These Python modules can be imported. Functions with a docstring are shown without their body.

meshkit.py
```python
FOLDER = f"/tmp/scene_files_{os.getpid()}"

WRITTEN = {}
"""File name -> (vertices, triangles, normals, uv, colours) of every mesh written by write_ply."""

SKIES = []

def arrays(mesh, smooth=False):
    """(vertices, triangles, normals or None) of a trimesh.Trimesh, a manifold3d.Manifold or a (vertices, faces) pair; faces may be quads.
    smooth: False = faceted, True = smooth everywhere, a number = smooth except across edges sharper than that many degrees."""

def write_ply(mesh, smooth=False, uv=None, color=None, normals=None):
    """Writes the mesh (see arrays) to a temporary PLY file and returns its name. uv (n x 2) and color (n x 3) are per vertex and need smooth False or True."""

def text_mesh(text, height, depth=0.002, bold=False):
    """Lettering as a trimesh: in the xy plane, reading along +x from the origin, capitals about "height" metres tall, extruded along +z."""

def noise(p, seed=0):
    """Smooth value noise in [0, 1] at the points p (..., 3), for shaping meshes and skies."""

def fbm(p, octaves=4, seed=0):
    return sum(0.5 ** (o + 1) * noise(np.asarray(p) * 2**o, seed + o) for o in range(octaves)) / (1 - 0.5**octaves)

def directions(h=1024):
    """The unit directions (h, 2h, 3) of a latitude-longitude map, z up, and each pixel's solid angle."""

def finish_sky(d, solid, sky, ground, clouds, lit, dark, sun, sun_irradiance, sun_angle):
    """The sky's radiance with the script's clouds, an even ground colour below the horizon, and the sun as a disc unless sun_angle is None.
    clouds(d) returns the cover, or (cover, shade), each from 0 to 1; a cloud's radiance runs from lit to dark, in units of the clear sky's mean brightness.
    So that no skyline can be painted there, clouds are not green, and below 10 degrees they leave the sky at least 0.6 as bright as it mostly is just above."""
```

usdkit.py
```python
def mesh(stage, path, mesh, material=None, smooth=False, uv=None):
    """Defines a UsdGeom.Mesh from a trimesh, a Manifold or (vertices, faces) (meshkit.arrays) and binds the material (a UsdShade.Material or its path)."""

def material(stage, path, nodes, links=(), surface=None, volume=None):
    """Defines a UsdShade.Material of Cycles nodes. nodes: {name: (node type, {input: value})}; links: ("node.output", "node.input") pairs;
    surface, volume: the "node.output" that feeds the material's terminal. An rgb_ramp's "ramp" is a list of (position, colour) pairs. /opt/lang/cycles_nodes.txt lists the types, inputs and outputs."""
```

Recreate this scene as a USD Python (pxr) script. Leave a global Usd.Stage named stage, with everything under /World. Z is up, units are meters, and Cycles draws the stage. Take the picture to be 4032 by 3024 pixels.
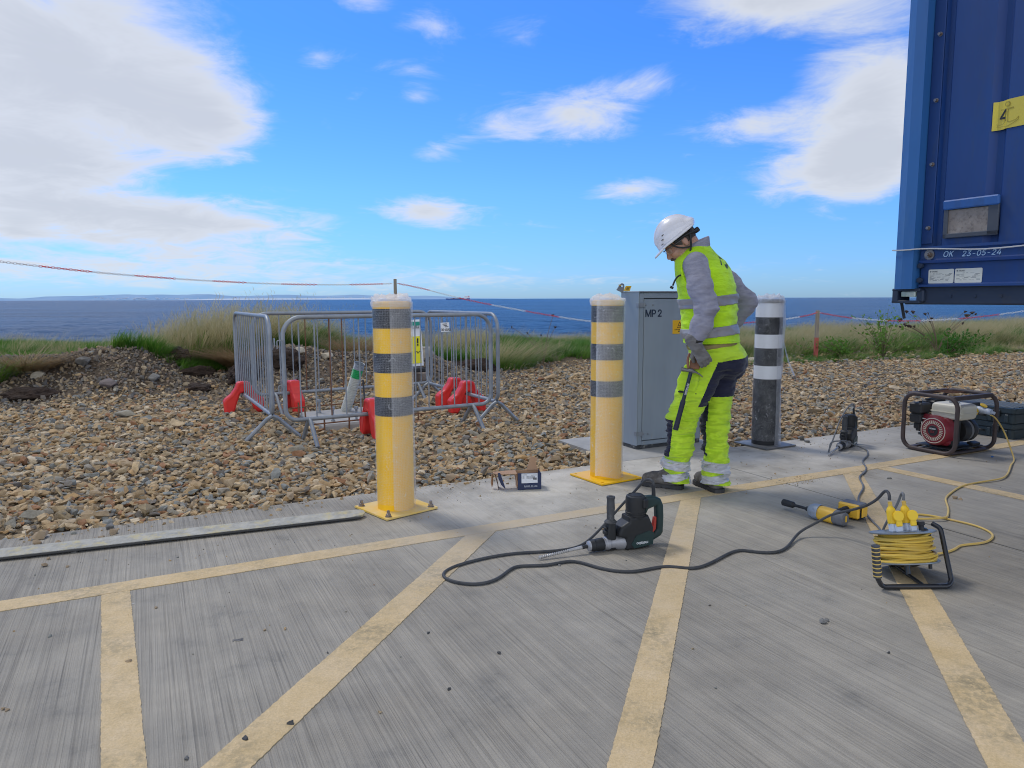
import math, random
import numpy as np
import trimesh, shapely, manifold3d
from shapely import affinity
from shapely.geometry import Polygon, LineString, Point, box as sbox
from pxr import Usd, UsdGeom, UsdLux, UsdShade, Gf, Sdf, Vt
import usdkit, meshkit

random.seed(7)
rng = np.random.default_rng(7)
stage = Usd.Stage.CreateInMemory()
UsdGeom.SetStageUpAxis(stage, UsdGeom.Tokens.z)
UsdGeom.SetStageMetersPerUnit(stage, 1.0)
UsdGeom.Xform.Define(stage, '/World')
UsdGeom.Scope.Define(stage, '/World/Looks')

# ------------------------------------------------------------------ camera, sky, sun, exposure
CAM = np.array([0.0, 0.0, 1.22])
PITCH, ROLL = math.atan(336 / 2850.0), 0.00368
cp, sp, cr, sr = math.cos(PITCH), math.sin(PITCH), math.cos(ROLL), math.sin(ROLL)
FWD, U0, R0 = np.array([0, cp, -sp]), np.array([0, sp, cp]), np.array([1.0, 0, 0])
RIGHT, UP = cr * R0 - sr * U0, sr * R0 + cr * U0
cam = UsdGeom.Camera.Define(stage, '/World/camera')
M4 = np.eye(4); M4[0, :3], M4[1, :3], M4[2, :3], M4[3, :3] = RIGHT, UP, -FWD, CAM
cam.AddTransformOp().Set(Gf.Matrix4d(*M4.ravel().tolist()))
cam.CreateHorizontalApertureAttr(36.0); cam.CreateVerticalApertureAttr(27.0)
cam.CreateFocalLengthAttr(2850 / 4032 * 36.0)
cam.CreateClippingRangeAttr(Gf.Vec2f(0.05, 200000.0))
cam.CreateExposureAttr(0.0)

SUN_AZ, SUN_EL = math.radians(-48), math.radians(56)        # azimuth from +y towards +x
SUN_DIR = np.array([math.sin(SUN_AZ) * math.cos(SUN_EL), math.cos(SUN_AZ) * math.cos(SUN_EL), math.sin(SUN_EL)])
SKY_STRENGTH, SUN_INT, SUN_ANGLE = 0.145, 0.40, 12.0

def cloud_nodes():
    n, l = {}, []
    n['tc'] = ('texture_coordinate', {})
    n['sep'] = ('separate_xyz', {}); l.append(('tc.generated', 'sep.vector'))
    # project the direction on a cloud layer: xy / (z + 0.16), so that clouds flatten towards the horizon
    n['za'] = ('math', {'math_type': 'maximum', 'value2': 0.0}); l.append(('sep.z', 'za.value1'))
    n['zb'] = ('math', {'math_type': 'add', 'value2': 0.17}); l.append(('za.value', 'zb.value1'))
    n['px'] = ('math', {'math_type': 'divide'}); l += [('sep.x', 'px.value1'), ('zb.value', 'px.value2')]
    n['py'] = ('math', {'math_type': 'divide'}); l += [('sep.y', 'py.value1'), ('zb.value', 'py.value2')]
    n['pc'] = ('combine_xyz', {'z': 3.7}); l += [('px.value', 'pc.x'), ('py.value', 'pc.y')]
    n['big'] = ('noise_texture', {'scale': 0.62, 'detail': 2.0, 'roughness': 0.45}); l.append(('pc.vector', 'big.vector'))
    n['fine'] = ('noise_texture', {'scale': 3.6, 'detail': 9.0, 'roughness': 0.66, 'distortion': 0.5}); l.append(('pc.vector', 'fine.vector'))
    # cover = 0.55 big + 0.45 fine
    n['mb'] = ('math', {'math_type': 'multiply', 'value2': 0.32}); l.append(('big.fac', 'mb.value1'))
    n['mf'] = ('math', {'math_type': 'multiply_add', 'value2': 0.68}); l += [('fine.fac', 'mf.value1'), ('mb.value', 'mf.value3')]
    last = 'mf.value'
    # where the cloud banks stand in the sky (directions), each an ellipsoid that raises the cover
    banks = CLOUD_BANKS
    for i, (c, sc, amt) in enumerate(banks):
        n[f'v{i}'] = ('mapping', {'location': tuple(-np.array(c) * np.array(sc)), 'scale': sc}); l.append(('tc.generated', f'v{i}.vector'))
        n[f'l{i}'] = ('vector_math', {'math_type': 'length'}); l.append((f'v{i}.vector', f'l{i}.vector1'))
        n[f'g{i}'] = ('map_range', {'range_type': 'linear', 'from_min': 1.0, 'from_max': 0.0, 'to_min': 0.0, 'to_max': amt, 'clamp': True}); l.append((f'l{i}.value', f'g{i}.value'))
        n[f'a{i}'] = ('math', {'math_type': 'add'}); l += [(last, f'a{i}.value1'), (f'g{i}.result', f'a{i}.value2')]
        last = f'a{i}.value'
    n['cov'] = ('map_range', {'range_type': 'smoothstep', 'from_min': 0.56, 'from_max': 0.90, 'to_min': 0.0, 'to_max': 0.95, 'clamp': True}); l.append((last, 'cov.value'))
    n['thick'] = ('map_range', {'range_type': 'smoothstep', 'from_min': 0.74, 'from_max': 1.10, 'to_min': 0.0, 'to_max': 1.0, 'clamp': True}); l.append((last, 'thick.value'))
    return n, l

# direction, scale per axis, amount; the last is the broad cloud overhead that hides the sun
CLOUD_BANKS = [((-0.496, 0.831, 0.252), (4.68, 1.0, 7.02), 0.62), ((-0.370, 0.903, 0.220), (8.98, 1.0, 14.97), 0.4), ((-0.536, 0.828, 0.163), (7.49, 1.0, 24.34), 0.46), ((-0.521, 0.846, 0.110), (4.50, 1.0, 19.89), 0.46), ((-0.379, 0.921, 0.090), (4.55, 1.0, 23.06), 0.36), ((-0.462, 0.886, 0.043), (2.88, 1.0, 25.54), 0.3), ((-0.066, 0.997, 0.029), (1.76, 1.0, 35.21), 0.16), ((-0.557, 0.826, 0.082), (32.14, 1.0, 55.11), 0.25), ((-0.026, 0.975, 0.222), (13.83, 1.0, 27.67), 0.26), ((0.075, 0.969, 0.237), (8.81, 1.0, 19.70), 0.4), ((0.173, 0.948, 0.266), (13.21, 1.0, 28.62), 0.34), ((0.297, 0.931, 0.213), (9.15, 1.0, 28.98), 0.3), ((-0.093, 0.976, 0.196), (17.39, 1.0, 43.48), 0.28), ((0.015, 0.946, 0.324), (14.45, 1.0, 24.78), 0.2), ((-0.088, 0.939, 0.332), (15.91, 1.0, 25.00), 0.2), ((-0.234, 0.927, 0.294), (16.05, 1.0, 35.30), 0.24), ((-0.124, 0.950, 0.287), (11.46, 1.0, 42.97), 0.24), ((-0.120, 0.959, 0.258), (21.21, 1.0, 53.02), 0.24), ((-0.194, 0.947, 0.255), (24.53, 1.0, 57.24), 0.16), ((-0.108, 0.987, 0.117), (9.81, 1.0, 31.11), 0.4), ((0.156, 0.977, 0.143), (10.93, 1.0, 45.55), 0.32), ((0.418, 0.876, 0.242), (9.78, 1.0, 10.93), 0.54), ((0.388, 0.909, 0.153), (9.30, 1.0, 18.61), 0.5), ((0.320, 0.884, 0.342), (4.91, 1.0, 19.66), 0.52), ((0.436, 0.884, 0.170), (13.03, 1.0, 14.03), 0.4), ((-0.179, 0.915, 0.361), (20.05, 1.0, 45.12), 0.3), ((0.0, -0.6, 0.8), (0.62, 0.62, 0.62), 0.75)]

dome = UsdLux.DomeLight.Define(stage, '/World/sky')
cn, cl = cloud_nodes()
sky_nodes = {
    'sky': ('sky_texture', {'sky_type': 'single_scattering', 'sun_disc': False, 'sun_elevation': SUN_EL, 'sun_rotation': SUN_AZ, 'altitude': 10.0, 'air_density': 1.0, 'aerosol_density': 0.35, 'ozone_density': 2.2}),
    'tint': ('mix_color', {'blend_type': 'multiply', 'fac': 1.0, 'use_clamp': False, 'use_clamp_result': False}),
    'blue': ('rgb_ramp', {'ramp': [(0.0, (0.36, 0.62, 1.16)), (0.05, (0.34, 0.63, 1.20)), (0.14, (0.35, 0.69, 1.26)), (0.32, (0.28, 0.66, 1.28)), (1.0, (0.5, 0.85, 1.2))]}),
    'ccol': ('rgb_ramp', {'ramp': [(0.0, (5.0, 5.3, 5.9)), (0.5, (4.7, 4.95, 5.45)), (1.0, (4.25, 4.5, 5.0))]}),
    'mixc': ('mix_color', {'blend_type': 'mix', 'use_clamp': False, 'use_clamp_result': False}),
    'bg': ('background_shader', {'strength': SKY_STRENGTH}), **cn}
sky_links = [('sky.color', 'tint.a'), ('sep.z', 'blue.fac'), ('blue.color', 'tint.b'), ('tint.result', 'mixc.a'), ('thick.result', 'ccol.fac'), ('ccol.color', 'mixc.b'), ('cov.result', 'mixc.fac'), ('mixc.result', 'bg.color')] + cl
sky_mat = usdkit.material(stage, '/World/Looks/sky_look', sky_nodes, sky_links, surface='bg.background')
UsdShade.MaterialBindingAPI.Apply(dome.GetPrim()).Bind(sky_mat)
dome.GetPrim().SetCustomDataByKey('kind', 'structure'); dome.GetPrim().SetCustomDataByKey('label', 'blue sky with broken white clouds'); dome.GetPrim().SetCustomDataByKey('category', 'sky')

sun = UsdLux.DistantLight.Define(stage, '/World/sun')
sun.CreateNormalizeAttr(True); sun.CreateIntensityAttr(SUN_INT); sun.CreateAngleAttr(SUN_ANGLE); sun.CreateColorAttr(Gf.Vec3f(1.0, 0.96, 0.90))
zax = SUN_DIR; xax = np.cross([0, 0, 1.0], zax); xax /= np.linalg.norm(xax); yax = np.cross(zax, xax)
S4 = np.eye(4); S4[0, :3], S4[1, :3], S4[2, :3] = xax, yax, zax
sun.AddTransformOp().Set(Gf.Matrix4d(*S4.ravel().tolist()))

# ------------------------------------------------------------------ helpers
used_names = {}
def numbered(parent, name):
    k = (str(parent), name); c = used_names.get(k, 0); used_names[k] = c + 1
    return f'{parent}/{name}' if c == 0 else f'{parent}/{name}_{c:03d}'

def mark(p, label=None, cat=None, group=None, kind=None):
    p = p if isinstance(p, Usd.Prim) else p.GetPrim()
    for k, v in (('label', label), ('category', cat), ('group', group), ('kind', kind)):
        if v: p.SetCustomDataByKey(k, v)
    return p

def thing(name, label, cat, loc=(0, 0, 0), rotz=0.0, group=None, kind=None):
    x = UsdGeom.Xform.Define(stage, numbered('/World', name))
    x.AddTranslateOp().Set(Gf.Vec3d(*map(float, loc)))
    if rotz: x.AddRotateZOp().Set(math.degrees(rotz))
    return mark(x, label, cat, group, kind)

def part(name, mesh, material, parent='/World', smooth=False, label=None, cat=None, group=None, kind=None):
    pp = parent if isinstance(parent, str) else parent.GetPath()
    m = usdkit.mesh(stage, numbered(pp, name), mesh, material, smooth)
    return mark(m, label, cat, group, kind)

def copy_of(root, loc, rotz=0.0, label=None, group=None):
    was = root.GetCustomData()
    x = UsdGeom.Xform.Define(stage, numbered('/World', root.GetName()))
    x.GetPrim().GetReferences().AddInternalReference(root.GetPath()); x.GetPrim().SetInstanceable(True)
    x.ClearXformOpOrder()
    x.AddTranslateOp().Set(Gf.Vec3d(*map(float, loc)))
    x.AddRotateZOp().Set(math.degrees(rotz))
    return mark(x, label or was['label'], was['category'], group or was.get('group'))

cat = trimesh.util.concatenate
def tf(m, loc=(0, 0, 0), rot=None, scale=None):
    """copy of m: scaled, turned (rot = list of (axis, angle)), moved"""
    m = m.copy()
    if scale is not None: m.apply_scale(scale)
    for ax, a in (rot or []): m.apply_transform(trimesh.transformations.rotation_matrix(a, ax))
    m.apply_translation(loc); return m
X, Y, Z = (1, 0, 0), (0, 1, 0), (0, 0, 1)

def bx(size, loc=(0, 0, 0), rot=None, bev=0.0):
    """box centred at loc, its edges chamfered by bev"""
    s = np.array(size, float) / 2
    if bev <= 0: return tf(trimesh.creation.box(size), loc, rot)
    b = min(bev, s.min() * 0.95); pts = []
    for k in range(3):
        h = s - b; h[k] = s[k]
        pts += [[sx * h[0], sy * h[1], sz * h[2]] for sx in (-1, 1) for sy in (-1, 1) for sz in (-1, 1)]
    return tf(trimesh.convex.convex_hull(np.array(pts)), loc, rot)

def cyl(r, a, b, n=20, r2=None):
    a, b = np.array(a, float), np.array(b, float); d = b - a; L = np.linalg.norm(d); d /= L
    t = np.array([1, 0, 0]) if abs(d[0]) < 0.9 else np.array([0, 1, 0])
    u = np.cross(d, t); u /= np.linalg.norm(u); v = np.cross(d, u)
    an = np.linspace(0, 2 * np.pi, n, endpoint=False); ring = np.outer(np.cos(an), u) + np.outer(np.sin(an), v)
    r2 = r if r2 is None else r2
    V = np.vstack([a + ring * r, b + ring * r2, [a], [b]]); F = []
    for i in range(n):
        j = (i + 1) % n
        F += [[i, j, n + j], [i, n + j, n + i], [2 * n, j, i], [2 * n + 1, n + i, n + j]]
    return trimesh.Trimesh(V, np.array(F)[:, ::-1] if np.dot(np.cross(u, v), d) < 0 else F, process=False)

def tube(path, r, n=10, closed=False, cap=True):
    """round tube along a path; r a number or one per point"""
    P = np.array(path, float); N = len(P); r = np.broadcast_to(r, N)
    T = np.roll(P, -1, 0) - np.roll(P, 1, 0) if closed else np.gradient(P, axis=0)
    T /= np.maximum(np.linalg.norm(T, axis=1, keepdims=True), 1e-12)
    t = np.array([0, 0, 1.0]) if abs(T[0][2]) < 0.9 else np.array([1.0, 0, 0])
    u = np.cross(T[0], t); u /= np.linalg.norm(u); rings = []; an = np.linspace(0, 2 * np.pi, n, endpoint=False)
    for i in range(N):
        u = u - T[i] * np.dot(u, T[i]); u /= np.linalg.norm(u); v = np.cross(T[i], u)
        rings.append(P[i] + r[i] * (np.outer(np.cos(an), u) + np.outer(np.sin(an), v)))
    V = np.vstack(rings); F = []
    idx = np.arange(n); jdx = (idx + 1) % n
    for i in range(N if closed else N - 1):
        a, b = i * n, ((i + 1) % N) * n
        F.append(np.stack([a + idx, a + jdx, b + jdx], 1)); F.append(np.stack([a + idx, b + jdx, b + idx], 1))
    F = np.vstack(F)
    if cap and not closed:
        c0, c1 = len(V), len(V) + 1; V = np.vstack([V, P[:1], P[-1:]])
        F = np.vstack([F, np.stack([np.full(n, c0), jdx, idx], 1), np.stack([np.full(n, c1), (N - 1) * n + idx, (N - 1) * n + jdx], 1)])
    return trimesh.Trimesh(V, F, process=False)

def spline(pts, n=60):
    """smooth curve through the points"""
    from scipy.interpolate import CubicSpline
    p = np.array(pts, float); d = np.r_[0, np.cumsum(np.sqrt(np.linalg.norm(np.diff(p, axis=0), axis=1)))]
    return CubicSpline(d, p)(np.linspace(0, d[-1], n))

def rounded_path(corners, r, n=6, closed=False):
    C = [np.array(c, float) for c in corners]; out = []
    N = len(C)
    for i in range(N):
        if not closed and i in (0, N - 1): out.append(C[i]); continue
        a, b, c = C[i - 1], C[i], C[(i + 1) % N]
        u, v = (a - b), (c - b); lu, lv = np.linalg.norm(u), np.linalg.norm(v); u /= lu; v /= lv
        ang = math.acos(np.clip(np.dot(u, v), -1, 1))
        if ang > 3.1: out.append(b); continue
        d = min(r / math.tan(ang / 2), lu * .49, lv * .49); p0, p1 = b + u * d, b + v * d
        rr = d * math.tan(ang / 2); cen = b + (u + v) / np.linalg.norm(u + v) * (rr / math.sin(ang / 2))
        e0, e1 = (p0 - cen) / rr, (p1 - cen) / rr; w = math.acos(np.clip(np.dot(e0, e1), -1, 1))
        for t in np.linspace(0, 1, n): out.append(cen + rr * (math.sin((1 - t) * w) * e0 + math.sin(t * w) * e1) / math.sin(w))
    return np.array(out)

def lathe(prof, n=32):
    """revolve (r, z) points about z"""
    prof = np.array(prof, float); an = np.linspace(0, 2 * np.pi, n, endpoint=False); m = len(prof)
    V = np.stack([np.outer(np.cos(an), prof[:, 0]), np.outer(np.sin(an), prof[:, 0]), np.tile(prof[:, 1], (n, 1))], -1).reshape(-1, 3); F = []
    for i in range(n):
        a, b = i * m, ((i + 1) % n) * m
        for k in range(m - 1): F += [[a + k, b + k, b + k + 1], [a + k, b + k + 1, a + k + 1]]
    t = trimesh.Trimesh(V, F, process=False); t.merge_vertices(); t.update_faces(t.nondegenerate_faces()); return t

def ext(poly, h, z=0.0):
    ms = [trimesh.creation.extrude_polygon(g, h, engine='earcut') for g in getattr(poly, 'geoms', [poly])]
    m = cat(ms); m.apply_translation((0, 0, z)); return m

def cext(poly, h, c):
    """extrusion, centred on z = 0, with its rim chamfered by c"""
    return cat([ext(poly.buffer(-c), h, -h / 2), ext(poly.buffer(-c * .4), h - 1.0 * c, -h / 2 + c * .5), ext(poly, h - 2 * c, -h / 2 + c)])

def nets(f, lo, hi, h):
    """surface nets of f < 0 on a grid"""
    lo, hi = np.array(lo, float), np.array(hi, float); ax = [np.arange(lo[k], hi[k] + h, h) for k in range(3)]
    G = np.stack(np.meshgrid(*ax, indexing='ij'), -1); sh = G.shape[:3]
    v = f(G.reshape(-1, 3)).reshape(sh); s = v < 0
    acc = np.zeros(tuple(k - 1 for k in sh) + (3,)); cnt = np.zeros(tuple(k - 1 for k in sh)); cells = tuple(k - 1 for k in sh)
    for a in range(3):
        b, c = [k for k in range(3) if k != a]
        sl0 = [slice(None)] * 3; sl1 = [slice(None)] * 3; sl0[a] = slice(0, -1); sl1[a] = slice(1, None)
        v0, v1 = v[tuple(sl0)], v[tuple(sl1)]; cross = (v0 < 0) != (v1 < 0)
        t = np.where(cross, v0 / np.where(cross, v0 - v1, 1), 0); p = G[tuple(sl0)].copy(); p[..., a] += t * h
        p = p * cross[..., None]
        for db in (0, 1):
            for dc in (0, 1):
                sl = [slice(None)] * 3; sl[b] = slice(db, db + cells[b]); sl[c] = slice(dc, dc + cells[c])
                acc += p[tuple(sl)]; cnt += cross[tuple(sl)]
    idx = np.full(cells, -1); on = cnt > 0; idx[on] = np.arange(on.sum()); V = acc[on] / cnt[on][:, None]; Q = []
    for a in range(3):
        b, c = [(1, 2), (2, 0), (0, 1)][a]
        sl0 = [slice(None)] * 3; sl1 = [slice(None)] * 3; sl0[a] = slice(0, -1); sl1[a] = slice(1, None)
        s0, s1 = s[tuple(sl0)], s[tuple(sl1)]
        I = np.argwhere(s0 != s1); I = I[(I[:, b] > 0) & (I[:, c] > 0) & (I[:, b] < cells[b]) & (I[:, c] < cells[c])]
        flip = s0[tuple(I.T)]
        eb, ec = np.eye(3, dtype=int)[b], np.eye(3, dtype=int)[c]
        q = np.stack([idx[tuple((I - eb - ec).T)], idx[tuple((I - ec).T)], idx[tuple(I.T)], idx[tuple((I - eb).T)]], 1)
        Q.append(np.where(flip[:, None], q, q[:, ::-1]))
    Q = np.vstack(Q); Q = Q[(Q >= 0).all(1)]
    return trimesh.Trimesh(V, np.vstack([Q[:, [0, 1, 2]], Q[:, [0, 2, 3]]]), process=False)

def poly_sdf(poly, lo, hi, h):
    """bilinear signed distance to a shapely polygon, for building rounded extrusions"""
    xs, ys = np.arange(lo[0], hi[0] + h, h), np.arange(lo[1], hi[1] + h, h); XX, YY = np.meshgrid(xs, ys, indexing='ij')
    pts = shapely.points(XX.ravel(), YY.ravel()); d = shapely.distance(poly.boundary, pts) * np.where(shapely.contains(poly, pts), -1, 1)
    from scipy.interpolate import RegularGridInterpolator
    return RegularGridInterpolator((xs, ys), d.reshape(XX.shape), bounds_error=False, fill_value=0.1)

def pillow(poly, thick, r, h=0.004, taper=None):
    """soft-edged extrusion of an outline in xy, its edges rounded by r; taper(xy) may scale the half thickness"""
    x0, y0, x1, y1 = poly.bounds; m = 3 * h
    sd = poly_sdf(poly, (x0 - m, y0 - m), (x1 + m, y1 + m), h)
    def f(P):
        ht = thick / 2 * (1 if taper is None else taper(P[:, :2]))
        a, b = sd(P[:, :2]) + r, np.abs(P[:, 2]) - ht + r
        return np.minimum(np.maximum(a, b), 0) + np.hypot(np.maximum(a, 0), np.maximum(b, 0)) - r
    return nets(f, (x0 - m, y0 - m, -thick / 2 - m), (x1 + m, y1 + m, thick / 2 + m), h)

def taubin(m, n=8):
    """smooths without shrinking"""
    import scipy.sparse as sps
    e = np.unique(np.sort(np.vstack([m.faces[:, [0, 1]], m.faces[:, [1, 2]], m.faces[:, [2, 0]]]), axis=1), axis=0); k = len(m.vertices)
    A = sps.coo_matrix((np.ones(2 * len(e)), (np.r_[e[:, 0], e[:, 1]], np.r_[e[:, 1], e[:, 0]])), shape=(k, k)).tocsr(); deg = np.asarray(A.sum(1)).ravel(); on = deg > 0
    v = np.array(m.vertices)
    for i in range(n):
        for w in (0.5, -0.52): v = np.where(on[:, None], v + w * (A @ v / np.maximum(deg, 1)[:, None] - v), v)
    return trimesh.Trimesh(v, m.faces, process=False)

# ------------------------------------------------------------------ materials
made_looks = {}
def look(name, col, rough=0.6, metal=0.0, col2=None, scale=12.0, amt=1.0, bump=0.0, bscale=None, spec=0.5, dirt=None, dscale=4.0, dlo=0.55, dhi=0.75, coat=0.0, detail=5.0, stretch=(1, 1, 1), space='object', rough2=None, sheen=0.0, alpha=None, transl=0.0):
    """principled material: col to col2 by noise, dirt = a third colour in blotches, bump from noise"""
    n, l = {'p': ('principled_bsdf', {'roughness': rough, 'metallic': metal, 'specular_ior_level': spec, 'coat_weight': coat, 'base_color': col, 'sheen_weight': sheen}),
            'tc': ('texture_coordinate', {}), 'g': ('geometry', {}), 'mp': ('mapping', {'scale': stretch})}, []
    l.append(('tc.object', 'mp.vector') if space == 'object' else ('g.position', 'mp.vector'))
    src = None
    if col2 is not None:
        n['n1'] = ('noise_texture', {'scale': scale, 'detail': detail, 'roughness': 0.6}); l.append(('mp.vector', 'n1.vector'))
        n['r1'] = ('rgb_ramp', {'ramp': [(0.32, col), (0.68, col2)]}); l.append(('n1.fac', 'r1.fac')); src = 'r1.color'
    if dirt is not None:
        n['n2'] = ('noise_texture', {'scale': dscale, 'detail': 8.0, 'roughness': 0.7}); l.append(('mp.vector', 'n2.vector'))
        n['m2'] = ('map_range', {'from_min': dlo, 'from_max': dhi, 'to_min': 0.0, 'to_max': amt, 'clamp': True}); l.append(('n2.fac', 'm2.value'))
        n['x2'] = ('mix_color', {'a': col, 'b': dirt}); l.append(('m2.result', 'x2.fac'))
        if src: l.append((src, 'x2.a'))
        src = 'x2.result'
    if src: l.append((src, 'p.base_color'))
    if rough2 is not None:
        n['n4'] = ('noise_texture', {'scale': scale * 1.7, 'detail': 6.0, 'roughness': 0.65}); l.append(('mp.vector', 'n4.vector'))
        n['m4'] = ('map_range', {'from_min': 0.3, 'from_max': 0.7, 'to_min': rough, 'to_max': rough2}); l += [('n4.fac', 'm4.value'), ('m4.result', 'p.roughness')]
    if bump:
        n['n3'] = ('noise_texture', {'scale': bscale or scale * 4, 'detail': 5.0, 'roughness': 0.6}); l.append(('mp.vector', 'n3.vector'))
        n['b'] = ('bump', {'strength': 1.0, 'distance': bump}); l += [('n3.fac', 'b.height'), ('b.normal', 'p.normal')]
    surf = 'p.BSDF'
    if transl:
        n['t'] = ('translucent_bsdf', {'color': col}); n['mx'] = ('mix_closure', {'fac': transl}); l += [('p.BSDF', 'mx.closure1'), ('t.BSDF', 'mx.closure2')]; surf = 'mx.closure'
        if src: l.append((src, 't.color'))
    return usdkit.material(stage, f'/World/Looks/{name}', n, l, surface=surf)
# ------------------------------------------------------------------ the setting
E1 = np.array([0.8925, 0.4510]); E2 = np.array([-0.4510, 0.8925])      # along the pavement edge, and across it towards the sea
P0 = np.array([0.0, 4.925])                                            # a point on the pavement edge
def pe(s, t, z=0.0): q = P0 + s * E1 + t * E2; return np.array([q[0], q[1], z])
def to_st(x, y): d = np.stack([np.asarray(x) - P0[0], np.asarray(y) - P0[1]], -1); return d @ E1, d @ E2

GX = np.array([-40, -14, -9, -6, -4.4, -3, 0, 1.5, 3.5, 5.5, 8, 14, 40.]); GY = np.array([11.0, 11.1, 10.9, 10.75, 10.45, 11.1, 12.0, 12.4, 12.9, 13.6, 14.4, 17.3, 26.])
def grass_line(x): return np.interp(x, GX, GY)                          # where the gravel ends and the grass begins
def sstep(a, b, x): t = np.clip((x - a) / (b - a), 0, 1); return t * t * (3 - 2 * t)
def mound(x, y):
    nz = meshkit.fbm(np.stack([x * 1.1, y * 1.1, 0 * x + 2.0], -1), 4, 3)
    left = 0.46 * np.exp(-((y - 9.9 - 0.05 * (x + 5)) / np.where(y < 9.9, 0.95, 0.7)) ** 2) * (0.30 * sstep(-2.6, -3.4, x) + 0.70 * sstep(-4.1, -5.0, x))
    mid = 0.38 * np.exp(-((y - 10.9) / 0.75) ** 2) * sstep(-4.6, -3.2, x) * sstep(-0.4, -1.5, x)
    return (left + mid) * (0.74 + 0.5 * nz)
def height(x, y):
    x, y = np.asarray(x, float), np.asarray(y, float)
    gl = grass_line(x); s, t = to_st(x, y)
    base = -0.035 + 0.012 * (meshkit.fbm(np.stack([x * .8, y * .8, 0 * x], -1), 3, 1) - .5) * 4 * sstep(0, 1.0, t)
    rise = 0.11 * sstep(-4.5, 0.5, y - gl) + 0.14 * sstep(-0.3, 1.2, y - gl) * (0.5 + meshkit.fbm(np.stack([x * .5, y * .5, 0 * x + 5], -1), 3, 9))
    fall = -7.0 * sstep(4.0, 20.0, y - gl)
    return base + rise + fall + mound(x, y)

# sea, far coast
def ground_mat():
    n = {'g': ('geometry', {}), 'n1': ('noise_texture', {'scale': 1.3, 'detail': 6.0, 'roughness': 0.6}), 'n2': ('noise_texture', {'scale': 26.0, 'detail': 6.0, 'roughness': 0.7}),
         'r1': ('rgb_ramp', {'ramp': [(0.30, (0.055, 0.042, 0.034)), (0.5, (0.12, 0.098, 0.075)), (0.72, (0.20, 0.165, 0.125))]}),
         'r2': ('rgb_ramp', {'ramp': [(0.3, (0.45, 0.42, 0.40)), (0.7, (1.25, 1.2, 1.15))]}),
         'at': ('attribute', {'attribute': 'soil'}), 'tan': ('mix_color', {'a': (0.23, 0.185, 0.125)}), 'mx': ('mix_color', {'blend_type': 'multiply', 'fac': 1.0, 'use_clamp': False}), 'b': ('bump', {'distance': 0.03, 'strength': 1.0}), 'p': ('principled_bsdf', {'roughness': 0.95, 'specular_ior_level': 0.1})}
    l = [('g.position', 'n1.vector'), ('g.position', 'n2.vector'), ('n1.fac', 'r1.fac'), ('n2.fac', 'r2.fac'), ('at.fac', 'tan.fac'), ('r1.color', 'tan.b'), ('tan.result', 'mx.a'), ('r2.color', 'mx.b'), ('mx.result', 'p.base_color'), ('n2.fac', 'b.height'), ('b.normal', 'p.normal')]
    return usdkit.material(stage, '/World/Looks/dirt_look', n, l, surface='p.BSDF')
M_dirt = ground_mat()

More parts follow.
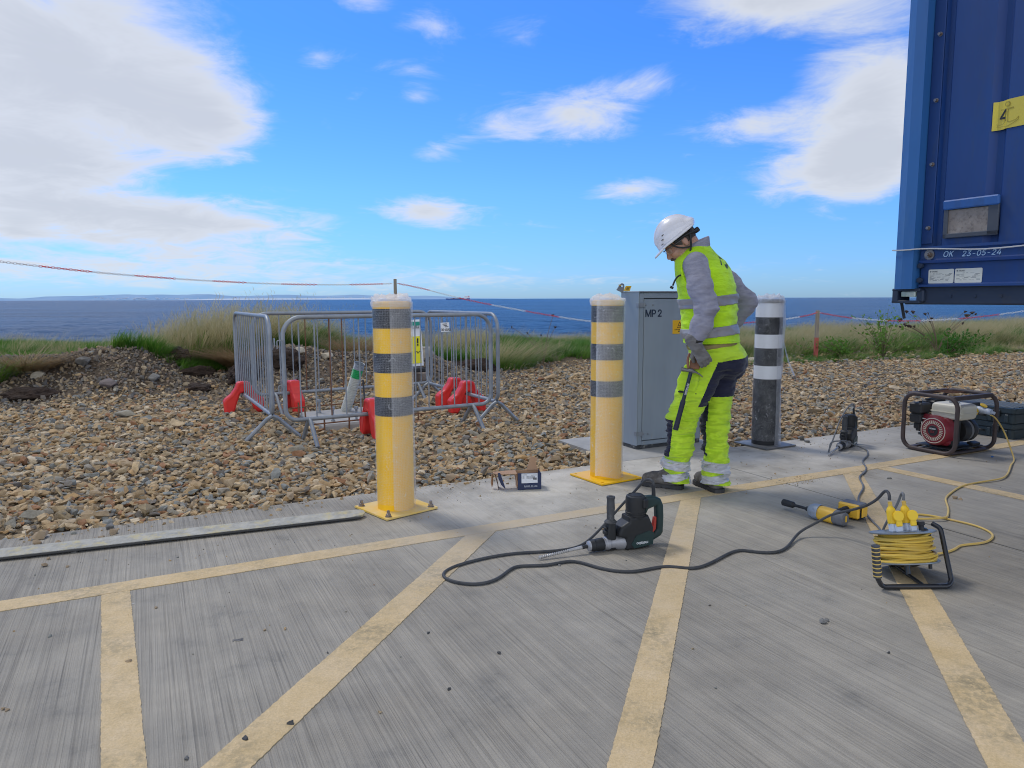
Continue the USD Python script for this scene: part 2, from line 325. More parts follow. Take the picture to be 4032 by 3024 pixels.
def sea_mat():
    n = {'g': ('geometry', {}), 'mp': ('mapping', {'scale': (0.55, 1.0, 1.0)}), 'mp2': ('mapping', {'scale': (0.012, 0.03, 1.0)}),
         'n1': ('noise_texture', {'scale': 0.9, 'detail': 6.0, 'roughness': 0.6, 'distortion': 0.4}), 'n2': ('noise_texture', {'scale': 0.13, 'detail': 5.0, 'roughness': 0.6}), 'n3': ('noise_texture', {'scale': 1.0, 'detail': 4.0}),
         'h': ('math', {'math_type': 'multiply_add', 'value2': 3.0}), 'b': ('bump', {'distance': 1.3, 'strength': 1.0}),
         'r': ('rgb_ramp', {'ramp': [(0.3, (0.012, 0.055, 0.135)), (0.55, (0.020, 0.082, 0.19)), (0.75, (0.036, 0.12, 0.25))]}),
         'p': ('principled_bsdf', {'roughness': 0.30, 'specular_ior_level': 0.14, 'ior': 1.33})}
    l = [('g.position', 'mp.vector'), ('g.position', 'mp2.vector'), ('mp.vector', 'n1.vector'), ('mp.vector', 'n2.vector'), ('mp2.vector', 'n3.vector'), ('n2.fac', 'h.value1'), ('n1.fac', 'h.value3'), ('h.value', 'b.height'), ('b.normal', 'p.normal'), ('n3.fac', 'r.fac'), ('r.color', 'p.base_color')]
    return usdkit.material(stage, '/World/Looks/sea_look', n, l, surface='p.BSDF')
SEA_Z = -4.5
def sea_mesh():
    # polar sheet: rings grow with distance; the nearer part carries real waves
    rr = np.concatenate([np.geomspace(18, 700, 330), np.geomspace(720, 90000, 60)]); an = np.radians(np.linspace(-62, 62, 420))
    R, A = np.meshgrid(rr, an, indexing='ij'); x, y = R * np.sin(A), R * np.cos(A)
    k = np.clip((R / 420.0), 0, 1)
    w = 0.26 * (meshkit.fbm(np.stack([x * .35, y * .75, 0 * x], -1), 4, 31) - .5) * 2 + 0.22 * (meshkit.fbm(np.stack([x * .09, y * .2, 0 * x + 4], -1), 3, 35) - .5) * 2
    z = SEA_Z + w * (1 - k * k)
    nr, na = R.shape; i = np.arange(nr * na).reshape(nr, na)
    F = np.stack([i[:-1, :-1], i[:-1, 1:], i[1:, 1:], i[1:, :-1]], -1).reshape(-1, 4)[:, ::-1]
    return (np.stack([x, y, z], -1).reshape(-1, 3), F)
part('sea', sea_mesh(), sea_mat(), smooth=True, kind='structure', label='blue sea with small waves behind the grass bank', cat='sea')

def ridge(d, half, prof, seed, top):
    """long low hill on the far shore"""
    xs = np.linspace(-half[0], half[1], 260); hh = np.array([prof(x) for x in xs]) * (0.72 + 0.5 * meshkit.fbm(np.stack([xs / 900, 0 * xs, 0 * xs], -1), 4, seed)) * top
    V, F = [], []
    ys = np.array([0, 300, 1200, 2600.]); pz = np.array([0.0, 0.25, 1.0, 0.8])
    for j in range(4): V.append(np.stack([xs, d + ys[j] + 0 * xs, SEA_Z - 1 + hh * pz[j] * (1 + 0.15 * np.sin(xs / 310 + j))], -1))
    V = np.vstack(V); n = len(xs)
    for j in range(3):
        i = np.arange(n - 1) + j * n; F.append(np.stack([i, i + 1, i + 1 + n, i + n], 1))
    return (V, np.vstack(F))
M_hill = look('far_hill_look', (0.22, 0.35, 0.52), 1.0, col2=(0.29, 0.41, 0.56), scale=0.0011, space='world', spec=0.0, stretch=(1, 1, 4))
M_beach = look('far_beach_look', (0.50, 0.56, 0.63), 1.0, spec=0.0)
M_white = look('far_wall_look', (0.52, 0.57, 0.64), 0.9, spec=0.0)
def prof1(x): return 0.75 * sstep(-13000, -10500, x) * sstep(-500, -3200, x) + 0.45 * sstep(-30000, -12000, x) * sstep(-4000, -9000, x) + 0.28 * sstep(700, -1500, x)
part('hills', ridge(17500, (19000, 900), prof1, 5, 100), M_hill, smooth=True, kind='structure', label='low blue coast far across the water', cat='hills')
def prof2(x): return sstep(-8200, -5500, x) * sstep(-500, -2600, x) * 0.8 + 0.35 * sstep(-1500, -900, x) * sstep(-300, -700, x)
bx0 = np.linspace(-8500, -2800, 40)
V = np.vstack([np.stack([bx0, 17000 + 0 * bx0, SEA_Z + 0 * bx0], -1), np.stack([bx0, 17350 + 0 * bx0, SEA_Z + 34 * sstep(-8500, -6500, bx0) * sstep(-2800, -3600, bx0)], -1)])
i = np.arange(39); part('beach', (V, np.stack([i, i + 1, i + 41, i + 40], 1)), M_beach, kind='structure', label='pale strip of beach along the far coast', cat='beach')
ms = []
for k in range(70):
    x = -9500 + 6200 * random.random() if k < 50 else random.uniform(-10000, -8800)
    w, h = random.uniform(20, 80), random.uniform(8, 18)
    ms.append(bx((w, 40, h), (x, 17380 + random.uniform(0, 500), SEA_Z + 20 + random.uniform(0, 45))))
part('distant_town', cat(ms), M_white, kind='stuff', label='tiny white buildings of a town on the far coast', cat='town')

# land under the gravel, mound and grass
def land_mesh():
    xs = np.concatenate([np.linspace(-60, -9, 60), np.linspace(-8.9, 9, 200), np.linspace(9.1, 60, 60)])
    vs = np.concatenate([np.linspace(-7.5, 1.0, 85), np.linspace(1.1, 24, 60)])       # distance from the grass line
    XX, VV = np.meshgrid(xs, vs, indexing='ij')
    edge = P0[1] + (XX - P0[0]) * E1[1] / E1[0] - 0.12                  # tucked just under the pavement edge
    gl = grass_line(XX); f = (vs - vs[0]) / (1.0 - vs[0])
    YY = np.where(VV <= 1.0, edge + (gl + 1.0 - edge) * f[None, :], gl + VV)
    ZZ = height(XX, YY); n, m = XX.shape; i = np.arange(n * m).reshape(n, m)
    F = np.stack([i[:-1, :-1], i[1:, :-1], i[1:, 1:], i[:-1, 1:]], -1).reshape(-1, 4)
    return (np.stack([XX, YY, ZZ], -1).reshape(-1, 3), F)
LAND = land_mesh(); land_prim = part('ground', LAND, M_dirt, smooth=True, kind='structure', label='stony brown soil under the gravel and the grass bank', cat='ground')

# ---- pavement: concrete slabs with sawn joints, brushed across
def concrete_mat():
    ang = math.atan2(E1[1], E1[0])
    n = {'g': ('geometry', {}), 'rot': ('vector_rotate', {'rotate_type': 'z_axis', 'angle': -ang}),
         'mb': ('mapping', {'scale': (1.0, 0.010, 1.0)}), 'brush': ('noise_texture', {'scale': 125.0, 'detail': 2.0, 'roughness': 0.65}),
         'mb2': ('mapping', {'scale': (1.0, 0.03, 1.0)}), 'brush2': ('noise_texture', {'scale': 16.0, 'detail': 4.0, 'roughness': 0.7}),
         'blot': ('noise_texture', {'scale': 1.1, 'detail': 5.0, 'roughness': 0.6}), 'mid': ('noise_texture', {'scale': 4.0, 'detail': 9.0, 'roughness': 0.68}), 'grain': ('noise_texture', {'scale': 260.0, 'detail': 3.0}),
         'rb': ('rgb_ramp', {'ramp': [(0.30, (0.255, 0.231, 0.192)), (0.5, (0.315, 0.288, 0.241)), (0.72, (0.365, 0.335, 0.281))]}),
         'rbr': ('rgb_ramp', {'ramp': [(0.34, (0.87, 0.87, 0.87)), (0.5, (1.0, 1.0, 0.995)), (0.66, (1.07, 1.068, 1.06))]}),
         'rbr2': ('rgb_ramp', {'ramp': [(0.36, (0.93, 0.93, 0.935)), (0.64, (1.05, 1.048, 1.04))]}),
         'rmid': ('rgb_ramp', {'ramp': [(0.30, (0.72, 0.73, 0.75)), (0.42, (0.93, 0.93, 0.93)), (0.68, (1.12, 1.105, 1.08))]}), 'rgr': ('rgb_ramp', {'ramp': [(0.3, (0.86, 0.86, 0.86)), (0.7, (1.12, 1.12, 1.12))]}),
         'x1': ('mix_color', {'blend_type': 'multiply', 'fac': 1.0, 'use_clamp': False}), 'x2': ('mix_color', {'blend_type': 'multiply', 'fac': 1.0, 'use_clamp': False}), 'x3': ('mix_color', {'blend_type': 'multiply', 'fac': 1.0, 'use_clamp': False}), 'x4': ('mix_color', {'blend_type': 'multiply', 'fac': 0.9, 'use_clamp': False}),
         'mb3': ('mapping', {'scale': (1.0, 0.005, 1.0)}), 'gv': ('noise_texture', {'scale': 46.0, 'detail': 2.0}), 'gva': ('math', {'math_type': 'subtract', 'value2': 0.5}), 'gvb': ('math', {'math_type': 'absolute'}), 'gvm': ('map_range', {'from_min': 0.0, 'from_max': 0.028, 'to_min': 0.80, 'to_max': 1.0, 'clamp': True}), 'gvc': ('combine_color', {}), 'x6': ('mix_color', {'blend_type': 'multiply', 'fac': 1.0, 'use_clamp': False}), 'sp': ('noise_texture', {'scale': 14.0, 'detail': 7.0, 'roughness': 0.75}), 'spm': ('map_range', {'from_min': 0.64, 'from_max': 0.72, 'to_min': 0.0, 'to_max': 0.55, 'clamp': True}), 'spx': ('mix_color', {'b': (0.10, 0.095, 0.085)}), 'sepr': ('separate_xyz', {}), 'dust': ('mix_color', {'b': (0.60, 0.56, 0.485)}), 'dn': ('noise_texture', {'scale': 1.7, 'detail': 7.0, 'roughness': 0.65}),
         'dt': ('map_range', {'range_type': 'smoothstep', 'from_min': -1.9, 'from_max': -0.45, 'to_min': 0.0, 'to_max': 1.0, 'clamp': True}),
         'd1': ('map_range', {'range_type': 'smoothstep', 'from_min': -1.9, 'from_max': 0.1, 'to_min': 0.0, 'to_max': 1.0, 'clamp': True}),
         'd2': ('map_range', {'range_type': 'smoothstep', 'from_min': 4.6, 'from_max': 2.2, 'to_min': 0.0, 'to_max': 1.0, 'clamp': True}),
         'dnn': ('map_range', {'from_min': 0.34, 'from_max': 0.60, 'to_min': 0.0, 'to_max': 0.92, 'clamp': True}),
         'dm1': ('math', {'math_type': 'multiply'}), 'dm2': ('math', {'math_type': 'multiply'}), 'dm3': ('math', {'math_type': 'multiply'}),
         'hs': ('math', {'math_type': 'multiply_add', 'value2': 0.35}), 'b': ('bump', {'distance': 0.0065, 'strength': 1.0}), 'p': ('principled_bsdf', {'roughness': 0.88, 'specular_ior_level': 0.3})}
    off = P0 @ E1, P0 @ E2
    n['st'] = ('vector_math', {'math_type': 'subtract', 'vector2': (off[0], off[1], 0)})
    l = [('g.position', 'rot.vector'), ('rot.vector', 'mb.vector'), ('mb.vector', 'brush.vector'), ('rot.vector', 'mb2.vector'), ('mb2.vector', 'brush2.vector'), ('g.position', 'blot.vector'), ('g.position', 'mid.vector'), ('g.position', 'grain.vector'), ('g.position', 'dn.vector'),
         ('blot.fac', 'rb.fac'), ('brush.fac', 'rbr.fac'), ('brush2.fac', 'rbr2.fac'), ('mid.fac', 'rmid.fac'), ('grain.fac', 'rgr.fac'), ('rb.color', 'x1.a'), ('rbr.color', 'x1.b'), ('x1.result', 'x2.a'), ('rbr2.color', 'x2.b'), ('x2.result', 'x3.a'), ('rmid.color', 'x3.b'), ('x3.result', 'x4.a'), ('rgr.color', 'x4.b'),
         ('rot.vector', 'st.vector1'), ('st.vector', 'sepr.vector'), ('sepr.y', 'dt.value'), ('sepr.x', 'd1.value'), ('sepr.x', 'd2.value'), ('dn.fac', 'dnn.value'),
         ('dt.result', 'dm1.value1'), ('d1.result', 'dm1.value2'), ('dm1.value', 'dm2.value1'), ('d2.result', 'dm2.value2'), ('dm2.value', 'dm3.value1'), ('dnn.result', 'dm3.value2'),
         ('g.position', 'sp.vector'), ('sp.fac', 'spm.value'), ('spm.result', 'spx.fac'), ('rot.vector', 'mb3.vector'), ('mb3.vector', 'gv.vector'), ('gv.fac', 'gva.value1'), ('gva.value', 'gvb.value1'), ('gvb.value', 'gvm.value'), ('gvm.result', 'gvc.r'), ('gvm.result', 'gvc.g'), ('gvm.result', 'gvc.b'), ('x4.result', 'x6.a'), ('gvc.color', 'x6.b'), ('x6.result', 'spx.a'), ('dm3.value', 'dust.fac'), ('spx.result', 'dust.a'), ('dust.result', 'p.base_color'), ('mid.fac', 'hs.value1'), ('brush.fac', 'hs.value3'), ('hs.value', 'b.height'), ('b.normal', 'p.normal')]
    return usdkit.material(stage, '/World/Looks/concrete_look', n, l, surface='p.BSDF')
M_conc = concrete_mat()
def paint_mat():
    n = {'g': ('geometry', {}), 'n1': ('noise_texture', {'scale': 5.0, 'detail': 7.0, 'roughness': 0.7}), 'n2': ('noise_texture', {'scale': 160.0, 'detail': 4.0, 'roughness': 0.7}), 'n3': ('noise_texture', {'scale': 2.2, 'detail': 8.0, 'roughness': 0.7}), 'n4': ('noise_texture', {'scale': 38.0, 'detail': 6.0, 'roughness': 0.8}),
         'r1': ('rgb_ramp', {'ramp': [(0.3, (0.55, 0.40, 0.20)), (0.5, (0.62, 0.46, 0.25)), (0.7, (0.64, 0.49, 0.30))]}), 'r2': ('rgb_ramp', {'ramp': [(0.3, (0.82, 0.82, 0.80)), (0.7, (1.1, 1.1, 1.1))]}),
         'x1': ('mix_color', {'blend_type': 'multiply', 'fac': 1.0, 'use_clamp': False}), 'm3': ('map_range', {'from_min': 0.46, 'from_max': 0.64, 'to_min': 0.0, 'to_max': 0.7, 'clamp': True}), 'x2': ('mix_color', {'b': (0.20, 0.175, 0.11)}),
         'dv': ('vector_math', {'math_type': 'subtract', 'vector2': (0.15, 3.95, 0)}), 'dl': ('vector_math', {'math_type': 'length'}), 'dm': ('map_range', {'from_min': 1.5, 'from_max': 0.3, 'to_min': 0.0, 'to_max': 1.25, 'clamp': True}), 'dmm': ('math', {'math_type': 'multiply', 'use_clamp': True}), 'x5': ('mix_color', {'b': (0.46, 0.40, 0.31)}), 'm4': ('map_range', {'from_min': 0.62, 'from_max': 0.70, 'to_min': 0.0, 'to_max': 0.85, 'clamp': True}), 'mm': ('math', {'math_type': 'multiply'}), 'q4': ('map_range', {'from_min': 0.42, 'from_max': 0.56, 'to_min': 0.0, 'to_max': 1.0, 'clamp': True}),
         'b': ('bump', {'distance': 0.003, 'strength': 0.8}), 'p': ('principled_bsdf', {'roughness': 0.75, 'specular_ior_level': 0.35})}
    l = [('g.position', 'n1.vector'), ('g.position', 'n2.vector'), ('g.position', 'n3.vector'), ('g.position', 'n4.vector'), ('n1.fac', 'r1.fac'), ('n2.fac', 'r2.fac'), ('r1.color', 'x1.a'), ('r2.color', 'x1.b'), ('x1.result', 'x2.a'), ('n3.fac', 'm3.value'), ('n4.fac', 'q4.value'), ('m3.result', 'mm.value1'), ('q4.result', 'mm.value2'), ('mm.value', 'x2.fac'), ('g.position', 'dv.vector1'), ('dv.vector', 'dl.vector1'), ('dl.value', 'dm.value'), ('dm.result', 'dmm.value1'), ('n1.fac', 'dmm.value2'), ('dmm.value', 'x5.fac'), ('x2.result', 'x5.a'), ('x5.result', 'p.base_color'), ('n2.fac', 'b.height'), ('b.normal', 'p.normal')]
    return usdkit.material(stage, '/World/Looks/paint_look', n, l, surface='p.BSDF')
M_paint = paint_mat()

pav = thing('pavement', 'brushed grey concrete pavement with painted yellow lines', 'pavement', kind='structure')

JO = [-16.0, -9.0, -4.5, 1.5, 5.5, 10.0, 22.0]
for a, b in zip(JO[:-1], JO[1:]):
    for t0, t1 in ((-4.6, 0.0), (-12.0, -4.6)):
        g = 0.0055; n = 24
        top = [pe(s, t1 - (0 if t1 == 0 else g), 0) for s in np.linspace(a + g, b - g, n)]
        if t1 == 0: top = [q + np.append(E2 * 0.02 * (meshkit.noise(np.array([q[0] * 3.1, q[1] * 3.1, .5]), 4) - .5), 0) for q in top]
        bot = [pe(s, t0 + g, 0) for s in np.linspace(b - g, a + g, 3)]
        P = Polygon([(q[0], q[1]) for q in top + bot])
        m = ext(P, 0.2, -0.2)
        part('slab', m, M_conc, pav)
part('joint_filler', ext(Polygon([tuple(pe(s, t)[:2]) for s, t in ((-16, -0.03), (22, -0.03), (22, -11.9), (-16, -11.9))]), 0.16, -0.18), look('joint_look', (0.05, 0.047, 0.042), 0.95), pav)
def painted(pts, w, name='painted_line', wob=0.0016, z=0.0032, clip=None, m=None):
    """a strip of road paint with slightly rough edges"""
    p = np.array(pts, float)[:, :2]; L = np.r_[0, np.cumsum(np.linalg.norm(np.diff(p, axis=0), axis=1))]; n = max(6, int(L[-1] / 0.010)); s = np.linspace(0, L[-1], n)
    c = np.stack([np.interp(s, L, p[:, k]) for k in (0, 1)], 1); d = np.gradient(c, axis=0); d /= np.linalg.norm(d, axis=1, keepdims=True); nn = np.stack([-d[:, 1], d[:, 0]], 1)
    a, b = ((rng.random(n) - .5) * 2 * wob + 0.004 * (meshkit.fbm(np.stack([s * 4.0, 0 * s + k * 7.3 + w * 90, 0 * s], -1), 3, 71) - .5) for k in (0, 1))
    pg = Polygon(np.vstack([c + nn * (w / 2 + a)[:, None], (c - nn * (w / 2 + b)[:, None])[::-1]])).buffer(0)
    if clip is not None: pg = pg.intersection(clip)
    return part(name, ext(pg, z - 0.0005, 0.0005), m or M_paint, pav)
# ------------------------------------------------------------------ painted lines
painted([pe(-12, -0.985), pe(18, -0.985)], 0.118)
HB, HA = np.array([0.295, 0.9555]), np.array([-0.49, 0.872])
BELOW = Polygon([tuple(pe(a, b)[:2]) for a, b in ((-20, -1.048), (20, -1.048), (20, -20), (-20, -20))])
def hatch(top, d, w, L): painted([np.array(top) + d * 0.35, np.array(top) - d * L], w, clip=BELOW)
hatch((-0.243, 3.42), HB, 0.125, 5.0); hatch((1.02, 4.08), HB, 0.115, 6.0); hatch((2.29, 4.70), np.array([0.318, 0.948]), 0.125, 7.0)
hatch((-1.545, 2.70), HA, 0.105, 4.0); hatch((2.72, 5.00), np.array([-0.50, 0.866]), 0.115, 6.0)
M_chk = look('faint_chalk_look', (0.50, 0.50, 0.49), 0.95, col2=(0.33, 0.31, 0.28), scale=45, space='world'); M_scuff = look('rubber_scuff_look', (0.05, 0.05, 0.052), 0.9, col2=(0.22, 0.21, 0.19), scale=60, space='world')
CHALK = [((-1.625, 2.763), (-1.53, 2.802), .007), ((-0.008, 3.745), (0.165, 3.82), .006), ((1.71, 4.697), (1.90, 4.72), .008), ((2.63, 5.03), (2.78, 5.09), .008)]
for a, b, w in CHALK: painted([a, b], w, 'chalk_mark', wob=.002, z=.0015, m=M_chk)
painted([(-1.010, 2.482), (-0.976, 2.493)], .016, 'scuff_mark', wob=.005, z=.0015, m=M_scuff)

# ------------------------------------------------------------------ stones
def rock(seed, n=16, flat=(1, 0.8, 0.55), cuts=3):
    """angular broken stone, about 1 across"""
    r = np.random.default_rng(seed); p = r.normal(size=(n, 3)); p /= np.linalg.norm(p, axis=1, keepdims=True)
    p *= (0.42 + 0.16 * r.random((n, 1))); p *= np.array(flat)
    for _ in range(cuts):
        d = r.normal(size=3); d /= np.linalg.norm(d); lim = 0.22 + 0.12 * r.random(); over = p @ d - lim * np.linalg.norm(d * np.array(flat)) ; p -= np.outer(np.maximum(over, 0), d)
    return trimesh.convex.convex_hull(p)

def stone_mat(name, cols, dark=1.0):
    n = {'oi': ('object_info', {}), 'r': ('rgb_ramp', {'interpolate': False, 'ramp': [(i / len(cols), c) for i, c in enumerate(cols)]}), 'tc': ('texture_coordinate', {}), 'n': ('noise_texture', {'scale': 2.6, 'detail': 6.0, 'roughness': 0.7}),
         'rr': ('rgb_ramp', {'ramp': [(0.28, (0.62 * dark, 0.60 * dark, 0.58 * dark)), (0.55, (1.0 * dark,) * 3), (0.75, (1.22 * dark, 1.2 * dark, 1.16 * dark))]}), 'x': ('mix_color', {'blend_type': 'multiply', 'fac': 1.0, 'use_clamp': False}),
         'p': ('principled_bsdf', {'roughness': 0.85, 'specular_ior_level': 0.25}), 'b': ('bump', {'distance': 0.006, 'strength': 0.8})}
    l = [('oi.random', 'r.fac'), ('tc.object', 'n.vector'), ('n.fac', 'rr.fac'), ('r.color', 'x.a'), ('rr.color', 'x.b'), ('x.result', 'p.base_color'), ('n.fac', 'b.height'), ('b.normal', 'p.normal')]
    return usdkit.material(stage, f'/World/Looks/{name}', n, l, surface='p.BSDF')
TAN = [tuple(1.12 * v * k for v, k in zip(c, (1.06, 1.0, .90))) for c in [(0.36, 0.265, 0.155), (0.42, 0.31, 0.185), (0.31, 0.235, 0.145), (0.25, 0.235, 0.205), (0.45, 0.36, 0.24), (0.36, 0.285, 0.18), (0.20, 0.215, 0.215), (0.39, 0.30, 0.19), (0.33, 0.26, 0.175), (0.30, 0.17, 0.10),
       (0.28, 0.27, 0.235), (0.48, 0.375, 0.235), (0.235, 0.255, 0.26), (0.37, 0.30, 0.205), (0.40, 0.275, 0.145), (0.165, 0.155, 0.145), (0.34, 0.28, 0.19), (0.52, 0.45, 0.34)]]
GREY = [tuple(.84 * v * k for v, k in zip(c, (1.04, 1.0, .93))) for c in [(0.17, 0.155, 0.14), (0.25, 0.22, 0.185), (0.33, 0.265, 0.185), (0.15, 0.15, 0.155), (0.27, 0.21, 0.165), (0.37, 0.30, 0.21), (0.22, 0.21, 0.195), (0.40, 0.33, 0.23)]]
M_stone = stone_mat('gravel_look', TAN); M_rub = stone_mat('rubble_look', GREY)

def quats(n, r, tilt=None):
    if tilt is None: q = r.normal(size=(n, 4)); return q / np.linalg.norm(q, axis=1, keepdims=True)
    a = r.random(n) * 2 * np.pi; ax = r.random(n) * 2 * np.pi; t = tilt * r.normal(size=n)
    qz = np.stack([np.cos(a / 2), 0 * a, 0 * a, np.sin(a / 2)], 1); qt = np.stack([np.cos(t / 2), np.cos(ax) * np.sin(t / 2), np.sin(ax) * np.sin(t / 2), 0 * a], 1)
    w1, x1, y1, z1 = qt.T; w2, x2, y2, z2 = qz.T
    return np.stack([w1 * w2 - x1 * x2 - y1 * y2 - z1 * z2, w1 * x2 + x1 * w2 + y1 * z2 - z1 * y2, w1 * y2 - x1 * z2 + y1 * w2 + z1 * x2, w1 * z2 + x1 * y2 - y1 * x2 + z1 * w2], 1)

def scatter(name, protos, mats, pos, q, sc, label, catg, kind='stuff'):
    pi = UsdGeom.PointInstancer.Define(stage, numbered('/World', name)); path = pi.GetPath(); ts = []
    for i, (m, ma) in enumerate(zip(protos, mats)):
        pm = usdkit.mesh(stage, f'{path}/shapes/shape_{i:03d}', m, ma, False); ts.append(pm.GetPath())
    UsdGeom.Scope.Define(stage, f'{path}/shapes')
    pi.CreatePrototypesRel().SetTargets(ts)
    n = len(pos); pi.CreateProtoIndicesAttr(Vt.IntArray.FromNumpy((np.random.default_rng(n).integers(0, len(protos), n)).astype(np.int32)))
    pi.CreatePositionsAttr(Vt.Vec3fArray.FromNumpy(pos.astype(np.float32)))
    pi.CreateOrientationsAttr(Vt.QuathArray.FromNumpy(np.ascontiguousarray(q[:, [1, 2, 3, 0]].astype(np.float16))))
    pi.CreateScalesAttr(Vt.Vec3fArray.FromNumpy(np.broadcast_to(np.asarray(sc, np.float32).reshape(n, -1), (n, 3)).copy()))
    return mark(pi, label, catg, None, kind)

def in_view(x, y, m=0.6): return np.abs(x) < 0.735 * y + m
r = np.random.default_rng(11)
def field(dens, y0, y1, keep):
    n = int(dens * (y1 - y0) * 34); x = r.uniform(-17, 17, n); y = r.uniform(y0, y1, n); k = in_view(x, y) & keep(x, y); return x[k], y[k]
def gravel_zone(x, y, jit):
    s, t = to_st(x, y); gl = grass_line(x)
    return (t > 0.0 + jit) & (y < gl + 0.3) & ~((s > 0.91) & (s < 2.06) & (t < 0.97)) & ~((np.abs((x + 1.62) * .862 + (y - 7.42) * .507) < 0.5) & (np.abs(-(x + 1.62) * .507 + (y - 7.42) * .862) < 0.5))
xs, ys = [], []
for y0, y1, dens in ((2.5, 6.5, 860), (6.5, 9.0, 700), (9.0, 12.0, 540), (12.0, 19.0, 360)):
    a, b = field(dens, y0, y1, lambda x, y: gravel_zone(x, y, 0.015)); xs.append(a); ys.append(b)
gx, gy = np.concatenate(xs), np.concatenate(ys)
# earth and rubble instead of clean gravel on the mound
def soil_share(x, y):
    nz = meshkit.fbm(np.stack([x * 1.4, y * 1.4, 0 * x + 9], -1), 4, 21)
    m = np.exp(-((y - 9.9) / 1.25) ** 2) * sstep(-2.0, -2.8, x) + np.exp(-((y - 10.9) / 0.9) ** 2) * sstep(-3.2, -2.6, x) * sstep(0.6, -0.8, x)
    m = m + np.exp(-((y - grass_line(x)) / 0.45) ** 2) * 0.45 * sstep(4.6, 3.0, x) + np.exp(-((y - 8.8) / 0.7) ** 2) * 0.9 * sstep(-4.6, -5.6, x)
    return np.clip(m * 1.25 + (nz - .5) * 1.1, 0, 1)
lv = LAND[0]; UsdGeom.PrimvarsAPI(land_prim).CreatePrimvar('soil', Sdf.ValueTypeNames.FloatArray, 'vertex').Set(Vt.FloatArray.FromNumpy(np.clip(soil_share(lv[:, 0], lv[:, 1]) + sstep(0.3, 1.2, lv[:, 1] - grass_line(lv[:, 0])), 0, 1).astype(np.float32)))
ss = soil_share(gx, gy); keep = r.random(len(gx)) > ss * 0.92
gx, gy, ss = gx[keep], gy[keep], ss[keep]
n = len(gx); size = 0.0455 * np.exp(r.normal(size=n) * 0.32) * (1 - 0.15 * ss)
big = r.random(n) < 0.012; size[big] *= 1.55
s_, t_ = to_st(gx, gy); size = np.minimum(size, 0.03 + np.maximum(t_, 0) * 0.55)
gz = height(gx, gy) + size * (0.10 + 0.55 * r.random(n) ** 1.5) * 0.8
shp = size[:, None] * np.stack([1.15 + .25 * r.random(n), 0.85 + .3 * r.random(n), 0.75 + 0.45 * r.random(n)], 1)
protos = [rock(100 + i, 15 + i % 5, (1, 0.72 + 0.05 * (i % 4), 0.42 + 0.06 * (i % 5))) for i in range(18)]
scatter('gravel', protos, [M_stone] * 18, np.stack([gx, gy, gz], 1), quats(n, r, 0.42), shp, 'tan and grey crushed stone gravel spread beyond the pavement', 'gravel')
# rubble on the mound: darker and of mixed sizes
a, b = field(780, 7.6, 13.2, lambda x, y: (r.random(len(x)) < soil_share(x, y) * 1.0) & (y < grass_line(x) + 0.1) & gravel_zone(x, y, 0.3))
n = len(a); size = 0.036 * np.exp(r.normal(size=n) * 0.48); size = np.minimum(size, 0.11)
scatter('rubble', [rock(300 + i, 14) for i in range(10)], [M_rub] * 10, np.stack([a, b, height(a, b) + size * 0.15], 1), quats(n, r), size[:, None] * np.array([[1.2, 1, .8]]), 'dark stony rubble in the heaped soil behind the gravel', 'rubble')
# small grit and chips on the pavement
k = 1500; s0 = r.uniform(-6, 9, k); t0 = -np.abs(r.normal(size=k)) * 0.75 - 0.01; far = r.random(k) < 0.22; t0[far] = r.uniform(-4.5, -0.5, far.sum())
s0[140:330] = r.uniform(-4, .2, 190); t0[140:330] = -np.abs(r.normal(size=190)) * .07
s0[:140] = 1.62 + r.normal(size=140) * .10; t0[:140] = -1.02 + r.normal(size=140) * .05
q = np.stack([pe(a, b) for a, b in zip(s0, t0)]); size = 0.0075 * np.exp(r.normal(size=k) * 0.45); size[140:330] *= 2.6
scatter('grit', [rock(500 + i, 12) for i in range(6)], [M_stone] * 6, q + np.array([0, 0, 0.002]), quats(k, r), size[:, None] * np.ones((1, 3)), 'grit and small stone chips strewn on the pavement', 'grit')

